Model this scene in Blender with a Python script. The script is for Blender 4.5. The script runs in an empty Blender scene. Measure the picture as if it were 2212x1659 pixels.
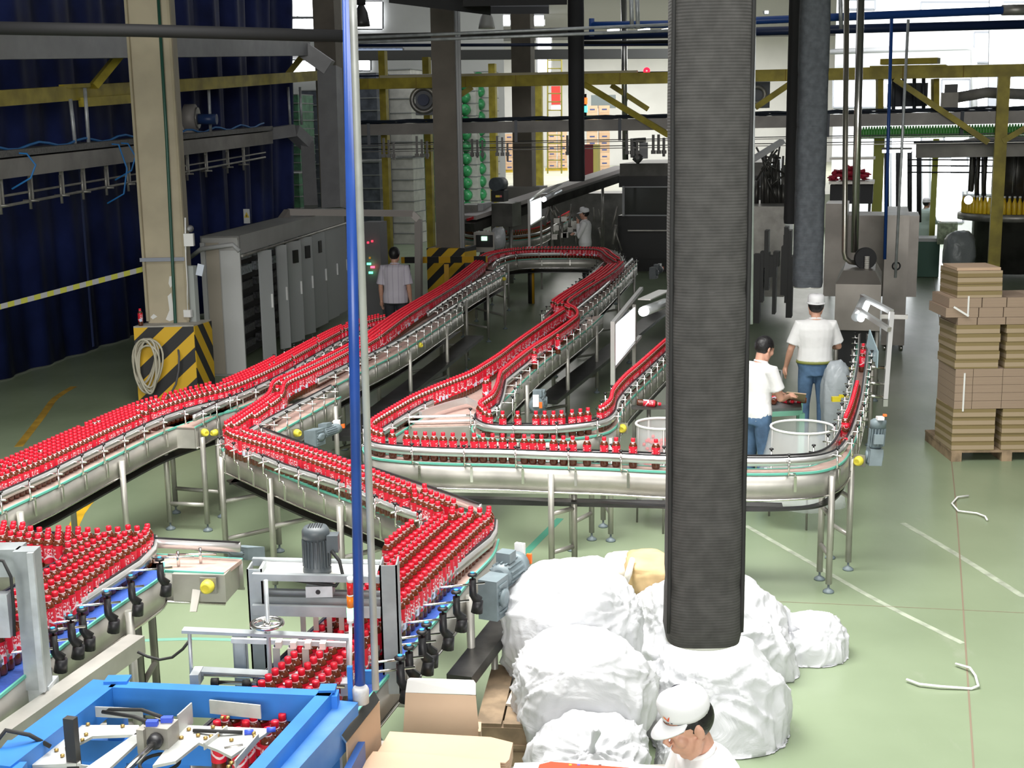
import bpy, bmesh, math, random
from mathutils import Vector as V, Matrix, noise
from math import sin, cos, pi, atan, atan2, hypot, sqrt, radians
random.seed(7)
C = bpy.context.scene.collection
F = 2800.0; CH = 3.6
th = atan(546/2800); rho = 0.0159
f0 = V((0, cos(th), -sin(th))); r0 = V((1, 0, 0)); u0 = V((0, sin(th), cos(th)))
RX = r0*cos(rho) - u0*sin(rho); UX = u0*cos(rho) + r0*sin(rho)
CAM = V((0, 0, CH))
def ray(px, py): return f0*F + RX*(px-1106) - UX*(py-829.5)
def W(px, py, z=0.0):
    d = ray(px, py); return CAM + d*((z-CH)/d.z)
def WY(px, py, y):
    d = ray(px, py); return CAM + d*(y/d.y)
def proj(p):
    q = p-CAM; k = q.dot(f0)
    return 1106+F*q.dot(RX)/k, 829.5-F*q.dot(UX)/k, k
AX = V((sin(radians(16)), cos(radians(16)), 0))      # the hall's long axis
AY = V((-cos(radians(16)), sin(radians(16)), 0))     # across the hall, to the left

# ------------------------------------------------------------------ materials
MATS = {}
def mat(name, col, rough=.5, metal=0., ns=0., na=0., bump=0., bs=None, emit=None, es=0., spec=.5, trans=0., alpha=1., col2=None, sss=0., coat=0., detail=4):
    if name in MATS: return MATS[name]
    m = bpy.data.materials.new(name); m.use_nodes = True
    nt = m.node_tree; b = nt.nodes['Principled BSDF']
    b.inputs['Base Color'].default_value = (*col, 1); b.inputs['Roughness'].default_value = rough
    b.inputs['Metallic'].default_value = metal; b.inputs['Specular IOR Level'].default_value = spec
    b.inputs['Transmission Weight'].default_value = trans; b.inputs['Alpha'].default_value = alpha
    b.inputs['Coat Weight'].default_value = coat
    if sss:
        b.inputs['Subsurface Weight'].default_value = sss; b.inputs['Subsurface Radius'].default_value = (.03, .02, .015)
    if emit:
        b.inputs['Emission Color'].default_value = (*emit, 1); b.inputs['Emission Strength'].default_value = es
    if ns:
        tc = nt.nodes.new('ShaderNodeTexCoord'); n = nt.nodes.new('ShaderNodeTexNoise')
        n.inputs['Scale'].default_value = ns; n.inputs['Detail'].default_value = detail
        nt.links.new(tc.outputs['Object'], n.inputs['Vector'])
        if na or col2:
            r = nt.nodes.new('ShaderNodeValToRGB')
            c2 = col2 or tuple(max(0, c*(1-na)) for c in col)
            c1 = col if col2 else tuple(min(1, c*(1+na*.5)) for c in col)
            r.color_ramp.elements[0].position = .35; r.color_ramp.elements[1].position = .65
            r.color_ramp.elements[0].color = (*c2, 1); r.color_ramp.elements[1].color = (*c1, 1)
            nt.links.new(n.outputs['Fac'], r.inputs['Fac']); nt.links.new(r.outputs['Color'], b.inputs['Base Color'])
        if bump:
            bp = nt.nodes.new('ShaderNodeBump'); bp.inputs['Strength'].default_value = bump; bp.inputs['Distance'].default_value = .02
            if bs:
                n2 = nt.nodes.new('ShaderNodeTexNoise'); n2.inputs['Scale'].default_value = bs; n2.inputs['Detail'].default_value = 3
                nt.links.new(tc.outputs['Object'], n2.inputs['Vector']); nt.links.new(n2.outputs['Fac'], bp.inputs['Height'])
            else: nt.links.new(n.outputs['Fac'], bp.inputs['Height'])
            nt.links.new(bp.outputs['Normal'], b.inputs['Normal'])
    MATS[name] = m; return m

def striped(name, c1, c2, scale, direction=(1, 0, 0), rough=.5, duty=.5, coord='Object', noise_amt=.15):
    """two colours in even diagonal or straight bands, by object position"""
    if name in MATS: return MATS[name]
    m = mat(name, c1, rough); nt = m.node_tree; b = nt.nodes['Principled BSDF']
    tc = nt.nodes.new('ShaderNodeTexCoord'); d = nt.nodes.new('ShaderNodeVectorMath'); d.operation = 'DOT_PRODUCT'
    d.inputs[1].default_value = direction
    nt.links.new(tc.outputs[coord], d.inputs[0])
    mu = nt.nodes.new('ShaderNodeMath'); mu.operation = 'MULTIPLY'; mu.inputs[1].default_value = scale
    nt.links.new(d.outputs['Value'], mu.inputs[0])
    fr = nt.nodes.new('ShaderNodeMath'); fr.operation = 'FRACT'; nt.links.new(mu.outputs[0], fr.inputs[0])
    gt = nt.nodes.new('ShaderNodeMath'); gt.operation = 'GREATER_THAN'; gt.inputs[1].default_value = duty
    nt.links.new(fr.outputs[0], gt.inputs[0])
    mx = nt.nodes.new('ShaderNodeMix'); mx.data_type = 'RGBA'
    mx.inputs['A'].default_value = (*c1, 1); mx.inputs['B'].default_value = (*c2, 1)
    nt.links.new(gt.outputs[0], mx.inputs['Factor']); nt.links.new(mx.outputs['Result'], b.inputs['Base Color'])
    return m

# ------------------------------------------------------------------ mesh builder
class MB:
    def __init__(s): s.v = []; s.f = []; s.sm = []; s.mi = []; s.cm = 0; s.uv = {}
    def add(s, vs, fs, smooth=False):
        o = len(s.v); s.v += [V(p) for p in vs]
        for f in fs: s.f.append([o+i for i in f]); s.sm.append(smooth); s.mi.append(s.cm)
        return o
    def hexa(s, p): s.add(p, [(3, 2, 1, 0), (4, 5, 6, 7), (0, 1, 5, 4), (1, 2, 6, 5), (2, 3, 7, 6), (3, 0, 4, 7)]); return s
    def box(s, c, d, M=None, rz=0.):
        x, y, z = d[0]/2, d[1]/2, d[2]/2
        p = [V(q) for q in ((-x, -y, -z), (x, -y, -z), (x, y, -z), (-x, y, -z), (-x, -y, z), (x, -y, z), (x, y, z), (-x, y, z))]
        R = M if M else Matrix.Rotation(rz, 3, 'Z')
        return s.hexa([R @ q + V(c) for q in p])
    def beam(s, a, b, w, h, up=(0, 0, 1)):
        a, b = V(a), V(b); t = (b-a).normalized(); up = V(up)
        if abs(t.dot(up)) > .98: up = AX.copy()
        n = t.cross(up).normalized()*(w/2); u = n.cross(t).normalized()*(h/2)
        return s.hexa([a-n-u, a+n-u, b+n-u, b-n-u, a-n+u, a+n+u, b+n+u, b-n+u])
    def tube(s, pts, r, n=8, cap=True, closed=False):
        pts = [V(p) for p in pts]; k = len(pts); rs = r if isinstance(r, (list, tuple)) else [r]*k
        vs = []; prev = None
        for i, p in enumerate(pts):
            if closed: t = (pts[(i+1) % k]-pts[i-1])
            else: t = pts[min(i+1, k-1)]-pts[max(i-1, 0)]
            t = t.normalized() if t.length > 1e-9 else V((0, 0, 1))
            if prev is None:
                a = V((0, 0, 1)) if abs(t.z) < .9 else V((1, 0, 0))
                prev = t.cross(a).normalized()
            nn = (prev - t*prev.dot(t))
            nn = nn.normalized() if nn.length > 1e-6 else t.orthogonal().normalized()
            prev = nn; bb = t.cross(nn)
            for j in range(n):
                an = 2*pi*j/n; vs.append(p+(nn*cos(an)+bb*sin(an))*rs[i])
        fs = []
        for i in range(k if closed else k-1):
            i2 = (i+1) % k
            for j in range(n): fs.append((i*n+j, i*n+(j+1) % n, i2*n+(j+1) % n, i2*n+j))
        o = s.add(vs, fs, True)
        if cap and not closed:
            s.f.append([o+j for j in reversed(range(n))]); s.sm.append(False); s.mi.append(s.cm)
            s.f.append([o+(k-1)*n+j for j in range(n)]); s.sm.append(False); s.mi.append(s.cm)
        return s
    def lathe(s, prof, n=16, M=None, c=(0, 0, 0), smooth=True):
        vs = []; c = V(c)
        for r, z in prof:
            for j in range(n):
                q = V((r*cos(2*pi*j/n), r*sin(2*pi*j/n), z)); vs.append((M @ q if M else q)+c)
        fs = [(i*n+j, i*n+(j+1) % n, (i+1)*n+(j+1) % n, (i+1)*n+j) for i in range(len(prof)-1) for j in range(n)]
        o = s.add(vs, fs, smooth)
        for i, rev in ((0, True), (len(prof)-1, False)):
            if prof[i][0] > 1e-6:
                ring = [o+i*n+j for j in range(n)]
                s.f.append(ring[::-1] if rev else ring); s.sm.append(False); s.mi.append(s.cm)
        return s
    def cyl(s, a, b, r, n=12): return s.tube([a, b], r, n)
    def ball(s, c, r, n=10, m=6, sc=(1, 1, 1), M=None):
        prof = [(sin(pi*i/m)*1., -cos(pi*i/m)) for i in range(m+1)]; prof[0] = (1e-4, -1); prof[-1] = (1e-4, 1)
        D = Matrix.Diagonal((r*sc[0], r*sc[1], r*sc[2]))
        return s.lathe(prof, n, (M @ D) if M else D, c)
    def strip(s, A, B, z0, z1, closed=False, smooth=False):
        """solid ribbon between plan polylines A and B from height z0 to z1"""
        k = len(A); vs = []
        for a, b in zip(A, B):
            vs += [(a[0], a[1], z0), (b[0], b[1], z0), (b[0], b[1], z1), (a[0], a[1], z1)]
        fs = []
        for i in range(k-1):
            for j in range(4): fs.append((i*4+j, i*4+(j+1) % 4, i*4+4+(j+1) % 4, i*4+4+j))
        fs += [(3, 2, 1, 0), (k*4-4, k*4-3, k*4-2, k*4-1)]
        s.add(vs, fs, smooth); return s
    def prism(s, poly, z0, z1, M=None, c=(0, 0, 0)):
        n = len(poly); c = V(c)
        vs = [V((p[0], p[1], z0)) for p in poly]+[V((p[0], p[1], z1)) for p in poly]
        vs = [(M @ q if M else q)+c for q in vs]
        s.add(vs, [tuple(reversed(range(n))), tuple(range(n, 2*n))]+[(i, (i+1) % n, n+(i+1) % n, n+i) for i in range(n)]); return s
    def torus(s, c, R, r, n=20, m=8, M=None):
        pts = [V((R*cos(2*pi*i/n), R*sin(2*pi*i/n), 0)) for i in range(n)]
        pts = [(M @ p if M else p)+V(c) for p in pts]
        return s.tube(pts, r, m, closed=True)
    def mesh(s, name, mats):
        me = bpy.data.meshes.new(name); me.from_pydata([tuple(p) for p in s.v], [], s.f)
        for m in (mats if isinstance(mats, (list, tuple)) else [mats]): me.materials.append(m)
        me.polygons.foreach_set('use_smooth', s.sm); me.polygons.foreach_set('material_index', s.mi)
        me.update(); return me
    def build(s, name, mats, parent=None, label=None):
        me = s.mesh(name, mats)
        bm = bmesh.new(); bm.from_mesh(me); bmesh.ops.recalc_face_normals(bm, faces=bm.faces); bm.to_mesh(me); bm.free()
        o = bpy.data.objects.new(name, me); C.objects.link(o)
        if parent is not None: attach(o, parent)
        if label: o['label'] = label
        return o
def wmat(o):
    m = o.matrix_basis.copy(); p = o.parent
    if p is not None: m = wmat(p) @ o.matrix_parent_inverse @ m
    return m
def attach(o, parent):
    o.parent = parent; o.matrix_parent_inverse = wmat(parent).inverted()
def tag(o, label=None, cat=None, group=None, kind=None):
    if label: o['label'] = label
    if cat: o['category'] = cat
    if group: o['group'] = group
    if kind: o['kind'] = kind
    return o
def thing(name, label, cat, loc=(0, 0, 0), group=None, rz=0.):
    o = bpy.data.objects.new(name, None); C.objects.link(o); o.location = loc; o.rotation_euler.z = rz
    o.empty_display_size = .1
    return tag(o, label, cat, group)
def kids(o): return [c for c in bpy.data.objects if c.parent == o]
def dup(o, M=None, parent=None):
    c = o.copy(); C.objects.link(c)
    if parent is not None: c.parent = parent
    if M is not None: c.matrix_basis = M
    for ch in KID.get(o.name, ()): dup(ch, None, c)
    return c
KID = {}
def one(name, mb, m, label, cat, group=None): return tag(mb.build(name, m), label, cat, group)
def struct(name, mb, m, parent=None):
    o = mb.build(name, m, parent); o['kind'] = 'structure'; return o

def catmull(P, step=.05):
    P = [V((p[0], p[1], 0)) for p in P]
    Q = [P[0]*2-P[1]]+P+[P[-1]*2-P[-2]]; out = []
    for i in range(1, len(Q)-2):
        a, b, c, d = Q[i-1:i+3]; n = max(2, int((c-b).length/step))
        for j in range(n):
            t = j/n
            out.append(.5*((2*b)+(c-a)*t+(2*a-5*b+4*c-d)*t*t+(3*b-a-3*c+d)*t**3))
    out.append(P[-1]); return out
def resample(P, step):
    out = [P[0].copy()]; acc = 0.
    for a, b in zip(P, P[1:]):
        L = (b-a).length; t = step-acc
        while t <= L: out.append(a+(b-a)*(t/L)); t += step
        acc = (acc+L) % step if L else acc
    return out
def resample_n(P, n):
    L = [0.]
    for a, b in zip(P, P[1:]): L.append(L[-1]+(b-a).length)
    out = []; j = 0
    for i in range(n):
        t = L[-1]*i/(n-1)
        while j < len(P)-2 and L[j+1] < t: j += 1
        k = (t-L[j])/max(1e-9, L[j+1]-L[j]); out.append(P[j]+(P[j+1]-P[j])*k)
    return out
def tangents(P):
    return [(P[min(i+1, len(P)-1)]-P[max(i-1, 0)]).normalized() for i in range(len(P))]
def offs(P, d):     # to the left of travel for d > 0
    return [p+V((-t.y, t.x, 0))*d for p, t in zip(P, tangents(P))]
def pts(L, z): return [W(x, y, z) for x, y in L]

# common materials
STEEL = mat('stainless_steel', (.48, .465, .425), .42, .55, ns=3, na=.22)
STEELD = mat('dull_steel', (.33, .32, .295), .42, .55, ns=4, na=.25)
BRIGHT = mat('polished_steel', (.78, .76, .73), .22, 1.)
ALU = mat('aluminium_rail', (.72, .72, .71), .3, .7)
ZINC = mat('zinc_plated_steel', (.40, .43, .445), .45, .55, ns=6, na=.2)
GALV = mat('galvanised_pipe', (.55, .58, .60), .5, .5, ns=8, na=.2)
BLACK = mat('black_plastic', (.012, .012, .014), .45)
RUBBER = mat('black_rubber', (.02, .02, .02), .7)
DARKST = mat('dark_tray_steel', (.07, .07, .072), .35, .6, ns=4, na=.3)
PINK = mat('pink_brown_chain_belt', (.47, .335, .29), .5, ns=20, na=.12)
BLUEB = mat('blue_modular_belt', (.035, .09, .38), .5, ns=60, na=.2)
TEAL = mat('teal_wear_strip', (.13, .48, .38), .5)
WHITE = mat('white_plastic', (.8, .8, .8), .5)
YEL = mat('yellow_plastic_knob', (.72, .62, .06), .5)
MOTG = mat('grey_blue_motor_paint', (.17, .215, .235), .45, ns=10, na=.15)
MOTD = mat('dark_grey_motor_paint', (.085, .1, .11), .45, ns=10, na=.15)
ORANGE = mat('orange_plastic', (.85, .16, .02), .5)
BLUEP = mat('blue_machine_paint', (.03, .19, .60), .42, ns=5, na=.12)
YPAINT = mat('yellow_beam_paint', (.42, .34, .04), .55, ns=3, na=.3)
CREAM = mat('cream_column_paint', (.42, .365, .26), .6, ns=2, na=.12)
# ------------------------------------------------------------------ bottles
BH = .236; BZ = 1.0; CAPZ = BZ+BH
COLA = mat('dark_cola', (.10, .022, .008), .13, spec=.8)
CAPM = mat('red_cap', (.78, .012, .035), .38)
def label_material():
    m = bpy.data.materials.new('red_label_white_script'); m.use_nodes = True
    nt = m.node_tree; b = nt.nodes['Principled BSDF']; b.inputs['Roughness'].default_value = .35
    N = nt.nodes.new; L = nt.links.new
    uv = N('ShaderNodeUVMap'); sep = N('ShaderNodeSeparateXYZ'); L(uv.outputs['UV'], sep.inputs[0])
    def math(op, a, bb=None):
        n = N('ShaderNodeMath'); n.operation = op
        for i, x in enumerate((a, bb)):
            if x is None: continue
            if isinstance(x, (int, float)): n.inputs[i].default_value = x
            else: L(x, n.inputs[i])
        return n.outputs[0]
    u, v = sep.outputs['X'], sep.outputs['Y']
    # flowing white ribbon under the lettering
    w = math('MULTIPLY', math('SINE', math('MULTIPLY', u, 12.566)), .10)
    rib = math('LESS_THAN', math('ABSOLUTE', math('SUBTRACT', math('SUBTRACT', v, .30), w)), .05)
    # lettering: upright strokes with loops, kept to two patches round the bottle
    nz = N('ShaderNodeTexNoise'); nz.inputs['Scale'].default_value = 9; nz.inputs['Detail'].default_value = 1.5
    mp = N('ShaderNodeMapping'); mp.inputs['Scale'].default_value = (3.2, 1.1, 1); L(uv.outputs['UV'], mp.inputs[0]); L(mp.outputs[0], nz.inputs['Vector'])
    st = math('GREATER_THAN', nz.outputs['Fac'], .54)
    band = math('LESS_THAN', math('ABSOLUTE', math('SUBTRACT', v, .62)), .22)
    patch = math('GREATER_THAN', math('SINE', math('MULTIPLY', u, 12.566)), -.35)
    let = math('MULTIPLY', math('MULTIPLY', st, band), patch)
    white = math('MAXIMUM', rib, let)
    # pale blue-white panel at the foot of the label on one side
    pan = math('MULTIPLY', math('LESS_THAN', v, .34), math('LESS_THAN', math('ABSOLUTE', math('SUBTRACT', u, .5)), .11))
    m1 = N('ShaderNodeMix'); m1.data_type = 'RGBA'; m1.inputs['A'].default_value = (.66, .012, .035, 1); m1.inputs['B'].default_value = (.82, .62, .66, 1)
    L(white, m1.inputs['Factor'])
    m2 = N('ShaderNodeMix'); m2.data_type = 'RGBA'; m2.inputs['B'].default_value = (.66, .70, .86, 1)
    L(m1.outputs['Result'], m2.inputs['A']); L(pan, m2.inputs['Factor']); L(m2.outputs['Result'], b.inputs['Base Color'])
    return m
LABELM = label_material()
bprof = [(.021, 0), (.029, .003), (.0332, .014), (.0332, .04), (.0318, .052), (.0328, .062), (.0328, .172), (.0318, .180), (.0262, .192), (.0190, .2005), (.0140, .205), (.0135, .212)]
lprof = [(.0336, .060), (.0337, .064), (.0337, .170), (.0334, .175)]
cprof = [(.0158, .2085), (.0166, .210), (.0166, .232), (.0150, .2365), (1e-4, .237)]
def uvmesh(prof, n, name, m, seam_uv=False, M=None):
    mb = MB(); k = len(prof); z0, z1 = prof[0][1], prof[-1][1]
    me = None
    vs = []; uvs = []
    for r, z in prof:
        for j in range(n+1):
            vs.append((r*cos(2*pi*j/n), r*sin(2*pi*j/n), z)); uvs.append((j/n, (z-z0)/(z1-z0)))
    fs = [(i*(n+1)+j, i*(n+1)+j+1, (i+1)*(n+1)+j+1, (i+1)*(n+1)+j) for i in range(k-1) for j in range(n)]
    me = bpy.data.meshes.new(name); me.from_pydata(vs, [], fs); me.materials.append(m)
    ul = me.uv_layers.new(name='UVMap')
    for lp in me.loops: ul.data[lp.index].uv = uvs[lp.vertex_index]
    me.polygons.foreach_set('use_smooth', [True]*len(fs)); me.update(); return me
ME_BODY = MB().lathe(bprof, 14).mesh('bottle', COLA)
ME_LABEL = uvmesh(lprof, 14, 'label', LABELM)
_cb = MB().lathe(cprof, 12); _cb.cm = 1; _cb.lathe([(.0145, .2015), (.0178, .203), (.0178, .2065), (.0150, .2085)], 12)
RINGM = mat('pale_rim_highlight', (.80, .52, .54), .4); ME_CAP = _cb.mesh('cap', [CAPM, RINGM])  # pale pink ring paints in the highlight below the cap rim
BOTTLES = []       # (position, spin, tilt matrix or None, group key)
GROUPS = {
 'E': ('bottles on the right blue-belt conveyor', 'red-capped cola bottle in the packed rows on the blue-belt conveyor beside the white bags'),
 'D2': ('bottles on the slanting feeder conveyor', 'red-capped cola bottle on the slanting conveyor leading to the blue belt beside the white bags'),
 'F': ('bottles on the left blue-belt conveyor', 'red-capped cola bottle in the packed rows on the blue-belt conveyor at the left edge'),
 'G': ('bottles on the cross feeder at the left', 'red-capped cola bottle on the short cross conveyor above the left blue belt'),
 'A': ('bottles on the long left conveyor', 'red-capped cola bottle in the packed rows on the long conveyor along the left'),
 'C1': ('bottles spaced along the front curve', 'red-capped cola bottle in the spaced single file on the front curved conveyor'),
 'C1r': ('bottles in the file by the right inspection frame', 'red-capped cola bottle in the short tight file beside the right inspection lamp frame'),
 'C2': ('bottles on the inner curved conveyor', 'red-capped cola bottle in single file on the inner curved conveyor'),
 'D1': ('bottles on the left accumulation conveyor', 'red-capped cola bottle on the accumulation conveyor left of centre'),
 'B': ('bottles on the central accumulation conveyor', 'red-capped cola bottle on the central accumulation conveyor'),
 'P': ('bottles in the packer lanes', 'red-capped cola bottle in the divider lanes of the packing machine'),
}
def put(p, key, spin=None, tilt=None, z=None):
    q = V((p[0], p[1], BZ if z is None else z))
    BOTTLES.append((q, random.uniform(0, 2*pi) if spin is None else spin, tilt, key))
SP = .0675
def lane(key, L, rows=1, side=1, start=0., z=CAPZ, lens=None, gap=0., world=None, jit=.0, step=SP, drop=0.):
    """rows of bottles packed beside the plan line given by the cap tops L; later rows lie on side*left"""
    P = catmull(world if world else pts(L, z), .02)
    for k in range(rows):
        Q = offs(P, side*k*SP*.866) if k else P
        if k % 2:
            Q = resample(Q, SP/2)[1:]
        R = resample(Q, step)
        a, b = (0, 1) if not lens else lens[k]
        n = len(R)
        for i, q in enumerate(R):
            if i < a*n or i > b*n: continue
            if drop and random.random() < drop: continue
            put(q+V((random.uniform(-jit, jit), random.uniform(-jit, jit), 0)), key)
def wall_clear():
    """drop bottles that would stand in one another"""
    grid = {}; keep = []
    for b in BOTTLES:
        p = b[0]; k = (int(p.x//.08), int(p.y//.08)); bad = False
        if b[2] is None:
            for dx in (-1, 0, 1):
                for dy in (-1, 0, 1):
                    for q in grid.get((k[0]+dx, k[1]+dy), ()):
                        if (q-p).length < .0655 and abs(q.z-p.z) < .2: bad = True
        if not bad: keep.append(b); grid.setdefault(k, []).append(p)
    BOTTLES[:] = keep
def emit_bottles():
    wall_clear()
    sc = []
    for i, (p, s, t, key) in enumerate(BOTTLES):
        x, y, d = proj(p+V((0, 0, .15)))
        vis = -25 < x < 2235 and -20 < y < 1690
        sc.append((0 if vis else 1, d, i))
    sc.sort(); top = [i for o, d, i in sc if o == 0][:300]; tops = set(top)
    rest = [i for o, d, i in sc if o == 0 and i not in tops]
    for i in top:
        p, s, t, key = BOTTLES[i]
        o = bpy.data.objects.new('bottle', ME_BODY); C.objects.link(o)
        M = Matrix.Translation(p) @ (t if t else Matrix.Identity(4)) @ Matrix.Rotation(s, 4, 'Z'); o.matrix_basis = M
        tag(o, GROUPS[key][1], 'bottle', GROUPS[key][0])
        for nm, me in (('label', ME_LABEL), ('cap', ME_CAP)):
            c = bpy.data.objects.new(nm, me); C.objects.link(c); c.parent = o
    # everything farther off, merged
    parts = [(ME_BODY, 0), (ME_LABEL, 1), (ME_CAP, 2)]
    vs = []; fs = []; mi = []; uvs = []
    for i in rest:
        p, s, t, key = BOTTLES[i]
        M = Matrix.Translation(p) @ (t if t else Matrix.Identity(4)) @ Matrix.Rotation(s, 4, 'Z')
        for me, k in parts:
            o = len(vs); vs += [tuple(M @ v.co) for v in me.vertices]
            ul = me.uv_layers[0].data if me.uv_layers else None
            for pl in me.polygons:
                fs.append([o+j for j in pl.vertices]); mi.append(k+pl.material_index)
                uvs += [tuple(ul[j].uv) if ul else (0, 0) for j in pl.loop_indices]
    me = bpy.data.meshes.new('bottle_rows'); me.from_pydata(vs, [], fs)
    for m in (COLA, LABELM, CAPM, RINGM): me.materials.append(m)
    me.polygons.foreach_set('material_index', mi); me.polygons.foreach_set('use_smooth', [True]*len(fs))
    ul = me.uv_layers.new(name='UVMap'); ul.data.foreach_set('uv', [c for q in uvs for c in q]); me.update()
    o = bpy.data.objects.new('bottle_rows', me); C.objects.link(o)
    tag(o, 'distant red-capped cola bottles crowding the farther conveyors', 'bottles', kind='stuff')
    print('BOTTLES', len(BOTTLES), 'individual', len(top), 'rest', len(rest))

# ------------------------------------------------------------------ conveyors
def bracket_mesh(reach, n=7):
    mb = MB()
    mb.tube([(-.005, 0, .095), (reach+.06, 0, .095)], .0065, n)
    mb.tube([(reach+.02, 0, .135), (reach+.02, 0, -.005), (reach+.004, 0, -.012)], .0075, n)
    mb.tube([(reach+.02, 0, .0), (reach+.02, .05, 0), (reach+.012, .055, -.03)], .006, n)
    mb.box((reach+.012, .055, -.085), (.008, .022, .12))
    kb = MB(); kb.lathe([(.006, .135), (.007, .145), (.018, .150), (.018, .158), (.004, .163)], 6, c=(reach+.02, 0, 0))
    return mb.mesh('guide_bracket', BRIGHT), kb.mesh('knob', BLACK)
def leg(parent, x, y, ztop, r=.025, foot=True, name='leg', m=None):
    o = MB().tube([(x, y, .07), (x, y, ztop)], r, 10).build(name, m or STEEL, parent)
    if foot: MB().lathe([(.045, 0), (.045, .012), (.02, .03), (.009, .035), (.009, .09)], 10, c=(x, y, 0)).build('levelling_foot', MOTG, o)
    return o
def leg_pair(parent, a, b, ztop, bars=(.3,), r=.025):
    for p in (a, b): leg(parent, p[0], p[1], ztop, r)
    for z in bars: MB().tube([(a[0], a[1], z), (b[0], b[1], z)], r*.8, 8).build('cross_bar', STEEL, parent)
def conveyor(name, label, L, R, beltm=PINK, z=BZ, railL=None, railR=None, ph=.20, brk=.35, reachR=.05, reachL=.05, legs=(), group=None,
             smooth=True, brL=True, brR=True, cat='conveyor', tray=True, leg_px=(), side=STEEL, ztop=None, band=(.055, .115), bars=(.25,)):
    """L, R: plan polylines of the belt's left and right edge in travel order; rails: plan polylines or inset distances"""
    if smooth: L = catmull(L, .06); R = catmull(R, .06)
    n = max(len(L), len(R), 2)
    L = resample_n([V((p[0], p[1], 0)) for p in L], n); R = resample_n([V((p[0], p[1], 0)) for p in R], n)
    mid = (L[n//2]+R[n//2])/2
    t = thing(name, label, cat, (mid.x, mid.y, 0), group)
    MB().strip(L, R, z-.025, z).build('belt', beltm, t)
    for E, sg in ((L, 1), (R, -1)):
        O = offs(E, sg*.012)
        MB().strip(E, O, z-.012, z+.004).build('wear_strip', TEAL, t)
        O2 = offs(E, sg*.006)
        MB().strip(offs(E, sg*-.004), O2, z-ph, z-.012, smooth=True).build('side_plate', side, t)
        MB().strip(O2, offs(E, sg*.016), z-ph-.006, z-ph+.008, smooth=True).build('bottom_flange', BRIGHT, t)
    if tray:
        MB().strip(offs(L, -.03), offs(R, .03), z-ph-.10, z-ph-.085).build('drip_tray', DARKST, t)
    for rail, E, sg, reach, on in ((railL, L, 1, reachL, brL), (railR, R, -1, reachR, brR)):
        if rail is None: continue
        if isinstance(rail, (int, float)): Q = offs(E, -sg*rail); reach = rail+.01
        else: Q = [V((p[0], p[1], 0)) for p in rail]
        ro = MB().strip(Q, offs(Q, sg*.022), z+band[0], z+band[1], smooth=True).build('guide_rail', ALU, t)
        MB().strip(offs(Q, -sg*.004), offs(Q, sg*.012), z+band[1], z+band[1]+.008).build('rail_strip', BLACK, ro)
        MB().strip(offs(Q, sg*.022), offs(Q, sg*.026), z+band[0]+.02, z+band[0]+.036).build('rail_groove', STEELD, ro)
        if on:
            bm, km = bracket_mesh(reach)
            S = resample(Q, .02); T = tangents(S); k = max(1, int(brk/.02))
            for i in range(k//2, len(S), k):
                p, tt = S[i], T[i]; out = V((-tt.y, tt.x, 0))*sg
                M = Matrix.Translation((p.x, p.y, z)) @ Matrix.Rotation(atan2(out.y, out.x), 4, 'Z')
                o = bpy.data.objects.new('guide_bracket', bm); C.objects.link(o); o.parent = t; o.matrix_parent_inverse = wmat(t).inverted(); o.matrix_basis = M
                kk = bpy.data.objects.new('knob', km); C.objects.link(kk); kk.parent = o
    zt = ztop or z-.05
    for (lx, ly) in leg_px:     # leg pairs where the near foot is seen
        q = W(lx, ly, 0); best = min(range(n), key=lambda i: (R[i]-q).length+(L[i]-q).length); legs = tuple(legs)+(best/(n-1),)
    for f in legs:
        i = min(n-1, int(f*(n-1))); a, b = L[i], R[i]; d = (b-a).normalized()*.04
        leg_pair(t, a-d, b+d, zt, bars)
    return t

def gear_motor(parent, c, axis, fwd, s=1., paint=MOTG, label=None, mz=.03):
    """gear box with a finned motor lying along fwd, shaft along axis"""
    c = V(c); axis = V(axis).normalized(); fwd = V(fwd).normalized(); up = axis.cross(fwd)
    if up.z < 0: up = -up
    M = Matrix((axis, fwd, up)).transposed()
    g = MB(); g.box((c.x, c.y, c.z), (.12*s, .16*s, .24*s), M)
    for k in range(5): g.box(c+up*((-.08+.04*k)*s), (.135*s, .11*s, .014*s), M)
    for sx in (-1, 1): g.lathe([(.055*s, 0), (.055*s, .02*s), (.03*s, .025*s)], 14, M @ Matrix.Rotation(sx*pi/2, 3, 'Y'), c+axis*(.06*sx*s))
    go = g.build('gear_motor', paint, parent, label)
    Mm = M @ Matrix.Rotation(-pi/2, 3, 'X')
    m = MB(); o = c+fwd*.08*s+up*(mz*s)
    m.lathe([(.045*s, 0), (.07*s, .02*s), (.07*s, .2*s), (.078*s, .2*s), (.078*s, .27*s), (.05*s, .29*s)], 18, Mm, o)
    for k in range(16):
        a = 2*pi*k/16; q = Mm @ V((cos(a)*.073*s, sin(a)*.073*s, .11*s))
        m.box(o+q, (.008*s, .016*s, .17*s), Mm @ Matrix.Rotation(a+pi/2, 3, 'Z'))
    m.build('motor', paint, go)
    MB().box(o+fwd*.1*s+up*.10*s, (.09*s, .09*s, .06*s), M).build('terminal_box', paint, go)
    w = MB(); w.box(o+axis*.0*s+up*.06*s+fwd*.30*s, (.06*s, .03*s, .12*s), M).build('switch_cover', WHITE, go)
    MB().box(o+up*.02*s+fwd*.325*s+axis*.05*s, (.03*s, .02*s, .06*s), M).build('switch_handle', ORANGE, go)
    return go
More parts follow.
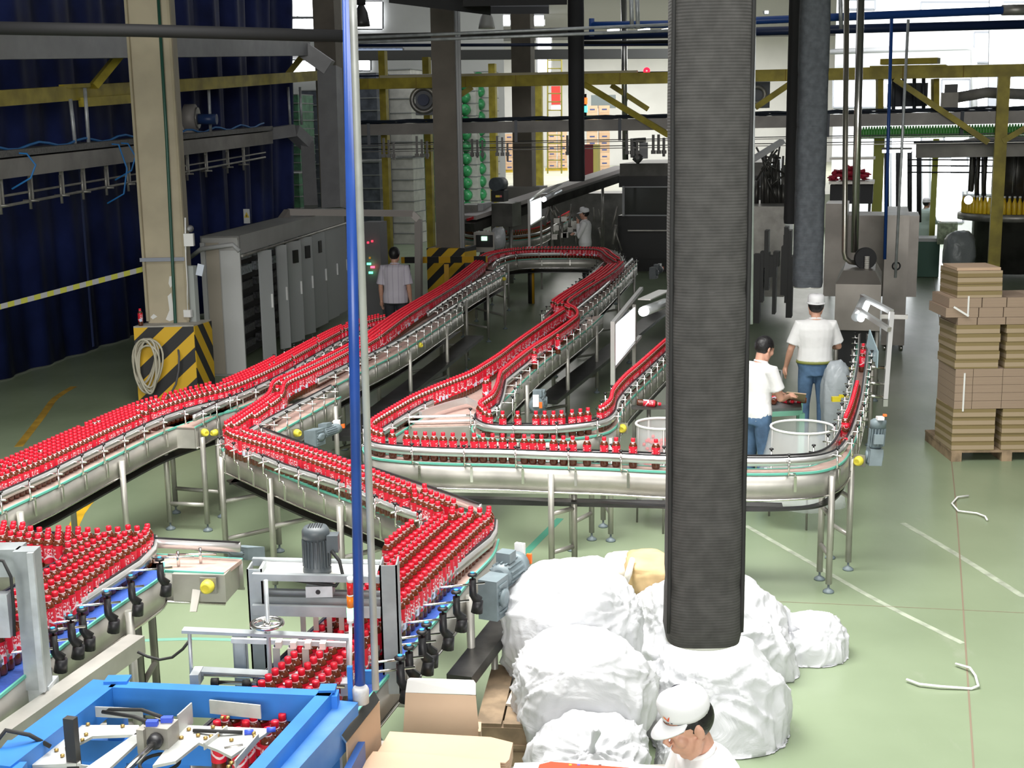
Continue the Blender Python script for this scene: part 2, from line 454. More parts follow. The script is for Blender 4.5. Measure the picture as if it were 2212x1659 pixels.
def knob_yellow(parent, c, d, r=.035):
    d = V(d).normalized(); M = d.to_track_quat('Z', 'Y').to_matrix()
    o = MB().lathe([(r, 0), (r, .02), (r*.85, .045), (r*.5, .06), (r*.45, .05)], 16, M, c).build('bearing_cap', YEL, parent)
    MB().box(V(c)-d*.006, (r*2.4, r*2.4, .012), M).build('bearing_flange', STEELD, parent)
    return o
# ------------------------------------------------------------------ the conveyor lines
def px(L, z=BZ): return pts(L, z)
RZ = 1.09   # height of the guide rails' tops
# long left conveyor
capA = [(-70, 1052), (4, 1019), (87, 985), (199, 933), (315, 881), (380, 858), (440, 842), (501, 826), (590, 787), (668, 745), (743, 706), (793, 688), (835, 678)]
lane('A', capA, 5, 1, lens=[(0, 1), (0, 1), (0, 1), (0, .62), (0, .45)], drop=.03)
nr = catmull(pts(capA, CAPZ), .06)
tA = conveyor('bottle_conveyor', 'long steel bottle conveyor running up the left side past the striped column base', offs(nr, .32), offs(nr, -.10), railL=.03, railR=.06,
         legs=(.05, .22, .40, .60, .8), smooth=False, brk=.36)
e0 = [(420, 923), (454, 905), (508, 878), (563, 848), (640, 806)]
rr = catmull(px(e0), .06)
tA2 = conveyor('transfer_conveyor', 'short pink-belted transfer conveyor ending in a steel roller box by the long left conveyor', offs(rr, .29), rr, smooth=False, legs=(.04, .8), railR=.012, brk=.3, brL=False, tray=False)
def roller_box(t, a, b, z0, z1, back, m=STEEL):
    a, b = V(a), V(b); d = (b-a).normalized(); n = V((-d.y, d.x, 0))
    if n.y < 0: n = -n
    p = [a, b, b+n*back, a+n*back]
    MB().hexa([V((q.x, q.y, z0)) for q in p]+[V((q.x, q.y, z1)) for q in p]).build('roller_box', m, t)
roller_box(tA2, offs(rr, .30)[0], offs(rr, -.012)[0], BZ-.2, BZ-.008, .1)
knob_yellow(tA2, W(441, 934, BZ-.04), (.6, -.8, 0)); knob_yellow(tA2, W(467, 934, BZ-.04), (-.6, -.8, 0), .03)

# accumulation conveyor left of centre: three side-stepped lengths
capD = [(1036, 556), (967, 607), (887, 654), (845, 680), (793, 717), (773, 730), (700, 768), (640, 797), (592, 820), (578, 848), (527, 884), (484, 912)]
lane('D1', capD, 4, 1, lens=[(0, 1), (0, 1), (0, .97), (.05, .8)], drop=.02)
tS1 = conveyor('bottle_conveyor', 'farthest of the three side-stepped accumulation conveyor lengths left of centre, behind the grey pole', pts([(860, 672), (900, 646), (967, 605), (1034, 552)], CAPZ), px([(935, 692), (1000, 645), (1050, 615), (1095, 590)]),
         railL=.02, railR=.08, legs=(.1, .4, .7, .95), brk=.4)
tS2 = conveyor('bottle_conveyor', 'middle of the three side-stepped accumulation conveyor lengths left of centre', pts([(592, 818), (640, 793), (773, 726), (852, 676)], CAPZ), px([(705, 842), (760, 813), (877, 753), (1000, 672)]),
         railL=.02, railR=.10, legs=(.12, .45, .8), brk=.4)
tS3 = conveyor('bottle_conveyor', 'nearest of the three side-stepped accumulation conveyor lengths, with a motor beside it', pts([(480, 914), (527, 880), (575, 850), (596, 826)], CAPZ), px([(545, 966), (599, 933), (671, 893), (735, 857)]),
         railL=.02, railR=.10, legs=(.9,), brk=.3)
for t, p in ((tS2, (905, 745)), (tS1, (1087, 602)), (tS3, (640, 935))): knob_yellow(t, W(p[0], p[1], BZ-.06), (.7, -.7, 0))
gear_motor(tS3, W(680, 945, .93), (1, .2, 0), (.5, .85, 0), .85)

# slanting feeder from the corner down to the right
capD2 = [(492, 922), (507, 930), (563, 947), (593, 955), (680, 984), (756, 1011), (832, 1041), (903, 1067), (955, 1087)]
lane('D2', capD2, 4, 1, lens=[(0, 1), (0, 1), (.02, 1), (.1, 1)], drop=.03)
teal = catmull(px([(478, 968), (532, 991), (635, 1035), (744, 1076), (821, 1105), (935, 1150)]), .06)
tD2 = conveyor('bottle_conveyor', 'slanting steel bottle conveyor running down right to the blue belt by the white bags', offs(teal, .42), teal, railL=.03,
         railR=px([(478, 953), (516, 968), (617, 1010), (684, 1031), (760, 1055), (809, 1078), (872, 1103), (944, 1127)], RZ), reachR=.05,
         smooth=False, legs=(.03, .32, .66), brk=.26, bars=(.22, .55), brL=False)

# right blue-belt conveyor
capE = [(1056, 1094), (1053, 1108), (1029, 1127), (953, 1199), (867, 1284), (800, 1350), (735, 1418), (650, 1502), (570, 1580)]
lane('E', capE, 5, -1)
for k, hi in ((5, .34), (6, .30), (7, .26)):
    P = offs(catmull(pts(capE, CAPZ), .02), -k*SP*.866); Q = resample(P, SP); 
    if k % 2: Q = resample(P, SP/2)[1::2]
    for i, q in enumerate(Q[:int(len(Q)*hi)]):
        if i >= 2*(k-4)-1: put(q, 'E')
cen = catmull(pts(capE, CAPZ), .06)
railE = px([(1068, 1130), (1066, 1150), (1055, 1168), (975, 1233), (912, 1297), (860, 1352), (800, 1415), (745, 1475), (640, 1580), (590, 1630)], RZ)
blE = px([(1075, 1165), (1062, 1200), (1014, 1251), (974, 1301), (920, 1361), (864, 1425), (800, 1500), (690, 1625), (650, 1668)])
Lb = catmull(blE, .06)
tE = conveyor('blue_belt_conveyor', 'blue-belted bottle conveyor ending at the packing machine beside the white bags', Lb, offs(Lb, -.52), BLUEB, railL=railE, railR=.05, brL=False, brR=False,
         smooth=False, legs=(.3, .62), tray=False)
k = int(len(Lb)*.30)
MB().strip(Lb[:k], offs(Lb, -.52)[:k], BZ, BZ+.003).build('belt', PINK, tE)
def black_clamps(t, spots, z=BZ, d=(-.97, -.25), rod=.30):
    dv = V((d[0], d[1], 0))
    for (x, y) in spots:
        p = W(x, y, z+.09)
        c = MB(); c.tube([p+V((0, 0, .03)), p+V((0, 0, -.06)), p+V((0, 0, -.10))-dv*.03], [.02, .022, .03], 10)
        c.tube([p+V((0, 0, -.10))-dv*.03, p+V((0, 0, -.17))-dv*.02], [.03, .035], 10)
        co = c.build('clamp_arm', BLACK, t)
        MB().tube([p+dv*rod, p-dv*.07], .007, 8).build('clamp_rod', BRIGHT, co)
        MB().lathe([(.006, .03), (.006, .045), (.028, .05), (.028, .062), (.01, .066)], 8, c=p).build('clamp_knob', BLACK, co)
        MB().lathe([(.012, .066), (.012, .072)], 10, c=p).build('knob_cap', mat('light_blue_cap', (.05, .35, .75), .4), co)
black_clamps(tE, [(1021, 1262), (986, 1300), (957, 1337), (922, 1372), (912, 1388), (884, 1422), (865, 1445)])

# left blue-belt conveyor
capF = [(318, 1132), (307, 1150), (237, 1196), (141, 1263), (72, 1306), (0, 1355), (-60, 1398)]
lane('F', capF, 5, -1)
P = catmull(pts(capF, CAPZ), .02)
for k, hi in ((5, .3), (6, .24)):
    Q = resample(offs(P, -k*SP*.866), SP) if k % 2 == 0 else resample(offs(P, -k*SP*.866), SP/2)[1::2]
    for q in Q[2:int(len(Q)*hi)]: put(q, 'F')
blF = catmull(px([(352, 1215), (344, 1246), (270, 1296), (190, 1351), (100, 1420), (0, 1500), (-60, 1550)]), .06)
tF = conveyor('blue_belt_conveyor', 'blue-belted bottle conveyor at the left edge behind the grey upright', blF, offs(blF, -.62), BLUEB,
         railL=px([(333, 1165), (329, 1187), (298, 1219), (157, 1311), (76, 1362), (0, 1420), (-60, 1465)], RZ), railR=.05, brL=False, brR=False, smooth=False, legs=(.35,), tray=False)
black_clamps(tF, [(346, 1228), (284, 1268), (232, 1303), (178, 1339), (154, 1356), (116, 1384), (82, 1404)])
# cross feeder at the left
capG = [(-80, 1140), (-30, 1143), (11, 1146), (76, 1153), (128, 1156), (190, 1161)]
lane('G', capG, 4, 1)
for k in range(4):
    Q = resample(catmull([offs(pts(capG, CAPZ), k*SP*.866)[-1], W(316+k*4, 1163-k*9, CAPZ)], .02), SP)
    for q in Q[1:]: put(q, 'G')
gL = [W(523, 1208, BZ), W(300, 1196, BZ), W(0, 1178, BZ), W(-80, 1174, BZ)]
gR = [W(484, 1237, BZ), W(300, 1229, BZ), W(0, 1216, BZ), W(-80, 1212, BZ)]
tG = conveyor('transfer_conveyor', 'short cross conveyor with a big yellow bearing cap on its end box, left foreground', gL[::-1], gR[::-1], railL=.03, smooth=False, brL=False, brR=False, legs=(.84, .97), tray=False)
roller_box(tG, W(372, 1237, BZ)+V((0, -.01, 0)), W(486, 1239, BZ)+V((0, -.01, 0)), BZ-.18, BZ-.006, .28)
knob_yellow(tG, W(452, 1262, BZ-.06)+V((0, -.03, 0)), (-.1, -1, 0), .042)
for x, y in ((386, 1224), (434, 1217)):
    p = W(x, y, BZ); MB().tube([p, p+V((0, 0, .1))], .01, 8).tube([p+V((-.2, 0, .06)), p+V((.1, 0, .06))], .007, 8).build('guide_bracket', BRIGHT, tG)
gear_motor(tG, W(505, 1205, .97)+V((.06, .1, 0)), (1, .1, 0), (-.95, .3, 0), .9)

# single-file line: from the right, round the front and back up the middle
C1 = [(1866, 700), (1865, 740), (1860, 775), (1852, 822), (1838, 870), (1824, 905), (1803, 933), (1765, 948), (1700, 953), (1618, 954), (1500, 951), (1416, 949), (1306, 944), (1196, 941), (1085, 937), (977, 935), (896, 932), (845, 928), (816, 924), (801, 914), (803, 904), (822, 891), (858, 870), (896, 849), (925, 836)]
cc = catmull(pts(C1, CAPZ), .05)
tC1 = conveyor('single_file_conveyor', 'narrow single-file bottle conveyor curving along the front beside the tall dark duct', offs(cc, .065), offs(cc, -.065), railL=.03, railR=.03,
         smooth=False, legs=(.02, .10, .62), leg_px=((1222, 1250), (1775, 1265), (1862, 1225)), brk=.42, ph=.21, bars=(.3, .62))
for y0, y1, zz, w_, m_ in ((1056, 1070, .70, .05, BRIGHT), (1078, 1095, .62, .12, DARKST)):
    a, b = W(900, y0, zz), W(1690, y1, zz); MB().beam(a, b, w_, .035).build('under_rail', m_, tC1)
WHT = mat('blank_white_plate', (.85, .85, .85), .4)
a, b = W(1252, 1006, .93), W(1328, 1009, .93)
MB().beam(a+V((0, -.014, -.03)), b+V((0, -.014, -.03)), .004, .1).build('white_plate', WHT, tC1)
gear_motor(tC1, W(1888, 985, .93), (1, -.1, 0), (.1, .1, 1), .85)
knob_yellow(tC1, W(1856, 995, .93), (-.6, -.8, 0), .04)
xs = [803, 805, 811, 820, 829, 838, 847, 860, 878, 897, 918, 937, 957, 978, 1001.5, 1024, 1043, 1064, 1085.6, 1107, 1132.4, 1150.5, 1169.5, 1195.7, 1217, 1237, 1268, 1305, 1331, 1367.5, 1417]
def y_at(L, x):
    for (a, c), (b, d) in zip(L, L[1:]):
        if min(a, b) <= x <= max(a, b): return c+(d-c)*(x-a)/(b-a)
    return L[0][1]
front = [(845, 928), (896, 932), (977, 935), (1085, 937), (1196, 941), (1306, 944), (1420, 949)]
for x in xs[6:]: put(W(x, y_at(front, x), CAPZ), 'C1', spin=2.2)
lane('C1', [(838, 927), (816, 924), (801, 914), (803, 904), (822, 891), (858, 870), (896, 849), (957, 823), (1015, 800), (1048, 781), (1083, 758), (1125, 727), (1195, 679), (1218, 664)], 1)
lane('C1r', [(1852, 822), (1842, 858), (1834, 880), (1826, 898)], 1)
for p in ((1865, 742), (1863, 757)): put(W(p[0], p[1], CAPZ), 'C1r')
for k, (x, y) in enumerate(((1826, 900), (1824, 912), (1821, 925))):
    T = Matrix.Rotation(.35+.35*k, 4, 'X'); put(W(x, y, CAPZ-.05)-V((0, -.04-.03*k, 0)), 'C1r', spin=1., tilt=T)

# inner curve
C2 = [(1560, 622), (1500, 676), (1440, 729), (1387, 776), (1351, 807), (1326, 836), (1319, 858), (1304, 872), (1281, 879), (1254, 883), (1196, 888), (1118, 888), (1086, 888), (1057, 885), (1038, 876), (1036, 867), (1046, 858), (1064, 845)]
c2 = catmull(pts(C2, CAPZ), .05)
tC2 = conveyor('single_file_conveyor', 'inner curved single-file bottle conveyor below the white light panel', offs(c2, .065), offs(c2, -.065), railL=.03, railR=.03,
         smooth=False, legs=(.1, .3), leg_px=((1283, 1195), (1370, 1160)), brk=.36, ph=.19)
knob_yellow(tC2, W(1345, 925, .93), (-.3, -.9, 0), .04)
lane('C2', [(1520, 658), (1440, 729), (1387, 776), (1351, 807), (1326, 836), (1319, 858), (1304, 872), (1295, 876)], 1)
for x in (1047.6, 1056.7, 1070, 1085.6, 1097, 1118, 1133.5, 1157.5, 1176.5, 1195.7, 1213, 1235.5, 1253.6, 1270, 1281.6):
    put(W(x, y_at([(1038, 876), (1057, 885), (1086, 888), (1196, 888), (1254, 883), (1281, 879), (1300, 875)], x), CAPZ), 'C2')
lane('C2', [(1042, 874), (1036, 867), (1046, 858), (1064, 845), (1074, 825), (1080, 803), (1090, 791), (1145, 748), (1191, 719), (1235, 688), (1247, 676), (1243, 663), (1226, 650), (1250, 630), (1318, 587), (1346, 563)], 2, 1, lens=[(0, 1), (.32, 1)])
# centre table
tB1 = conveyor('bottle_conveyor', 'wide pink-belted accumulation conveyor in the middle, nearer length with its end plate to the front', px([(868, 922), (905, 893), (960, 866), (1050, 814), (1130, 757), (1222, 694)]), px([(1036, 916), (1100, 852), (1165, 790), (1225, 744), (1270, 709), (1302, 680)]),
         railL=.02, railR=px([(1077, 881), (1085, 856), (1091, 825), (1134, 791), (1159, 768), (1239, 708), (1262, 690)], RZ), reachR=.10, legs=(.3, .62, .9), brk=.42)
a, b = W(868, 922, BZ), W(1036, 918, BZ); roller_box(tB1, a+V((0, -.02, 0)), b+V((0, -.02, 0)), BZ-.2, BZ-.01, .12)
ro = MB()
for z in (.03, .075): ro.tube([a+V((.05, .06, z)), b+V((-.02, .06, z))], .012, 8)
ro.build('end_roller', WHITE, tB1)
ga, gb, gc_ = W(905, 893, RZ), W(1008, 861, RZ), W(1032, 872, RZ)
q = catmull([ga, W(960, 874, RZ), gb], .06)
MB().strip(q, offs(q, -.03), BZ+.05, BZ+.11).strip([gb, gc_], [gb+V((-.01, -.03, 0)), gc_+V((0, -.03, 0))], BZ+.05, BZ+.11).build('guide_rail', ALU, tB1)
gear_motor(tB1, W(1165, 868, .98), (1, 0, .0), (-.1, -.9, 0), .95, label='grey gear motor with an open round fan end')
for k in range(16):
    u = random.random(); v = random.random()
    a = V((1010, 812, 0))*(1-u)+V((1205, 690, 0))*u
    put(W(a.x+28+v*20, a.y+8-v*6, CAPZ), 'B')
lane('B', [(1222, 652), (1246, 634), (1310, 591), (1336, 569)], 5, 1, lens=[(0, 1)]*3+[(.02, 1), (.05, .9)])
tB2 = conveyor('bottle_conveyor', 'wide accumulation conveyor in the middle, farther length reaching the far loop', px([(1170, 700), (1205, 667), (1255, 622), (1300, 580)]), px([(1250, 690), (1310, 638), (1345, 602), (1376, 570)]),
         railL=.04, railR=.10, legs=(.2, .55, .9), brk=.45)
for t, p in ((tB1, (1290, 700)), (tB2, (1372, 590))): gear_motor(t, W(p[0], p[1], .95)+V((.35, 0, 0)), (1, 0, 0), (.4, .9, 0), 1.0, MOTD)
# far loop
tL = conveyor('bottle_conveyor', 'far loop conveyor crossing in front of the man in the white cap', pts([(1028, 558), (1036, 545), (1060, 533), (1139, 525), (1230, 524), (1310, 526), (1340, 537), (1350, 556)], CAPZ), px([(1066, 585), (1078, 573), (1105, 563), (1150, 559), (1220, 558), (1290, 559), (1318, 566), (1326, 580)]),
         railL=.03, railR=.03, legs=(.3, .7), brk=.6)
lane('B', [(1044, 565), (1046, 556), (1064, 545), (1099, 538), (1139, 534), (1199, 533), (1278, 534), (1300, 538), (1312, 548), (1330, 560)], 3, 1, lens=[(0, 1), (0, 1), (.1, .95)])
# ------------------------------------------------------------------ the hall
def floor_material():
    m = bpy.data.materials.new('green_epoxy_floor'); m.use_nodes = True; nt = m.node_tree; b = nt.nodes['Principled BSDF']
    N = nt.nodes.new; L = nt.links.new
    tc = N('ShaderNodeTexCoord')
    n1 = N('ShaderNodeTexNoise'); n1.inputs['Scale'].default_value = .55; n1.inputs['Detail'].default_value = 6; L(tc.outputs['Object'], n1.inputs['Vector'])
    r = N('ShaderNodeValToRGB'); e = r.color_ramp.elements
    e[0].position = .3; e[0].color = (.185, .235, .145, 1); e[1].position = .7; e[1].color = (.25, .31, .20, 1)
    L(n1.outputs['Fac'], r.inputs['Fac'])
    n2 = N('ShaderNodeTexNoise'); n2.inputs['Scale'].default_value = 2.2; n2.inputs['Detail'].default_value = 8; n2.inputs['Roughness'].default_value = .7
    mp = N('ShaderNodeMapping'); mp.inputs['Rotation'].default_value = (0, 0, radians(-16)); mp.inputs['Scale'].default_value = (1.4, .5, 1); L(tc.outputs['Object'], mp.inputs[0]); L(mp.outputs[0], n2.inputs['Vector'])
    r2 = N('ShaderNodeValToRGB'); r2.color_ramp.elements[0].position = .60; r2.color_ramp.elements[1].position = .82
    r2.color_ramp.elements[0].color = (0, 0, 0, 1); r2.color_ramp.elements[1].color = (1, 1, 1, 1); L(n2.outputs['Fac'], r2.inputs['Fac'])
    mx = N('ShaderNodeMix'); mx.data_type = 'RGBA'; mx.inputs['B'].default_value = (.30, .33, .25, 1)
    L(r.outputs['Color'], mx.inputs['A']); L(r2.outputs['Color'], mx.inputs['Factor']); L(mx.outputs['Result'], b.inputs['Base Color'])
    rr = N('ShaderNodeMapRange'); rr.inputs['To Min'].default_value = .22; rr.inputs['To Max'].default_value = .42; L(n2.outputs['Fac'], rr.inputs['Value']); L(rr.outputs[0], b.inputs['Roughness'])
    return m
fl = struct('floor', MB().hexa([V((-16, -15, -.1)), V((34, -15, -.1)), V((34, 75, -.1)), V((-16, 75, -.1)), V((-16, -15, 0)), V((34, -15, 0)), V((34, 75, 0)), V((-16, 75, 0))]), floor_material())
def floor_strip(L, w, m, name, z=.002):
    P = catmull([W(x, y, 0) for x, y in L], .3)
    o = MB().strip(offs(P, w/2), offs(P, -w/2), .0005, z).build(name, m, fl); o['kind'] = 'structure'; return o
YL = mat('yellow_floor_paint', (.72, .42, .02), .5, ns=5, na=.2)
floor_strip([(150, 1160), (172, 1110), (200, 1075)], .1, YL, 'floor_line')
floor_strip([(40, 965), (90, 900), (120, 860), (160, 835)], .1, mat('worn_yellow_floor_paint', (.40, .24, .03), .5, ns=5, na=.3), 'floor_line')
JT = mat('floor_joint', (.22, .17, .12), .6)
floor_strip([(2106, 1700), (2090, 1460), (2066, 1104), (2046, 900), (2037, 749), (2010, 560)], .012, JT, 'floor_joint')
floor_strip([(1560, 1295), (1800, 1305), (2230, 1325)], .006, JT, 'floor_joint')
SC = mat('floor_scuff', (.36, .40, .31), .5, ns=9, na=.3)
for L, w in (([(1610, 1135), (1750, 1215), (1900, 1300), (2080, 1390)], .05), ([(1950, 1130), (2070, 1200), (2212, 1290)], .06)): floor_strip(L, w, SC, 'scuff_mark', .0012)
GS = mat('green_floor_repair', (.06, .25, .17), .5)
floor_strip([(1130, 1200), (1180, 1150), (1210, 1120)], .07, GS, 'floor_line', .0015)
floor_strip([(280, 1385), (420, 1380), (560, 1385)], .05, mat('green_floor_paint', (.15, .33, .26), .5), 'floor_line', .0015)

# ------------------------------------------------------------------ lights
def area(name, loc, size, power, col=(1, 1, 1), rot=(0, 0, 0), sy=None, spread=None):
    l = bpy.data.lights.new(name, 'AREA'); l.energy = power; l.color = col; l.size = size
    if sy: l.shape = 'RECTANGLE'; l.size_y = sy
    if spread: l.spread = spread
    o = bpy.data.objects.new(name, l); C.objects.link(o); o.location = loc; o.rotation_euler = rot; return o
area('roof_light', (1.6, 6.8, 8.6), 8.0, 880, (1, .985, .95), (0, 0, 0), 7, radians(125))
area('front_light', (-1, -12, 6.5), 16, 3000, (1, .985, .96), (radians(80), 0, radians(3)), 5)  # unseen light added behind the camera for surfaces facing it; no window built
area('roof_light', (-2.5, 9.0, 8.4), 5.0, 560, (1, .985, .95), (0, 0, 0), 4., radians(120))
area('roof_light', (-4, 40, 9.3), 8, 380, (.95, .97, 1), (0, 0, 0), 8)  # added fill so the wrapped pallets at the far left show
area('roof_light', (3, 24, 8.8), 8, 110, (.95, .97, 1), (0, 0, 0), 8)  # added soft fill over the middle of the hall, no fixture modelled
w = bpy.data.worlds.new('world'); bpy.context.scene.world = w; w.use_nodes = True
w.node_tree.nodes['Background'].inputs['Color'].default_value = (.75, .85, 1, 1); w.node_tree.nodes['Background'].inputs['Strength'].default_value = .12
# ------------------------------------------------------------------ near machines
at = WY
def plate(mb, P, t, nrm=None):
    """flat sheet through the points P (world), thickness t"""
    P = [V(p) for p in P]; n = (P[1]-P[0]).cross(P[-1]-P[0]).normalized()*t
    k = len(P); mb.add(P+[p+n for p in P], [tuple(reversed(range(k))), tuple(range(k, 2*k))]+[(i, (i+1) % k, k+(i+1) % k, k+i) for i in range(k)]); return mb
# blue carton-packer frame
Z = 1.32
tb = thing('packing_machine', 'blue steel frame of the packing machine at the bottom left', 'machine', (-1.4, 5.4, 0))
A, B = W(240, 1478, Z), W(716, 1497, Z)
bl = [('cross_beam', A, B, .06, .12), ('side_beam', W(230, 1470, Z), W(-10, 1652, Z), .125, .115), ('side_beam', W(709, 1489, Z), W(552, 1662, Z), .06, .10)]
for nm, a, b, w_, h_ in bl:
    d = V((0, 0, h_/2)); MB().beam(a-d, b-d, w_, h_).build(nm, BLUEP, tb)
MB().beam(W(748, 1512, 1.26)-V((0, 0, .08)), W(598, 1675, 1.26)-V((0, 0, .08)), .105, .15).build('side_beam', mat('dusty_blue_paint', (.10, .25, .55), .5, ns=4, na=.25, col2=(.03, .17, .52)), tb)
a, b = W(760, 1535, 1.24), W(690, 1659, 1.24)
MB().hexa([V((a.x+.02, a.y, .35)), V((a.x+.05, a.y, .35)), V((b.x+.05, b.y, .35)), V((b.x+.02, b.y, .35)), V((a.x+.02, a.y, 1.1)), V((a.x+.05, a.y, 1.1)), V((b.x+.05, b.y, 1.1)), V((b.x+.02, b.y, 1.1))]).build('side_panel', mat('deep_blue_paint', (.012, .07, .26), .45), tb)
for (x, y) in ((247, 1472), (712, 1492), (30, 1650), (560, 1672)):
    p = W(x, y, Z); MB().box((p.x, p.y, .655), (.07, .07, 1.31)).build('post', BLUEP, tb)
p = W(254, 1467, Z+.008); MB().box((p.x, p.y, Z+.006), (.1, .07, .012)).build('corner_plate', BLUEP, tb)
p = W(708, 1489, Z); MB().box((p.x, p.y, Z+.005), (.068, .07, .01)).build('corner_plate', BLUEP, tb)
for y, z in ((1612, 1.02), (1640, .84)):
    a, b = W(120, y, z), W(520, y+15, z); MB().beam(a, b, .06, .1).build('lower_beam', BLUEP, tb)
p = W(40, 1650, 1.22); MB().box((p.x, p.y, p.z), (.10, .08, .16)).build('bracket_block', BLUEP, tb)
MB().tube([p+V((-.01, -.04, .02)), p+V((-.05, -.07, .0)), p+V((-.07, -.06, .10)), p+V((-.02, -.04, .16)), p+V((.06, -.02, .13)), p+V((.13, .0, .07))], .009, 8).build('cable', RUBBER, tb)
for x, y, h in ((757, 1480, .17), (792, 1462, .06)):
    q = W(x, y, 1.30); MB().box((q.x, q.y, q.z), (.022 if h > .1 else .05, .02, h)).build('lug_plate', BLUEP, tb)

# grey gripper carriage between the blue beams
GREYW = mat('worn_white_sheet_steel', (.56, .57, .55), .45, .3, ns=6, na=.25)
BRASS = mat('brass_bolt', (.45, .30, .10), .4, .8)
tg = thing('gripper_carriage', 'grey sheet steel gripper carriage hanging inside the blue machine frame', 'machine', (-1.5, 5.0, 1.1))
def sheet(name, L, z, t=.012, m=GREYW):
    return plate(MB(), [W(x, y, z) for x, y in L][::-1], t).build(name, m, tg)
gz = 1.25
sheet('base_sheet', [(70, 1640), (150, 1572), (300, 1572), (310, 1592), (200, 1596), (170, 1612), (175, 1655), (70, 1659)], gz)
sheet('base_sheet', [(300, 1585), (330, 1580), (210, 1690), (150, 1690)], gz)
sheet('base_sheet', [(400, 1572), (590, 1580), (500, 1640), (470, 1625), (430, 1610), (380, 1650), (330, 1660)], gz)
for L, h in (([(150, 1545), (310, 1552)], .045), ([(70, 1640), (230, 1659)], -.05), ([(70, 1640), (150, 1560)], .05), ([(455, 1540), (565, 1552)], .06), ([(385, 1590), (415, 1562)], .09), ([(440, 1620), (490, 1582)], .03), ([(560, 1600), (510, 1659)], .03)):
    a, b = W(*L[0], gz), W(*L[1], gz); a.z = b.z = gz
    plate(MB(), [a, b, b+V((0, 0, h)), a+V((0, 0, h))], .006).build('flange', GREYW, tg)
a = W(160, 1650, gz); MB().beam(a+V((0, 0, -.15)), a+V((0, 0, .19)), .045, .03).build('stop_bar', mat('dark_steel_bar', (.10, .095, .09), .4, .7), tg)
bo = MB()
for x, y in ((190, 1566), (265, 1570), (186, 1588), (178, 1600), (122, 1622), (135, 1634), (145, 1618), (428, 1590), (444, 1596), (456, 1592), (470, 1590), (500, 1600), (548, 1585), (550, 1592), (480, 1552), (492, 1552), (460, 1572), (484, 1574), (392, 1595), (408, 1577), (500, 1650), (494, 1658)):
    q = W(x, y, gz+.014); bo.lathe([(.009, 0), (.009, .008), (.004, .01)], 6, c=q)
bo.build('bolts', BRASS, tg)
q = W(350, 1585, gz+.05)
MB().box((q.x, q.y, q.z), (.10, .09, .09), rz=-.25).box((q.x-.06, q.y, q.z-.01), (.03, .1, .1), rz=-.25).build('valve_block', mat('cast_aluminium', (.42, .40, .36), .5, .5, ns=9, na=.2), tg)
for dx, dz in ((-.03, .055), (.02, .055)): MB().box((q.x+dx, q.y+dx*.6, q.z+dz), (.045, .025, .02)).build('blue_fitting', mat('blue_air_fitting', (.05, .10, .60), .4), tg)
MB().lathe([(.03, 0), (.03, .03), (.018, .05)], 14, Matrix.Rotation(pi/2, 3, 'X'), q+V((-.01, -.05, 0))).build('gland', BLACK, tg)
MB().tube([q+V((-.01, -.09, 0)), q+V((-.09, -.32, -.03))], .013, 10).build('piston_rod', BRIGHT, tg)
MB().tube([q+V((.0, .02, .06)), q+V((-.1, .09, .06)), q+V((-.24, .12, .05)), q+V((-.26, .10, .05)), q+V((-.12, .05, .05)), q+V((-.05, .0, .05))], .008, 8).build('air_hose', RUBBER, tg)
MB().torus(W(345, 1648, gz-.02), .075, .007, 20, 8).build('cable_loop', RUBBER, tg)
MB().tube([W(418, 1578, gz+.02), W(470, 1580, gz+.03), W(524, 1582, gz+.02)], .008, 8).build('sensor_cable', RUBBER, tg)
for x, y in ((528, 1582), (576, 1577)): qq = W(x, y, gz+.02); MB().tube([qq, qq+V((.035, .005, 0))], .011, 8).build('blue_fitting', MATS['blue_air_fitting'], tg)
MB().tube([W(485, 1622, gz), W(525, 1615, gz)], .016, 10).build('cylinder', STEELD, tg)
# divider gantry over the blue belt
tq = thing('bottle_divider', 'zinc-plated divider gantry with a vertical motor over the blue belt', 'machine', (-1.1, 6.6, 0))
GD = 6.0
def chan(name, x0, x1, y0, y1, dd, dep=.08, m=ZINC, par=None):
    a, b = at(x0, y0, dd), at(x1, y1, dd); lo = min(a.z, b.z); hi = max(a.z, b.z)
    return MB().box(((a.x+b.x)/2, dd+dep/2, (lo+hi)/2), (abs(b.x-a.x), dep, hi-lo)).build(name, m, par or tq)
def post(xc, ytop, w, dep, dd, zb=0., par=None, m=ZINC):
    a = at(xc, ytop, dd)
    mb = MB(); hw = w/2
    mb.hexa([V((a.x-hw, dd, zb)), V((a.x+hw, dd, zb)), V((a.x+hw, dd+.008, zb)), V((a.x-hw, dd+.008, zb)), V((a.x-hw, dd, a.z)), V((a.x+hw, dd, a.z)), V((a.x+hw, dd+.008, a.z)), V((a.x-hw, dd+.008, a.z))])
    for sx in (-1, 1): mb.box((a.x+sx*(hw-.004), dd+dep/2, (zb+a.z)/2), (.008, dep, a.z-zb))
    return mb.build('upright', m, par or tq)
post(549, 1230, .075, .12, GD, .0); post(838, 1222, .085, .14, GD-.05, .9)
for y0, y1, dd, dep in ((1238, 1252, GD-.02, .03), (1205, 1220, GD+.22, .03), (1272, 1286, GD+.15, .03), (1286, 1302, GD+.05, .03), (1306, 1328, GD-.06, .025)):
    a, b = at(545, y0, dd), at(822, y0+6, dd); h = abs(at(545, y1, dd).z-a.z)
    MB().beam(a-V((0, 0, h/2)), b-V((0, 0, h/2)), dep, h).build('cross_rail', ZINC, tq)
a, b = at(560, 1228, GD+.1), at(815, 1236, GD+.1); MB().beam(a, b, .2, .006).build('top_tray', mat('pale_tray', (.70, .70, .66), .5), tq)
m0 = at(686, 1240, GD+.08); k = GD/F
mo = MB(); R_ = .066
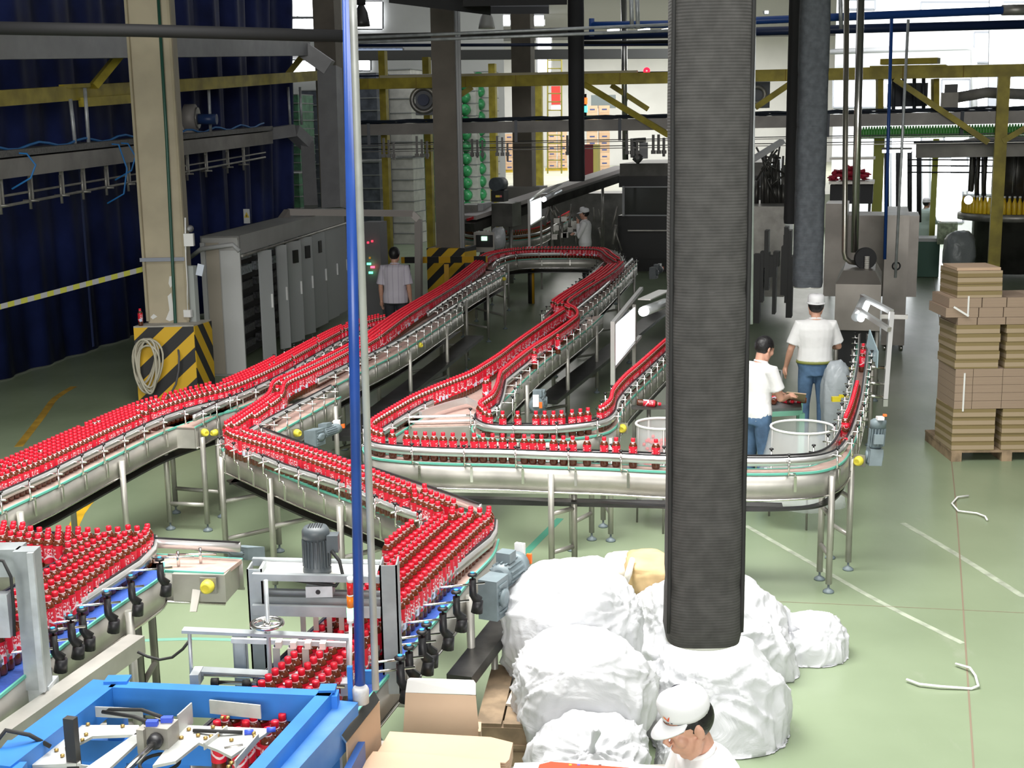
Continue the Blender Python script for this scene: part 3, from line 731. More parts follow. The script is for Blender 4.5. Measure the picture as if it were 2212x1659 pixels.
mo.lathe([(.07, 0), (.07, .035), (.062, .045), (.062, .19), (.068, .192), (.068, .225), (.055, .245), (1e-4, .248)], 24, c=m0)
for i in range(22):
    an = 2*pi*i/22; mo.box(m0+V((cos(an)*.064, sin(an)*.064, .115)), (.012, .005, .135), rz=an)
mo_ = mo.build('motor', MOTD, tq)
MB().box(m0+V((.085, -.01, .165)), (.055, .07, .085)).build('terminal_box', MOTD, mo_)
MB().tube([m0+V((.08, -.05, .135)), m0+V((.12, -.07, .09)), m0+V((.135, -.08, .02)), m0+V((.10, -.09, -.03)), m0+V((.0, -.1, -.01)), m0+V((-.14, -.1, .015)), m0+V((-.26, -.06, .0))], .009, 8).build('cable', RUBBER, mo_)
g = MB()
for i in range(6): g.box(m0+V((-.03+.012*i, 0, .249)), (.004, .07, .002))
g.build('fan_grille', BLACK, mo_)
q = at(692, 1272, GD+.02); MB().box(q, (.13, .09, .055)).build('bearing_block', GALV, tq)
MB().cyl(q+V((-.005, -.047, .0)), q+V((-.005, -.044, 0)), .012).build('bore', BLACK, tq)
# handwheel assembly in front
HD = 5.6
hub = at(577, 1347, HD)
hw = MB(); hw.torus(hub, .068, .011, 28, 10)
for i in range(3): an = 2*pi*i/3; hw.cyl(hub, hub+V((cos(an)*.066, sin(an)*.066, 0)), .007, 8)
hw.lathe([(.016, -.035), (.016, .01)], 12, c=hub)
hw.build('handwheel', BRIGHT, tq)
MB().tube([at(574, 1253, HD), at(584, 1460, HD)], .010, 10).build('threaded_spindle', GALV, tq)
def bar(name, a, b, w_, h_, m=ZINC): return MB().beam(a, b, w_, h_).build(name, m, tq)
bar('flat_bar', at(395, 1361, HD), at(757, 1377, HD), .05, .014)
bar('flat_bar', at(424, 1449, HD), at(752, 1467, HD), .06, .02)
for x0, y0, x1, y1 in ((409, 1364, 416, 1500), (752, 1377, 752, 1470)): MB().tube([at(x0, y0, HD), at(x1, y1, HD)], .009, 8).build('guide_rod', GALV, tq)
MB().tube([at(440, 1458, HD-.03), at(745, 1472, HD-.03)], .006, 8).build('shaft', BRIGHT, tq)
MB().tube([at(465, 1474, HD-.08), at(745, 1483, HD-.08)], .010, 8).build('shaft', BRIGHT, tq)
for x, y in ((464, 1473), (532, 1477), (563, 1478), (594, 1479), (630, 1480), (662, 1481)):
    q = at(x, y, HD-.08); MB().cyl(q+V((-.016, 0, 0)), q+V((.016, 0, 0)), .019, 12).build('collar', RUBBER, tq)
for x, y in ((425, 1452), (748, 1470)):
    q = at(x, y+10, HD-.03); MB().box(q, (.04, .1, .06)).build('end_bracket', GALV, tq)
# divider rail with hanging plates
RD = 5.75
bar('rail', at(500, 1383, RD), at(757, 1392, RD), .02, .022, GALV)
PB = mat('pinkish_clip', (.62, .55, .50), .5)
for x in (608, 640, 671, 703):
    q = at(x, 1386+(x-600)*.03, RD)
    MB().box(q+V((-.008, -.02, .0)), (.028, .05, .03)).build('clip', PB, tq)
    MB().box(q+V((-.02, -.035, -.09)), (.032, .008, .15)).box(q+V((-.034, .03, -.09)), (.004, .12, .15)).build('divider_plate', STEEL, tq)
for x in (655, 683, 712, 738):
    q = at(x, 1350, RD+.2); MB().box(q, (.025, .006, .12)).build('divider_plate', STEEL, tq)
for x0 in (515,):
    post(x0, 1372, .06, .05, RD+.03)
# signal tower
ts = thing('signal_tower', 'signal tower light stacked white red orange and lit green beside the blue pole', 'signal light', at(757, 1450, 5.5))
c = at(757, 1365, 5.5); s_ = 6.1/F
MB().tube([at(757, 1470, 5.5), at(757, 1345, 5.5)], .008, 8).build('pole', WHITE, ts)
for nm, y0, y1, m in (('base', 1345, 1336, WHITE), ('lens', 1336, 1313, mat('lit_green_lens', (.2, .9, .4), .3, emit=(.25, 1, .5), es=3.)), ('lens', 1312, 1287, mat('orange_lens', (.85, .20, .01), .25)), ('ring', 1287, 1284, WHITE), ('lens', 1283, 1258, mat('red_lens', (.60, .02, .02), .25)), ('cap', 1257, 1247, WHITE)):
    a, b = at(757, y0, 5.5), at(757, y1, 5.5); MB().lathe([(.0155, 0), (.0155, b.z-a.z)], 16, c=a).build(nm, m, ts)
# tall poles
one('standpipe', MB().tube([W(775, 1490, 1.3)+V((0, .05, 0)), WY(750, -60, 5.36)], .022, 14), mat('gloss_blue_pipe', (.022, .075, .34), .3, ns=5, na=.15), 'tall glossy blue pipe standing in the left half, rising out of the picture', 'pipe')
one('conduit', MB().tube([W(809, 1500, 1.28)+V((.0, .05, 0)), WY(764, 60, 5.25), WY(760, -60, 5.22)], .0155, 14), mat('pale_grey_conduit', (.50, .51, .50), .45, .3, ns=6, na=.15), 'tall pale grey conduit pipe leaning beside the glossy blue pipe', 'pipe')
p = W(776, 1500, 1.29)+V((0, .05, 0)); o = one('pipe_collar', MB().lathe([(.034, -.06), (.036, .0), (.03, .012)], 14, c=p), mat('tape_wrap', (.55, .55, .55), .5, ns=12, na=.3), 'silvery taped collar round the foot of the tall blue pipe', 'collar')
# left packer's upright
tl = thing('packer_upright', 'grey zinc machine upright at the left edge in front of red bottles', 'machine frame', (-2.3, 6.05, 0))
a = at(52, 1194, 6.0); hz_ = a.z-.92
MB().box((a.x-.01, 6.06, .92+hz_/2), (.105, .09, hz_)).build('upright', ZINC, tl); MB().box((a.x+.03, 6.0, .92+hz_/2), (.03, .02, hz_)).build('flange', GALV, tl)
MB().box((a.x-.16, 6.11, a.z-.07), (.22, .12, .14)).build('head_box', ZINC, tl)
MB().box((a.x-.15, 6.02, a.z-.32), (.10, .06, .22)).build('clamp_block', GALV, tl)
MB().box((a.x-.01, 6.1, .85), (.12, .14, .16)).build('foot_block', GALV, tl)
MB().tube([a+V((-.18, -.05, .0)), a+V((-.08, -.06, -.02)), a+V((-.05, -.06, -.1)), a+V((-.05, -.06, -.25)), a+V((-.06, -.06, -.4))], .008, 8).build('cable', RUBBER, tl)
# steel guide rail beside the left belt
one('steel_rail', MB().beam(W(296, 1390, .86), W(-40, 1628, .86), .10, .10), STEEL, 'long plain steel rail below the left blue belt, meeting the blue frame', 'rail')
# stickers on the belt side
q = W(196, 1372, .92); one('warning_sticker', MB().beam(q+V((-.01, -.06, .01)), q+V((.0, -.03, .01)), .003, .05), mat('yellow_sticker', (.75, .52, .03), .5), 'small yellow sticker on the side of the left blue-belt conveyor', 'sticker')
one('maker_sticker', MB().beam(q+V((-.005, -.06, .065)), q+V((.005, -.03, .065)), .003, .05), WHITE, 'small white sticker above the yellow one on the left belt side', 'sticker')
# big motor and sloping channel right of the right belt
gear_motor(tE, W(1066, 1288, .93), (.9, -.42, 0), (.42, .9, 0), 1.0, MOTG, mz=.09)
tc = thing('drain_channel', 'dark steel channel on legs sloping past the white bags', 'channel', (-.1, 7., 0))
a, b = W(1098, 1335, .62), W(992, 1472, .58)
MB().beam(a, b, .15, .07).build('channel', mat('dark_brushed_steel', (.13, .125, .12), .35, .8, ns=7, na=.3), tc)
for x, y in ((1068, 1400), (1018, 1470)):
    q = W(x, y, .55); leg(tc, q.x, q.y, .56, .022)
# small grey switch box on the right upright
q = at(853, 1450, 6.62); o = MB().box(q, (.062, .06, .085)).build('switch_box', mat('pale_grey_box', (.60, .62, .58), .5), tq)
MB().cyl(q+V((.03, 0, -.02)), q+V((.06, 0, -.02)), .014).build('plug', BLACK, o)

# carton blanks
CARD = mat('carton_board', (.52, .365, .25), .75, ns=2.5, na=.06)
CARDE = mat('carton_edge', (.42, .29, .18), .8, ns=40, na=.3)
CWHITE = mat('white_carton_face', (.86, .85, .83), .6)
d0 = 5.72
tcn = thing('carton', 'open brown carton with a white top flap standing by the conveyor end', 'carton', at(955, 1600, d0))
P = [at(870, 1600, d0), at(1037, 1605, d0), at(1028, 1502, d0+.06), at(876, 1496, d0+.06)]
plate(MB(), P, .006).build('panel', CARD, tcn)
P2 = [at(876, 1495, d0+.062), at(1028, 1500, d0+.062), at(1028, 1476, d0+.07), at(1023, 1469, d0+.075), at(886, 1464, d0+.075), at(880, 1468, d0+.07)]
plate(MB(), P2, .006).build('flap', CWHITE, tcn)
q = at(1036, 1590, d0-.02); MB().box(q, (.012, .03, .06)).build('side_flap', CARD, tcn)
q = at(874, 1570, d0+.02)
MB().hexa([at(870, 1604, d0)+V((0, .02, -.3)), at(1037, 1608, d0)+V((0, .02, -.3)), at(1037, 1608, d0)+V((0, .28, -.3)), at(870, 1604, d0)+V((0, .28, -.3)), at(870, 1604, d0)+V((0, .02, -.02)), at(1037, 1608, d0)+V((0, .02, -.02)), at(1037, 1608, d0)+V((0, .28, -.02)), at(870, 1604, d0)+V((0, .28, -.02))]).build('lower_box', CARD, tcn)
def stack(L, z, n, name, label, group=None, th_=.009):
    for k in range(n):
        P = [W(x, y, z) for x, y in L]; zz = z-k*th_
        mb = MB(); mb.prism([(p.x, p.y) for p in P], zz-th_*.8, zz)
        o = one(name, mb, CARD, label if k == 0 else label.replace('topmost', 'lower'), 'carton blank', group)
stack([(815, 1625), (842, 1580), (1060, 1592), (1108, 1604), (1100, 1640), (1092, 1648), (870, 1632)], 1.0, 8, 'carton_blank', 'topmost flat brown carton blank of the rear pile before the white-flapped carton', 'blanks in the rear pile')
stack([(772, 1668), (806, 1623), (905, 1628), (1080, 1643), (1084, 1690), (1000, 1700)], 1.012, 6, 'carton_blank', 'topmost flat brown carton blank of the front pile at the picture bottom', 'blanks in the front pile')
t_ = thing('feed_table', 'steel table under the flat brown carton blanks', 'table', W(930, 1640, .9))
P = [W(x, y, .9) for x, y in ((770, 1600), (1090, 1612), (1105, 1700), (740, 1700))]
MB().prism([(p.x, p.y) for p in P], .86, .905).build('tabletop', STEEL, t_)
for p in P: q = p*.9+(sum(P, V())/4)*.1; leg(t_, q.x, q.y, .87, .02, False)
P = [at(750, 1603, 4.92), at(820, 1514, 5.30), at(824, 1612, 5.32), at(800, 1690, 5.2), at(754, 1700, 4.94)]
one('brown_sheet', plate(MB(), P, .006), CARD, 'brown board sheet standing against the bent steel guide plate', 'carton blank')  # reflection of carton board in steel, built as a brown sheet
P = [at(738, 1588, 4.9), at(808, 1492, 5.32), at(820, 1513, 5.28), at(749, 1603, 4.88)]
one('guide_plate', plate(MB(), P, .008), BRIGHT, 'bent bright steel guide plate slanting beside the blue frame', 'guide plate')
# printed carton at the bottom edge
tp = thing('printed_carton', 'white and red printed carton lying at the bottom edge before the white bags', 'carton', (.45, 5.2, .9))
P = [W(x, y, 1.0) for x, y in ((1112, 1648), (1300, 1642), (1470, 1660), (1480, 1720), (1090, 1720))]
MB().prism([(p.x, p.y) for p in P], .92, 1.0).build('carton', CWHITE, tp)
P = [W(x, y, 1.002) for x, y in ((1165, 1651), (1190, 1645), (1430, 1664), (1440, 1700), (1150, 1700))]
MB().prism([(p.x, p.y) for p in P], 1.0, 1.002).build('red_panel', mat('printed_red', (.72, .06, .02), .45), tp)
for x, cI in ((1232, (.7, .5, .05)), (1250, (.08, .12, .6)), (1267, (.7, .05, .05)), (1296, (.1, .1, .1))):
    q = W(x, 1652, 1.003); MB().box(q, (.012, .008, .002)).build('colour_mark', mat('mark_%d' % x, cI, .5), tp)
t_ = thing('work_table', 'table under the printed carton at the bottom edge', 'table', W(1290, 1690, 0))
q = W(1290, 1700, .9); MB().box((q.x, q.y-.1, .9), (.75, .5, .04)).build('tabletop', STEEL, t_)
for sx in (-1, 1):
    for sy in (-1, 1): leg(t_, q.x+sx*.33, q.y-.1+sy*.2, .88, .02, False)

one('cable', MB().tube([at(297, 1408, 6.5), at(318, 1418, 6.5), at(345, 1425, 6.5), at(372, 1420, 6.5), at(395, 1402, 6.5), at(412, 1380, 6.5)], .008, 8), RUBBER, 'black cable sagging from the end of the plain steel rail over the green floor', 'cable')
q = W(428, 1268, BZ-.1)+V((0, -.04, 0)); MB().hexa([q+V((-.025, 0, 0)), q+V((.025, 0, 0)), q+V((.025, .02, 0)), q+V((-.025, .02, 0)), q+V((-.035, -.06, -.12)), q+V((.005, -.06, -.12)), q+V((.005, -.04, -.13)), q+V((-.035, -.04, -.13))]).build('drain_spout', mat('pale_spout', (.6, .57, .52), .5), tG)
for k, (L, z_) in enumerate((([(745, 948), (1026, 728)], .42), ([(1180, 868), (1470, 640)], .42))):
    a, b = W(*L[0], z_), W(*L[1], z_); t_ = thing('drain_channel', ('long dark low channel between the left and middle accumulation conveyors', 'long dark low channel between the middle accumulation conveyor and the light board')[k], 'channel', (a+b)/2)
    MB().beam(a, b, .28, .05).build('channel', MATS['dark_tray_steel'], t_)
    for f in (.1, .5, .9): q = a.lerp(b, f); leg(t_, q.x, q.y, z_-.02, .02)
# wooden pallet
WOOD = mat('weathered_pallet_wood', (.30, .215, .135), .8, ns=7, na=.4)
def pallet(name, label, c, rz, w_, d_, z0=0., hh=.14, par=None, nb=6, m=WOOD):
    t = thing(name, label, 'pallet', (c[0], c[1], z0)); Rz = Matrix.Rotation(rz, 3, 'Z')
    for i in range(nb):
        u = (i+.5)/nb-.5; MB().box(V(c[:2]+(0,))+Rz @ V((u*w_, 0, 0))+V((0, 0, z0+hh-.011)), (w_/nb*.92, d_, .022), rz=rz).build('deck_board', m, t)
    for v in (-.45, 0, .45):
        MB().box(V(c[:2]+(0,))+Rz @ V((0, v*d_, 0))+V((0, 0, z0+hh-.072)), (w_, .09, .1), rz=rz).build('stringer', m, t)
        MB().box(V(c[:2]+(0,))+Rz @ V((0, v*d_, 0))+V((0, 0, z0+.011)), (w_, .11, .022), rz=rz).build('base_board', m, t)
    return t
q = W(1140, 1572, .42)
for k in range(3): pallet('pallet', ('bottom', 'middle', 'top')[k]+' weathered wooden pallet of the stack beside the white bags', (q.x+.20, q.y+.42), -.1, .9, .8, .14*k)
q = W(1122, 1500, .43); one('board_sheet', MB().box((q.x+.04, q.y, .428), (.18, .3, .012), rz=-.2), mat('beige_board', (.62, .56, .48), .7), 'beige board sheet lying on the top wooden pallet', 'board')
# ------------------------------------------------------------------ bags, ducts
def bag_mat(name, col, tr=.25, rough=.3):
    m = bpy.data.materials.new(name); m.use_nodes = True; nt = m.node_tree; b = nt.nodes['Principled BSDF']; N = nt.nodes.new; L = nt.links.new
    b.inputs['Base Color'].default_value = (*col, 1); b.inputs['Roughness'].default_value = rough; b.inputs['Specular IOR Level'].default_value = .6
    tc = N('ShaderNodeTexCoord'); n = N('ShaderNodeTexNoise'); n.inputs['Scale'].default_value = 5; n.inputs['Detail'].default_value = 5; n.inputs['Distortion'].default_value = 1.4
    L(tc.outputs['Object'], n.inputs['Vector']); bp = N('ShaderNodeBump'); bp.inputs['Strength'].default_value = .55; bp.inputs['Distance'].default_value = .03
    L(n.outputs['Fac'], bp.inputs['Height']); L(bp.outputs['Normal'], b.inputs['Normal'])
    t = N('ShaderNodeBsdfTranslucent'); t.inputs['Color'].default_value = (*col, 1); mx = N('ShaderNodeMixShader'); mx.inputs[0].default_value = tr
    L(b.outputs[0], mx.inputs[1]); L(t.outputs[0], mx.inputs[2]); L(mx.outputs[0], nt.nodes['Material Output'].inputs['Surface']); return m
BAGM = bag_mat('white_plastic_film', (.74, .75, .775))
def bag(label, c, r, seed, knot=None, sub=5, m=None, name='plastic_bag', cat='bag', squash=0., fold=.05, boxy=.78, zmin=0.004, pleat=.06):
    c = V(c); bm = bmesh.new(); bmesh.ops.create_icosphere(bm, subdivisions=sub, radius=1); rs = random.Random(seed); off = V((rs.uniform(0, 50), rs.uniform(0, 50), rs.uniform(0, 50)))
    kd = V(knot).normalized() if knot else None
    tens = [(V((rs.uniform(-1, 1), rs.uniform(-1, .2), rs.uniform(-.5, 1))).normalized(), rs.uniform(0, 6), rs.randint(7, 13)) for _ in range(6)]
    for v in bm.verts:
        n = v.co.normalized()
        # boxier than a ball
        q = V([math.copysign(abs(x)**boxy, x) for x in n]); 
        d = 1+.12*noise.noise(n*1.5+off)+.03*noise.noise(n*4+off)
        rg = 1-abs(noise.noise(n*2.3+off*1.7)); rg2 = 1-abs(noise.noise(V((n.x*6, n.y*6, n.z*3.))+off))
        d += fold*(rg**6)+fold*.45*(rg2**5)-fold*.4
        for td, ph_, kk in tens:
            an = math.acos(max(-1, min(1, n.dot(td)))); c_ = n.cross(td); az = atan2(c_.dot(td.orthogonal().normalized()), c_.dot(td.cross(td.orthogonal()).normalized()))
            d += pleat*math.exp(-(an/.75)**2)*min(1, an/.15)*((1-abs(sin(az*kk*.5+ph_+2*noise.noise(n*2+off))))**3-.25)
        p = q*d
        if kd:
            a = n.dot(kd)
            if a > .75: p = p*(1-.25*((a-.75)/.25))
            k = max(0, a); az = atan2(n.cross(kd).x, n.cross(kd).y)
            p *= 1+.035*k*sin(az*11+seed)
        w = V((p.x*r[0], p.y*r[1], p.z*r[2]))+c
        if w.z < zmin: w.z = zmin+.003*rs.random(); 
        v.co = w
    me = bpy.data.meshes.new(name); bm.to_mesh(me); bm.free(); me.materials.append(m or BAGM); me.polygons.foreach_set('use_smooth', [True]*len(me.polygons))
    o = bpy.data.objects.new(name, me); C.objects.link(o); tag(o, label, cat)
    if knot:
        P = c+V((kd.x*r[0], kd.y*r[1], kd.z*r[2]))*.78
        mb = MB(); sd = kd.orthogonal().normalized()
        mb.tube([P-kd*.02, P+kd*.03, P+kd*.06+sd*.01, P+kd*.13+sd*.035, P+kd*.17+sd*.03], [.05, .018, .013, .026, .012], 10); mb.build('tied_neck', m or BAGM, o)
    return o
def bagpx(label, x, y, d, wx, hy, seed, dep=.8, **k):
    k.setdefault('sub', 6)
    c = WY(x, y, d); s = F/d*1.0; return bag(label, c, (wx/2/s, wx/2/s*dep, hy/2/s*1.03), seed, **k)
bagpx('largest white plastic bag, topmost at the left of the heap', 1236, 1375, 7.35, 330, 330, 3, dep=.7, fold=.04)
bagpx('swollen white plastic bag below the topmost one, left front of the heap', 1258, 1512, 6.8, 330, 300, 11, dep=.75, fold=.04)
bagpx('lowest front white plastic bag, knotted and cut by the picture bottom', 1275, 1690, 6.35, 285, 300, 5, dep=.9, knot=(.0, -.5, .85), fold=.05)
bagpx('white plastic bag at the back of the heap behind the tall dark duct', 1530, 1425, 8.35, 370, 380, 8, dep=.8)
bagpx('big white plastic bag in front, behind the man in the peaked cap', 1545, 1565, 7.35, 340, 390, 21, dep=.8, fold=.04)
bagpx('tied white plastic bag standing apart at the right end of the heap', 1738, 1428, 8.5, 190, 225, 33, dep=.85, pleat=.035, knot=(-.45, -.1, .9), boxy=.75)
bagpx('small white plastic bag left of the man in the peaked cap', 1462, 1670, 6.75, 105, 190, 41, dep=.9)
bagpx('white plastic bag wedged between the heap and the bag behind the capped man', 1415, 1580, 7.75, 190, 320, 57, dep=.8)
# paper sacks behind the heap
SACK = mat('white_paper_sack', (.78, .74, .66), .75, ns=4, na=.15, bump=.3, bs=7)
SACKB = mat('brown_paper_sack', (.62, .44, .22), .75, ns=4, na=.25, bump=.3, bs=7)
for lab, x, y, d, w_, h_, m, sd in (('white paper sack lying highest behind the bag heap', 1345, 1228, 8.95, 80, 60, SACK, 61), ('brown paper sack with a white band behind the bag heap', 1404, 1238, 8.75, 110, 80, SACKB, 63), ('lower white and brown paper sack half hidden behind the bag heap', 1395, 1305, 8.7, 90, 75, SACK, 65)):
    o = bagpx(lab, x, y, d, w_, h_, sd, m=m, name='paper_sack', cat='sack', boxy=.55, fold=.04, sub=4, dep=1.4)
q = WY(1372, 1240, 8.45); 
one('sack_band', MB().tube([WY(1350, 1262, 8.52), WY(1358, 1238, 8.5), WY(1366, 1208, 8.62)], [.02, .026, .02], 8), SACK, 'crumpled white paper band hanging over the brown sack', 'paper')
pallet('pallet', 'wooden pallet carrying the paper sacks behind the bag heap', (WY(1385, 1300, 9.0).x, 9.05), -.2, .9, .8)
for k, z in ((0, .14), (1, .24), (2, .34)):
    q = WY(1385, 1300, 9.0); bag('paper sack in the flat pile on the pallet, hidden behind the bag heap', (q.x+.03*k, 9.05, z+.06), (.36, .28, .07), 70+k, m=SACK, name='paper_sack', cat='sack', sub=3, boxy=.5)['group'] = 'sacks piled on the pallet'

# soft air ducts
def fabric_mat(name, col, pitch):
    m = mat(name, col, .8, ns=14, na=.25); nt = m.node_tree; b = nt.nodes['Principled BSDF']; N = nt.nodes.new; L = nt.links.new
    tc = N('ShaderNodeTexCoord'); wv = N('ShaderNodeTexWave'); wv.bands_direction = 'Z'; wv.inputs['Scale'].default_value = pitch; wv.inputs['Distortion'].default_value = .4; wv.inputs['Detail'].default_value = 1
    L(tc.outputs['Object'], wv.inputs['Vector']); bp = N('ShaderNodeBump'); bp.inputs['Strength'].default_value = .25; bp.inputs['Distance'].default_value = .004
    L(wv.outputs['Fac'], bp.inputs['Height']); L(bp.outputs['Normal'], b.inputs['Normal']); return m
DUCT = fabric_mat('dark_ribbed_duct_fabric', (.062, .060, .058), 22); DUCTS = fabric_mat('slate_duct_fabric', (.085, .095, .11), 16)
def duct(label, x, ybot, d, wpx, m, ztop=8.0, x_top=None, square=3.2, dep=1., seam=True, zb=None, lin=True, bands=()):
    b0 = WY(x, ybot, d); s = F/d; r = wpx/2/s; t0 = WY(x_top if x_top else x, 0, d); 
    zs = [b0.z]; 
    while zs[-1] < ztop-.06: zs.append(zs[-1]+.06)
    n = 36; mb = MB(); vs = []
    def prof(an, k): 
        c, s_ = cos(an), sin(an); e = 2/square; return V((math.copysign(abs(c)**e, c)*r*k, math.copysign(abs(s_)**e, s_)*r*dep*k, 0))
    cx = b0.x; 
    for i, z in enumerate(zs):
        u = (z-b0.z)
        k = 1+.035*math.exp(-((u-.02)/.06)**2)+.012*sin(u*5.1)+.006*sin(u*13)
        if i == 0: k = .97
        for bz in bands:
            if abs(z-bz) < .031: k -= .025
        for j in range(n):
            p = prof(2*pi*j/n, k)*(1+.012*noise.noise(V((cos(2*pi*j/n)*2, sin(2*pi*j/n)*2, z*2.))))
            vs.append(V((cx+p.x, d+p.y+r*dep, z)))
    fs = [(i*n+j, i*n+(j+1) % n, (i+1)*n+(j+1) % n, (i+1)*n+j) for i in range(len(zs)-1) for j in range(n)]
    mb.add(vs, fs, True); t = thing('air_duct', label, 'duct', (cx, d+r*dep, b0.z)); mb.build('duct_sleeve', m, t)
    if lin:
        l = MB(); l.lathe([(r*.96, .012), (r*.985, -.012), (r*.90, -.012), (r*.88, .25)], 32, Matrix.Diagonal((1, dep, 1)), (cx, d+r*dep, b0.z)); l.build('white_lining', mat('white_duct_lining', (.75, .74, .70), .6), t)
    if seam:
        for sx in (-1, 1):
            P = [V((cx+sx*r*(.965+.02*noise.noise(V((z*1.5, sx*3, 0)))), d+r*dep*(1-.62), z)) for z in zs[1::2]]
            MB().tube(P, .012, 6).build('black_seam', RUBBER, t)
    for bz in bands: MB().lathe([(r*1.0, bz), (r*1.005, bz+.012)], 36, Matrix.Diagonal((.985, dep*.985, 1)), (cx, d+r*dep, 0)).build('joint_band', m, t)
    return t
duct('huge dark grey fabric air duct hanging in the right half of the foreground', 1527, 1402, 5.9, 174, DUCT, bands=(2.85, 1.42), dep=.9)
# steel hanger wire beside it
one('hanger_tube', MB().tube([WY(1622, 700, 6.2), WY(1626, 300, 6.2), WY(1629, -40, 6.2)], .010, 8), GALV, 'thin grey tube hanging along the right edge of the huge duct', 'tube')
duct('slate grey fabric air duct ending above the man with the white round cap', 1750, 622, 15.2, 62, DUCTS, bands=(2.9, 3.6, 4.2), dep=.9, seam=False)
duct('black fabric air duct half hidden behind the slate grey duct', 1716, 484, 16.2, 36, mat('black_duct_cloth', (.014, .014, .016), .8), seam=False, lin=False, ztop=8)
duct('black round air duct ending over the conveyors near the far loop', 1247, 392, 24, 34, mat('black_duct_cloth', (.014, .014, .016), .8), seam=False, lin=False, square=2, ztop=8.5)
# ------------------------------------------------------------------ people
SKIN = mat('skin', (.60, .33, .235), .5, sss=.1, ns=30, na=.06)
SHIRT = mat('white_shirt_cloth', (.80, .80, .80), .8, ns=3, na=.05, bump=.35, bs=9)
JEANS = mat('blue_jeans_denim', (.085, .16, .28), .85, ns=6, na=.4, bump=.3, bs=12)
HAIR = mat('black_hair', (.012, .011, .012), .45, ns=40, na=.3, bump=.3)
TROUS = mat('dark_trousers', (.03, .032, .04), .85)
SHOE = mat('dark_shoes', (.02, .02, .022), .5)
CAPW = mat('white_cap_cloth', (.80, .80, .82), .75, bump=.1, ns=20)
def remesh(mb, name, m, voxel, parent, smooth=2, label=None):
    me = mb.mesh(name+'_src', m); o = bpy.data.objects.new(name+'_src', me); C.objects.link(o)
    r = o.modifiers.new('r', 'REMESH'); r.mode = 'VOXEL'; r.voxel_size = voxel; r.use_smooth_shade = True
    if smooth: s_ = o.modifiers.new('s', 'SMOOTH'); s_.iterations = smooth; s_.factor = .5
    dg = bpy.context.evaluated_depsgraph_get(); dg.update()
    nm = bpy.data.meshes.new_from_object(o.evaluated_get(dg)); nm.name = name
    bpy.data.objects.remove(o); bpy.data.meshes.remove(me)
    nm.materials.clear(); nm.materials.append(m); nm.polygons.foreach_set('use_smooth', [True]*len(nm.polygons))
    c = bpy.data.objects.new(name, nm); C.objects.link(c); c.parent = parent
    if label: c['label'] = label
    return c
def loft(mb, rings, n=20):
    vs = []
    for (c, rx, ry, M) in rings:
        for j in range(n):
            q = V((rx*cos(2*pi*j/n), ry*sin(2*pi*j/n), 0)); vs.append((M @ q if M else q)+V(c))
    k = len(rings)
    fs = [(i*n+j, i*n+(j+1) % n, (i+1)*n+(j+1) % n, (i+1)*n+j) for i in range(k-1) for j in range(n)]
    mb.add(vs, fs+[tuple(reversed(range(n))), tuple(range((k-1)*n, k*n))], True)
def hand(mb, w, d, nrm, s=1., curl=.5, right=True):
    """palm at the wrist w, pointing along d, palm facing nrm"""
    d = V(d).normalized(); nrm = (V(nrm)-d*V(nrm).dot(d)).normalized(); side = d.cross(nrm)*(1 if right else -1)
    mb.tube([w-d*.02, w+d*.02*s, w+d*.055*s, w+d*.085*s], [.024*s, .028*s, .034*s, .030*s], 10)
    for i, (o, L) in enumerate(((-.027, .072), (-.009, .080), (.010, .075), (.027, .058))):
        b = w+d*.08*s+side*o*s; a = curl*(.8+.12*i); p = [b-d*.02*s, b]; dirv = d.copy()
        for k in range(3):
            ca, sa = cos(a*(k+1)*.55), sin(a*(k+1)*.55); p.append(p[-1]+(d*ca+nrm*sa)*L*s*(.42, .32, .26)[k])
        mb.tube(p, [.0095*s, .0095*s, .009*s, .0085*s, .0075*s], 8)
    b = w+d*.025*s-side*.025*s
    mb.tube([b, b-side*.022*s+d*.025*s+nrm*.01*s, b-side*.028*s+d*.05*s+nrm*.018*s, b-side*.024*s+d*.068*s+nrm*.024*s], [.013*s, .012*s, .0105*s, .009*s], 8)
def head_parts(mb, hc, M, fine=False):
    P = lambda x, y, z: M @ V((x, y, z))+hc
    mb.ball(P(0, -.012, .03), 1, 20, 14, (.075, .096, .092), M); mb.ball(P(0, .028, -.045), 1, 18, 12, (.059, .062, .074), M)
    mb.ball(P(0, .052, -.102), 1, 12, 8, (.030, .028, .024), M)
    for s in (-1, 1):
        mb.tube([P(s*.058, -.005, -.035), P(s*.050, .02, -.08), P(s*.02, .052, -.108)], [.024, .024, .022], 8)
        mb.ball(P(s*.038, .060, -.022), 1, 10, 8, (.030, .028, .030), M)
        mb.ball(P(s*.078, -.010, -.004), 1, 12, 8, (.010, .020, .032), M @ Matrix.Rotation(s*.35, 3, 'Z'))
        mb.ball(P(s*.031, .078, .008), 1, 10, 8, (.018, .014, .012), M)
        mb.ball(P(s*.012, .104, -.033), 1, 8, 6, (.010, .010, .009), M)
    mb.tube([P(-.048, .070, .028), P(-.02, .086, .030), P(.02, .086, .030), P(.048, .070, .028)], [.011, .013, .013, .011], 8)
    mb.tube([P(0, .088, .018), P(0, .100, -.005), P(0, .114, -.028)], [.009, .010, .013], 8)
    mb.tube([P(-.024, .082, -.064), P(0, .095, -.061), P(.024, .082, -.064)], [.005, .0085, .005], 8)
    mb.tube([P(-.020, .080, -.075), P(0, .091, -.076), P(.020, .080, -.075)], [.005, .009, .005], 8)
    mb.ball(P(0, .080, -.069), 1, 10, 8, (.030, .012, .022), M)
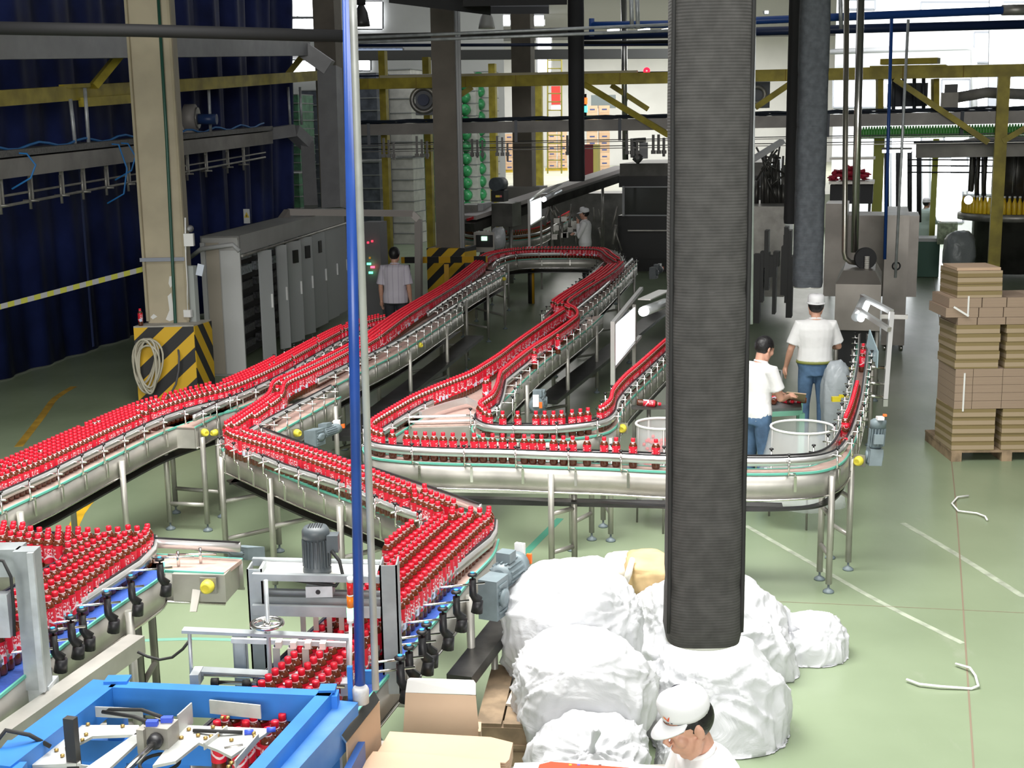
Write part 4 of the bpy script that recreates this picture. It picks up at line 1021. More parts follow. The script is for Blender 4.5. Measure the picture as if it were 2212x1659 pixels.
def person(label, loc, rz, H=1.7, shirt=SHIRT, pants=JEANS, lean=0., headpitch=0., headyaw=0., headroll=0., arms=None, legs=None, hat=None, hair=True, sleeve=.62, voxel=.009, hem=.90, coat=False, group=None, belt=None, plump=1., long_hair=False, lean_x=0.):
    k = H/1.7; t = thing('person', label, 'person', loc, group, rz)
    R = Matrix.Rotation(-lean, 3, 'X') @ Matrix.Rotation(lean_x, 3, 'Y'); piv = V((0, 0, .93))
    U = lambda x, y, z: (R @ (V((x, y, z))-piv)+piv)*k
    body = MB(); sh = MB(); pn = MB()
    tor = [(.86, .155, .105), (.95, .165, .112), (1.05, .145, .100), (1.15, .145, .100), (1.27, .165, .108), (1.36, .172, .105), (1.42, .150, .085), (1.455, .085, .062)]
    loft(body, [(U(0, 0, z), a*k*plump, b*k*plump, R) for z, a, b in tor])
    body.tube([U(0, -.01, 1.42), U(0, .0, 1.49), U(0, .012, 1.56)], [.060*k, .054*k, .052*k], 12)
    hb = U(0, .012, 1.52); MH = R @ Matrix.Rotation(headyaw, 3, 'Z') @ Matrix.Rotation(-headpitch, 3, 'X') @ Matrix.Rotation(headroll, 3, 'Y')
    hc = hb+MH @ V((0, .012, .085))*k
    head_parts(body, hc, MH)
    base = .40 if coat else hem
    sl = [(z, a*1.10+.012, b*1.12+.016) for z, a, b in tor if z > hem-.02]
    if coat: sl = [(.42, .20, .16), (.65, .195, .15)]+sl
    else: sl = [(hem, .180*(1.0 if hem > .85 else 1.05), .132)]+[q for q in sl if q[0] > hem+.03]
    sl[-1] = (1.462, .090, .072)
    loft(sh, [((U(0, 0, z) if z > .9 else V((0, 0, z))*k), a*k*plump, b*k*plump, R if z > .9 else None) for z, a, b in sl])
    arms = arms or {}
    hands = {}
    for s, nm in ((-1, 'L'), (1, 'R')):
        S = U(s*.178, -.005, 1.395)
        e, w_, hd, hn = arms.get(nm, ((s*.23, -.03, 1.12), (s*.24, .03, .87), (0, .15, -1), (-s, 0, 0)))
        E, Wp = V(e)*k, V(w_)*k
        body.tube([S, S+(E-S)*.3, S+(E-S)*.75, E, E+(Wp-E)*.3, Wp], [.050*k, .048*k, .042*k, .038*k, .039*k, .025*k], 12)
        hand(body, Wp, hd, hn, k, right=s > 0)
        q = sleeve
        if q <= 1: sh.tube([U(s*.10, 0, 1.385), S+V((0, 0, .004)), S+(E-S)*.45, S+(E-S)*q*1.1], [.075*k, .074*k, .072*k, .078*k], 14)
        else: sh.tube([U(s*.10, 0, 1.385), S, S+(E-S)*.5, E, E+(Wp-E)*.5, E+(Wp-E)*.92], [.075*k, .074*k, .064*k, .056*k, .052*k, .045*k], 14)
    legs = legs or {}
    for s, nm in ((-1, 'L'), (1, 'R')):
        kn, an = legs.get(nm, ((s*.105, .02, .49), (s*.11, -.02, .09))); Hp = V((s*.088, 0, .90))*k; Kn, An = V(kn)*k, V(an)*k
        body.tube([Hp, Hp+(Kn-Hp)*.5, Kn, Kn+(An-Kn)*.35, An], [.080*k, .070*k, .052*k, .053*k, .036*k], 12)
        body.tube([An, An+V((0, .05, -.045))*k, An+V((0, .15, -.065))*k], [.036*k, .035*k, .022*k], 10)
        pn.tube([Hp+V((0, 0, .06)), Hp+(Kn-Hp)*.4, Kn, Kn+(An-Kn)*.4, An+V((0, 0, -.02))], [.094*k, .088*k, .068*k, .066*k, .062*k], 14)
        MB().tube([An+V((0, -.055, -.03))*k, An+V((0, .0, -.035))*k, An+V((0, .09, -.05))*k, An+V((0, .17, -.06))*k], [.036*k, .046*k, .042*k, .026*k], 12).build('shoe', SHOE, None).parent = t
    loft(pn, [(V((0, 0, z))*k, a*k, b*k, None) for z, a, b in ((.82, .155, .12), (.90, .180, .130), (.97, .180*plump, .126*plump), (1.08, .156*plump, .113*plump))])
    remesh(body, 'body', SKIN, voxel, t); remesh(sh, 'shirt' if not coat else 'coat', shirt, voxel*1.15, t); remesh(pn, 'trousers', pants, .013, t)
    if belt: 
        mb = MB(); loft(mb, [(V((0, 0, z))*k, .186*k*plump, .136*k*plump, None) for z in (.965, .995)], 24); o = mb.build('belt', belt); o.parent = t
    # collar
    mb = MB(); P = [U(.066*cos(a), .012+.058*sin(a), 1.468-.012*sin(a)) for a in [2*pi*i/18 for i in range(18)]]; mb.tube(P, .013*k, 8, closed=True); o = mb.build('collar', shirt); o.parent = t
    # hair: a cap over the skull, off the face
    bm = bmesh.new(); bmesh.ops.create_icosphere(bm, subdivisions=4, radius=1)
    zlo = -.10 if long_hair else -.055
    for v in bm.verts: v.co = V((v.co.x*.081, v.co.y*.102-.014, v.co.z*.098+.030))
    dl = [f for f in bm.faces if (lambda c: c.z < zlo or (c.y > .058 and c.z < .078) or (c.y > .012 and c.z < .03) or (c.y > -.015 and c.z < -.01))(f.calc_center_median())]
    bmesh.ops.delete(bm, geom=dl, context='FACES')
    for v in bm.verts: v.co = MH @ (v.co*k*(1+.01*noise.noise(v.co*60)))+hc
    me = bpy.data.meshes.new('hair'); bm.to_mesh(me); bm.free(); me.materials.append(HAIR); me.polygons.foreach_set('use_smooth', [True]*len(me.polygons))
    o = bpy.data.objects.new('hair', me); C.objects.link(o); o.parent = t; sd = o.modifiers.new('thick', 'SOLIDIFY'); sd.thickness = .008*k; sd.offset = 1
    P = lambda x, y, z: MH @ (V((x, y, z))*k)+hc
    # eyes and brows
    mb = MB()
    for s in (-1, 1): mb.tube([P(s*.017, .0915, .005), P(s*.031, .0925, .003), P(s*.046, .0865, .005)], [.0015, .003, .0015], 6)
    o = mb.build('eyelashes', HAIR); o.parent = t
    mb = MB()
    for s in (-1, 1): mb.tube([P(s*.012, .0985, .031), P(s*.03, .0965, .037), P(s*.052, .079, .033)], [.002, .0035, .002], 6)
    o = mb.build('eyebrows', HAIR); o.parent = t
    if hat in ('round', 'peak', 'peak_logo'):
        mb = MB(); n = 28; rings = []
        for (z, f) in ((.035, 1.0), (.055, 1.03), (.085, 1.05), (.116, 1.0), (.136, .84), (.146, .5), (.149, .02)):
            for j in range(n):
                a = 2*pi*j/n; zz = z+((.022 if sin(a) > 0 else -.004)*abs(sin(a)) if hat != 'round' else 0)
                rings.append(P(.090*f*cos(a), .108*f*sin(a)-.010, zz+(.016 if hat == 'peak_logo' else 0)))
        mb.add(rings, [(i*n+j, i*n+(j+1) % n, (i+1)*n+(j+1) % n, (i+1)*n+j) for i in range(6) for j in range(n)], True)
        co_ = mb.build('cap', CAPW); co_.parent = t
        s2 = co_.modifiers.new('thick', 'SOLIDIFY'); s2.thickness = .004
        if hat != 'round':
            mb = MB(); vs = []; m_ = 16
            for i in range(m_+1):
                a = pi*(.10+.80*i/m_)
                hz = .016 if hat == 'peak_logo' else 0; vs += [P(.091*cos(a), .109*sin(a)-.010, .046+hz), P(.097*cos(a)*(1-.04*sin(a)), .109*sin(a)-.010+.075*(sin(a)**.8), .034-.014*sin(a)-.006+hz)]
            vs2 = [v+MH @ V((0, 0, -.005)) for v in vs]; q = len(vs)
            fs = [(2*i, 2*i+1, 2*i+3, 2*i+2) for i in range(m_)]+[(q+2*i+2, q+2*i+3, q+2*i+1, q+2*i) for i in range(m_)]+[(2*i+1, q+2*i+1, q+2*i+3, 2*i+3) for i in range(m_)]
            mb.add(vs+vs2, fs, True); o = mb.build('cap_peak', CAPW); attach_local(o, co_)
        else:
            mb = MB(); mb.tube([P(.094*cos(a), .112*sin(a)-.010, .040) for a in [2*pi*i/24 for i in range(24)]], .010*k, 8, closed=True); o = mb.build('cap_band', CAPW); attach_local(o, co_)
        if hat == 'peak_logo':
            RED = mat('red_emblem', (.75, .08, .02), .5); ORG = mat('orange_emblem', (.85, .35, .02), .5); DK = mat('dark_embroidery', (.03, .03, .05), .6)
            def patch(name, poly, m, cx=-.52, zc=.085):
                a0 = pi/2+cx*-1.0; vs = []
                for (u, v_) in poly:
                    a = a0+u/.1; f = 1.06
                    vs.append(P(.090*f*cos(a), .108*f*sin(a)-.010, zc+v_+.012))
                mb = MB(); kx = len(vs); ctr = sum(vs, V())/kx; nn = (ctr-hc).normalized()*.003
                mb.add([v+nn for v in vs]+[ctr+nn*1.5], [(i, (i+1) % kx, kx) for i in range(kx)]); o = mb.build(name, m); attach_local(o, co_)
            patch('emblem', [(.018, .016), (.006, .006), (0, -.008), (.004, -.012), (.008, -.004)], RED)
            patch('emblem', [(0, -.010), (-.008, .002), (-.017, .016), (-.006, .010), (.003, -.002)], RED)
            patch('emblem', [(-.004, .004), (-.012, .012), (-.016, .018), (-.018, .010), (-.010, .0)], ORG)
            for u0, u1 in ((.020, .012), (.004, -.003), (-.005, -.012), (-.013, -.018)): patch('embroidered_letters', [(u0, -.021), (u0-.001, -.016), (u1, -.015), (u1, -.020)], DK)
            patch('strap_gap', [(-.03, .0), (-.02, .012), (.0, .018), (.02, .014), (.026, .006), (.0, .010), (-.018, .004)], DK, cx=1.7, zc=.112)
    return t
def attach_local(o, parent):
    """child built in the same local frame as its parent part"""
    o.parent = parent
def foot(x, y, d, z=0.):   # ground point below the pixel column at distance d
    p = WY(x, y, d); return (p.x, p.y, z)
person('man in white shirt and peaked white cap with red emblem, looking down, bottom right', (WY(1578, 1620, 4.55).x, 4.62, 0), radians(106), 1.49, lean=.22, headpitch=.16, headyaw=-.02, hat='peak_logo', voxel=.0055, sleeve=.7,
       arms={'L': ((-.26, .18, 1.05), (-.12, .42, 1.02), (.3, 1, -.1), (0, 0, -1)), 'R': ((.26, .18, 1.05), (.14, .42, 1.0), (-.3, 1, -.1), (0, 0, -1))})
p = foot(1762, 700, 14.5)
person('standing man seen from behind in white shirt, jeans and white round cap', p, radians(-6), 1.70, hat='round', hem=.99, belt=mat('olive_belt', (.22, .24, .06), .6), plump=1.12, sleeve=.72,
       arms={'L': ((-.27, .0, 1.12), (-.31, .10, .90), (-.15, .3, -1), (1, 0, 0)), 'R': ((.27, .06, 1.14), (.22, .30, 1.10), (.1, 1, .1), (-1, 0, 0))})
p = foot(1636, 820, 12.3)
person('black-haired woman in white shirt and jeans standing at the right edge of the huge duct', p, radians(-58), 1.60, hem=.86, plump=.95, long_hair=True, headpitch=.3, lean=.06,
       arms={'L': ((-.22, .12, 1.10), (-.10, .34, 1.08), (.2, 1, 0), (0, 0, -1)), 'R': ((.22, .12, 1.10), (.10, .34, 1.08), (-.2, 1, 0), (0, 0, -1))})
PLAID = striped('pale_plaid_cloth', (.60, .56, .64), (.40, .36, .46), 11, (1, 0, 0), .8, .90)
p = foot(853, 600, 21.2)
person('dark-haired man seen from behind in a pale plaid shirt beside the open cabinets', p, radians(-8), 1.74, shirt=PLAID, pants=TROUS, hem=.84, plump=1.08, sleeve=.85)
p = foot(1264, 500, 31)
person('man in white coat and white cap with hand on his chin at the far loop', p, radians(80), 1.74, pants=TROUS, hat='peak', hem=.86, plump=1.1, sleeve=1.5,
       arms={'L': ((-.22, .12, 1.10), (-.05, .16, 1.40), (.1, .1, 1), (0, 1, 0)), 'R': ((.20, .16, 1.12), (-.08, .26, 1.16), (-1, .2, 0), (0, 0, -1))})
p = foot(1999, 480, 34)
person('worker in pale green coat and cap at the far right by the yellow post', p, radians(-55), 1.68, shirt=mat('pale_green_coat', (.50, .62, .58), .8), pants=TROUS, hat='round', coat=True, sleeve=1.5, plump=1.05,
       arms={'L': ((-.22, .12, 1.12), (-.16, .36, 1.10), (.2, 1, 0), (0, 0, -1)), 'R': ((.22, .12, 1.12), (.16, .36, 1.10), (-.2, 1, 0), (0, 0, -1))})
# ------------------------------------------------------------------ hall shell and everything behind
RV = -AY; RZA = -radians(16)
def gxy(x, d): p = WY(x, 400, d); return V((p.x, d, 0))
def zat(y, x, d): return WY(x, y, d).z
def obox(mb, p, w_, dep, z0, z1, dirx=None):
    """box standing with its front face centred on plan point p"""
    r = V(dirx).normalized() if dirx is not None else RV; n = V((-r.y, r.x, 0)); p = V((p[0], p[1], 0)); a = p-r*(w_/2); b = p+r*(w_/2)
    P = [a, b, b+n*dep, a+n*dep]
    mb.hexa([V((q.x, q.y, z0)) for q in P]+[V((q.x, q.y, z1)) for q in P]); return mb
def pbox(mb, x0, x1, y0, y1, d, dep, dirx=None):
    p = gxy((x0+x1)/2, d); s = F/d; return obox(mb, p, (x1-x0)/s, dep, zat(y1, (x0+x1)/2, d), zat(y0, (x0+x1)/2, d), dirx)
WALLP = mat('white_wall_paint', (.74, .74, .73), .8, ns=.6, na=.06)
DIMW = mat('grey_wall_paint', (.42, .42, .41), .85, ns=.6, na=.08)
DAY = mat('daylit_window_pane', (.9, .92, .95), .5, emit=(.96, .98, 1), es=2.2)
DAYL = mat('bright_daylit_pane', (.9, .92, .95), .5, emit=(.96, .98, 1), es=4.)
CEILM = mat('dark_roof_sheet', (.20, .20, .21), .9)
struct('ceiling', MB().box((9, 42, 9.6), (50, 114, .1)), CEILM)
struct('wall_left', MB().hexa([V((-16.2, -15, 0)), V((-16, -15, 0)), V((-16, 99, 0)), V((-16.2, 99, 0)), V((-16.2, -15, 9.6)), V((-16, -15, 9.6)), V((-16, 99, 9.6)), V((-16.2, 99, 9.6))]), DIMW)
struct('wall_right', MB().hexa([V((34, -15, 0)), V((34.2, -15, 0)), V((34.2, 99, 0)), V((34, 99, 0)), V((34, -15, 9.6)), V((34.2, -15, 9.6)), V((34.2, 99, 9.6)), V((34, 99, 9.6))]), DIMW)
struct('wall_front', MB().box((9, -15.1, 4.8), (50, .2, 9.6)), DIMW)
wb = struct('wall_back', MB().box((9, 90, 4.8), (50, .3, 9.6)), WALLP)
# right rear wall with its tall daylight windows
b0 = gxy(1795, 43); b1 = gxy(2500, 37)
rb = (b1-b0).normalized()
wr = struct('wall_rear_right', obox(MB(), (b0+b1)/2, (b1-b0).length, .25, 0, 9.6, rb), WALLP)
def pane(n, x0, x1, y0, y1, m=DAY, wall=None, k=0):
    """window lying on the rear right wall"""
    P = []
    for x, y in ((x0, y1), (x1, y1), (x1, y0), (x0, y0)):
        d = ray(x, y); nn = V((-rb.y, rb.x, 0)); q = b0-nn*.03; t = (q-CAM).dot(nn)/d.dot(nn); P.append(CAM+d*t)
    o = plate(MB(), P, .02).build('window_%d' % n, m); o['kind'] = 'structure'
    mb = MB(); 
    for a, b in zip(P, P[1:]+P[:1]): mb.beam(a, b, .06, .06)
    mb.build('window_frame', mat('grey_window_frame', (.30, .31, .33), .6), o); return o
wn = 1
for q in ((1800, 1925, 172, 232), (2035, 2095, 172, 235), (2100, 2155, 165, 235), (2160, 2240, 165, 235), (1890, 1912, 290, 480), (1925, 1990, 290, 480), (2040, 2095, 285, 330), (2100, 2145, 285, 330), (2010, 2080, 340, 480), (2090, 2150, 340, 420), (1990, 2240, 5, 30), (1830, 1890, 0, 20), (2105, 2150, 70, 135)):
    pane(wn, *q, m=DAYL if q[3] > 200 else DAY); wn += 1
# far warehouse: bright beyond the openings
area('warehouse_fill', (9, 72, 9.3), 22, 6500, (1, .98, .94), (0, 0, 0), 26)  # added overhead fill that makes the far warehouse bright
area('rear_wall_wash', (gxy(2000, 33).x, 32, 8.6), 9, 1500, (.95, .98, 1), (radians(66), 0, radians(-4)), 3, radians(110))  # unseen light added inside the hall, aimed at the rear right wall
# clerestory windows seen over the pallets on the left
def card_window(x0, x1, y0, y1, d, m=DAY, mull=()):
    global wn
    P = [WY(x0, y1, d), WY(x1, y1, d), WY(x1, y0, d), WY(x0, y0, d)]
    o = plate(MB(), P, .05).build('window_%d' % wn, m); o['kind'] = 'structure'; wn += 1
    mb = MB()
    for a, b in zip(P, P[1:]+P[:1]): mb.beam(a, b, .10, .10)
    for f in mull: mb.beam(P[0].lerp(P[1], f), P[3].lerp(P[2], f), .06, .08)
    mb.build('window_frame', MATS['grey_window_frame'], o); return o
struct('wall_rear_left', obox(MB(), gxy(690, 58), 16.5, .3, 0, 9.6, (1, 0, 0)), WALLP)
for q in ((606, 690, -30, 36), (606, 690, 41, 68), (604, 690, 131, 157), (764, 826, 4, 62), (766, 800, 130, 152)): card_window(*q, 57.8, DAYL)
card_window(770, 870, 104, 114, 57.8, mat('bluish_window_pane', (.4, .5, .65), .4, emit=(.45, .55, .75), es=.5), (.5,))
card_window(1003, 1102, 33, 55, 70, DAYL, (.1, .17, .66, .77, .89))
card_window(1150, 1175, 33, 55, 70, DAYL)
for x0, x1, y0, y1 in ((1270, 1290, 0, 8), (1322, 1340, 0, 8), (1378, 1445, 0, 5), (1160, 1190, 80, 160), (1650, 1660, 0, 30)): card_window(x0, x1, y0, y1, 70, DAYL)
one('strip_light', MB().cyl(WY(1357, 113, 48), WY(1444, 111, 47), .06), mat('lit_strip_light', (.9, .9, .85), .5, emit=(1, .98, .9), es=4), 'long lit strip light beside the huge duct, above the yellow beam', 'lamp')
for k, (a, b) in enumerate(((1312, 1338), (1378, 1404), (1424, 1446))):
    one('strip_light', MB().cyl(WY(a, 67, 60), WY(b, 63, 60), .06), MATS['lit_strip_light'], ('leftmost', 'middle', 'rightmost')[k]+' of three short lit strip lights between the blue overhead pipes', 'lamp')

# dark blue curtain
CURT = mat('navy_curtain_sheet', (.013, .022, .105), .6, ns=1.2, na=.4, spec=.22)
c0 = W(-60, 843, 0); c1 = W(294, 726, 0); cd = (c1-c0).normalized(); cl = 13.2; cn = V((-cd.y, cd.x, 0))
mb = MB(); N_ = 200; vs = []
for i in range(N_+1):
    u = cl*i/N_; am = .05+.16*max(0, (u-7)/6)
    for z in (0.02, 2.2, 4.5, 6.6, 8.4):
        k = am*(sin(u*5.2+z*.12)+.5*sin(u*11.3+1+z*.3)); lean_ = (.02*(z-3)*max(0, u-8)/3 if u > 8 else 0)
        p = c0+cd*(u+lean_*4)+cn*k; vs.append(V((p.x, p.y, z)))
mb.add(vs, [(i*5+j, i*5+5+j, i*5+6+j, i*5+1+j) for i in range(N_) for j in range(4)], True)
cu = one('curtain', mb, CURT, 'huge dark navy curtain hanging along the left side of the hall', 'curtain')
s_ = cu.modifiers.new('thick', 'SOLIDIFY'); s_.thickness = .01
mb = MB(); mb.strip([c0+cd*3.3-cn*.12, c0+cd*3.36-cn*.12], [c0+cd*3.3-cn*.125, c0+cd*3.36-cn*.125], .1, 3.2); mb.build('curtain_seam', mat('faded_blue_seam', (.03, .05, .17), .6), cu)
q = WY(533, 467, 27.5); o = one('warning_sign', MB().box(q, (.13, .02, .30)), mat('white_sign_board', (.72, .74, .72), .5), 'white sign with a yellow warning triangle hanging by the curtain', 'sign')
plate(MB(), [q+V((-.055, -.013, -.03)), q+V((.055, -.013, -.03)), q+V((0, -.013, .09))], .002).build('warning_triangle', mat('warning_yellow', (.75, .55, .02), .5), o)
MB().box(q+V((0, -.017, .005)), (.014, .003, .05)).build('exclamation_mark', BLACK, o)
TAPE = striped('barrier_tape', (.42, .42, .05), (.35, .35, .36), 6, (.9, .4, 0), .6)
one('barrier_tape', MB().beam(WY(-20, 668, 17.0), WY(314, 580, 17.9), .01, .07), TAPE, 'yellow and white barrier tape strung from the cream column to the left', 'tape')

# cream column on its striped base, left
def column(px0, px1, d, label, base=True, m=CREAM, ytop=-40, bw=None, zb=1.07, rz=None, pl=None):
    s = F/d; w_ = (px1-px0)/s; p = gxy((px0+px1)/2, d); t = thing('column', label, 'column', (p.x, p.y+w_/2, 0))
    obox(MB(), p, w_, w_*.8, zb if base else 0, 9.5).build('shaft', m, t)
    return t, p, w_
HAZ = striped('black_yellow_hazard_paint', (.70, .42, .015), (.018, .018, .02), 3.3, (-.66, .22, .72), .55, .52)
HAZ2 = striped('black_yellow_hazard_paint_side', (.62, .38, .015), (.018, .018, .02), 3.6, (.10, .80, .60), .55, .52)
BP = [W(288, 705, 1.07), W(418, 702, 1.07), W(455, 690, 1.07)]
BP.append(BP[0]+BP[2]-BP[1])
tcol = thing('column', 'cream column on a black and yellow striped base, left', 'column', ((BP[0].x+BP[2].x)/2, (BP[0].y+BP[2].y)/2, 0))
def prism4(P, z0, z1): mb = MB(); mb.hexa([V((p.x, p.y, z0)) for p in P]+[V((p.x, p.y, z1)) for p in P]); return mb
base = prism4(BP, 0, 1.05); base.build('striped_base', HAZ, tcol)
e = V((.012, -.004, 0)); side = [BP[1]+e, BP[2]+e]
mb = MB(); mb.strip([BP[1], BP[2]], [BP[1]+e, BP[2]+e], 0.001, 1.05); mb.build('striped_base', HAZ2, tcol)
prism4(BP, 1.05, 1.07).build('base_top', mat('pale_concrete', (.42, .40, .36), .8, ns=6, na=.2), tcol)
cc_ = sum(BP, V())/4; fx = (BP[1]-BP[0]).normalized(); fy = V((-fx.y, fx.x, 0)); a0 = W(321, 698, 1.07)
w_ = (W(409, 692, 1.07)-a0).length
SP_ = [a0, a0+fx*w_, a0+fx*w_+fy*w_*.72, a0+fy*w_*.72]
prism4(SP_, 1.07, 9.5).build('shaft', CREAM, tcol)
mb = MB()
for k in (0, 1): q = SP_[k]-fy*.02+fx*(-.0 if k == 0 else 0); mb.box((q.x, q.y, 5.3), (.035, .035, 8.4), rz=RZA)
mb.build('flange_edge', CREAM, tcol)
mb = MB(); q = (SP_[0]+SP_[1])/2-fy*.02; mb.beam(V((SP_[0].x, SP_[0].y, 1.95))-fy*.03-fx*.05, V((SP_[1].x, SP_[1].y, 1.95))-fy*.03, .04, .05); mb.build('clamp_bar', mat('grey_blue_bar', (.25, .27, .33), .5), tcol)
PT = mat('peeled_white_paint', (.72, .72, .70), .8)
for L in ([(366, 597), (372, 596), (374, 615), (368, 622), (364, 612)], [(362, 640), (370, 632), (374, 660), (379, 690), (366, 694), (358, 690), (366, 670)], [(325, 685), (332, 678), (340, 684), (330, 690)]):
    P = []
    for x, y in L:
        d = ray(x, y); q = SP_[0]-fy*.004; t = (q-CAM).dot(fy)/d.dot(fy); P.append(CAM+d*t)
    plate(MB(), P[::-1], .002).build('peeled_patch', PT, tcol)
def onface(x, y, off=.03):
    d = ray(x, y); q = SP_[0]-fy*off; t = (q-CAM).dot(fy)/d.dot(fy); return CAM+d*t
gp = one('water_pipe', MB().tube([onface(341, -20, .05), onface(360, 300, .05), onface(379, 700, .06), onface(383, 742, .08)], .022, 10), mat('dark_green_pipe', (.02, .085, .06), .4), 'dark green pipe running down the front of the cream column', 'pipe')
one('hose', MB().tube([onface(383, 738, .09), onface(387, 770, .42), onface(386, 800, .42), onface(380, 830, .42), onface(370, 848, .42), onface(360, 856, .40)], .014, 8), mat('grey_rubber_hose', (.10, .10, .11), .6), 'grey hose hanging from the green pipe over the striped base', 'hose')
hp = MB(); rs = random.Random(4)
fyb = (BP[0]-BP[3]).normalized(); 
def onbase(x, y, off=.05):
    d = ray(x, y); q = BP[0]+fyb*off; t = (q-CAM).dot(fyb)/d.dot(fyb); return CAM+d*t
for k in range(8):
    rx, ry = 20+rs.uniform(-4, 12), 52+rs.uniform(-8, 8); cx = 314+rs.uniform(-5, 8); cy = 784+rs.uniform(-5, 10); tl_ = rs.uniform(-.12, .18)
    hp.tube([onbase(cx+rx*cos(a)*(1-.25*sin(a))+tl_*ry*sin(a), cy+ry*sin(a), .04+.012*k) for a in [2*pi*i/26 for i in range(26)]], .014, 8, closed=True)
one('hose', hp, mat('cream_rubber_hose', (.50, .47, .38), .55), 'coiled cream hose hanging on the striped column base', 'hose')
q = BP[0]+V((.09, .05, 0)); q.z = 1.07
GROUPS['S'] = ('lone bottle', 'single red-capped cola bottle standing alone on top of the striped column base')
o = bpy.data.objects.new('bottle', ME_BODY); C.objects.link(o); o.matrix_basis = Matrix.Translation(q) @ Matrix.Rotation(2., 4, 'Z'); tag(o, GROUPS['S'][1], 'bottle')
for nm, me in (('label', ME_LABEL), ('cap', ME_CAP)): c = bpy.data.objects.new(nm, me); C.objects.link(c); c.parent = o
LG = mat('pale_grey_panel', (.48, .49, .50), .5)
q = onface(416, 640, -.1); o = one('switch_board', MB().box(q, (.13, .10, .85), rz=RZA), mat('green_grey_board', (.40, .43, .42), .6), 'tall grey-green board fixed to the right side of the cream column', 'board')
q = onface(406, 677, .03); one('socket_box', MB().box(q, (.11, .05, .10), rz=RZA), WHITE, 'white socket box low on the cream column', 'socket')
q = onface(408, 510, .06); t = thing('siren', 'white horn and box fixed high on the cream column', 'siren', q); MB().box(q+V((0, 0, -.05)), (.13, .08, .17)).build('box', WHITE, t); MB().lathe([(.05, -.05), (.03, 0), (.015, .05)], 14, Matrix.Rotation(pi/2, 3, 'X'), q+V((.02, -.03, .10))).build('horn', mat('grey_horn', (.35, .35, .36), .5), t)
q = onface(432, 583, .05); one('tag_card', MB().box(q, (.09, .01, .16), Matrix.Rotation(.25, 3, 'Y')), mat('pale_blue_card', (.62, .68, .80), .5), 'white paper tag hanging right of the cream column', 'tag')
one('conduit_line', MB().tube([onface(400, 470, .03), onface(401, 560, .03), onface(404, 610, .03), onface(406, 670, .03)], .012, 8), WHITE, 'thin cream cable running down the cream column to the white socket', 'cable')

# grey electrical cabinets with open doors
CAB = mat('grey_cabinet_paint', (.42, .42, .41), .45, ns=3, na=.06); DARKI = mat('dark_cabinet_inside', (.03, .03, .033), .6)
DOOR = mat('pale_cabinet_door', (.52, .54, .55), .4)
k0 = W(533, 812, 0); k1 = W(752, 676, 0); kd = (k1-k0).normalized(); kn = V((-kd.y, kd.x, 0)); KL = (k1-k0).length; KH = 2.13
tk = thing('electrical_cabinet', 'long row of grey electrical cabinets with open doors behind the left conveyor', 'cabinet', ((k0+k1)/2+kn*.3))
mb = MB(); 
mb.strip([k0+kn*.58, k1+kn*.58], [k0+kn*.6, k1+kn*.6], 0, KH).strip([k0, k1], [k0+kn*.6, k1+kn*.6], KH-.03, KH).strip([k0, k0+kd*.03], [k0+kn*.6, k0+kd*.03+kn*.6], 0, KH)
mb.build('body', CAB, tk)
MB().strip([k0, k1], [k0+kn*.03, k1+kn*.03], KH-.28, KH-.03).build('top_fascia', CAB, tk)
MB().tube([V((p.x, p.y, KH-.30)) for p in (k0-kn*.03, k0+kd*KL*.5-kn*.03, k1-kn*.03)], .02, 8).build('rain_rail', STEELD, tk)
MB().strip([k0+kn*.5, k1+kn*.5], [k0+kn*.52, k1+kn*.52], .05, KH-.3).build('back_panel', DARKI, tk)
rs = random.Random(9)
mb = MB(); mb2 = MB()
for bay in range(7):
    for sh in range(7):
        a = k0+kd*(KL*(bay+.12)/7)+kn*.40; b = k0+kd*(KL*(bay+.88)/7)+kn*.40; z = .2+sh*.24
        (mb2 if (sh > 4 and bay in (0, 1, 2, 3)) else mb).strip([a, b], [a+kn*.08, b+kn*.08], z, z+.10+.05*rs.random())
mb.build('relay_rows', mat('dark_relay_rows', (.09, .09, .10), .5, ns=25, na=.6), tk); mb2.build('relay_rows', mat('pale_relay_rows', (.55, .60, .66), .5, ns=25, na=.5), tk)
for u, w_, ang, sid in ((.14, .30, 24, 1), (.285, .22, 30, 1), (.375, .42, 18, 1), (.50, .40, 16, 1), (.62, .75, 4, 1), (.76, .75, 3, 1), (.89, .7, 3, 1)):
    h = k0+kd*(KL*u); dv = kd*cos(radians(ang))-kn*sin(radians(ang)); dn = V((-dv.y, dv.x, 0)); e = h+dv*w_
    o = MB().strip([h, e], [h+dn*.03, e+dn*.03], .08, KH-.32).build('door', DOOR, tk)
    q = e-dv*.05-dn*.01; MB().box((q.x, q.y, 1.0), (.03, .03, .22)).build('door_handle', WHITE, o)
    if .3 < u < .7: q = h+dv*w_*.55-dn*.004; MB().box((q.x, q.y, 1.55), (.16, .03, .22), rz=atan2(dv.y, dv.x)).build('door_screen', BLACK, o)
MB().tube([W(411, 556, 1.75)*1, V((k0.x-.55, k0.y-.1, 1.95)), V((k0.x-.1, k0.y, 2.0)), V((k0.x, k0.y-.02, 1.9))], .035, 8).build('cable_duct', LG, tk)
MB().strip([k0-kd*.012, k0-kd*.012+kn*.30], [k0, k0+kn*.30], .03, KH-.22).build('end_panel', mat('pale_end_panel', (.56, .57, .57), .5), tk)
MB().strip([k0-kd*.010+kn*.32, k0-kd*.010+kn*.52], [k0+kn*.32, k0+kn*.52], .03, KH-.1).build('end_panel', mat('tan_cabinet_side', (.40, .36, .30), .6), tk)
MB().strip([k0-kd*.03+kn*.53, k0-kd*.03+kn*.6], [k0+kn*.53, k0+kn*.6], .03, KH-.1).build('side_post', LG, tk)
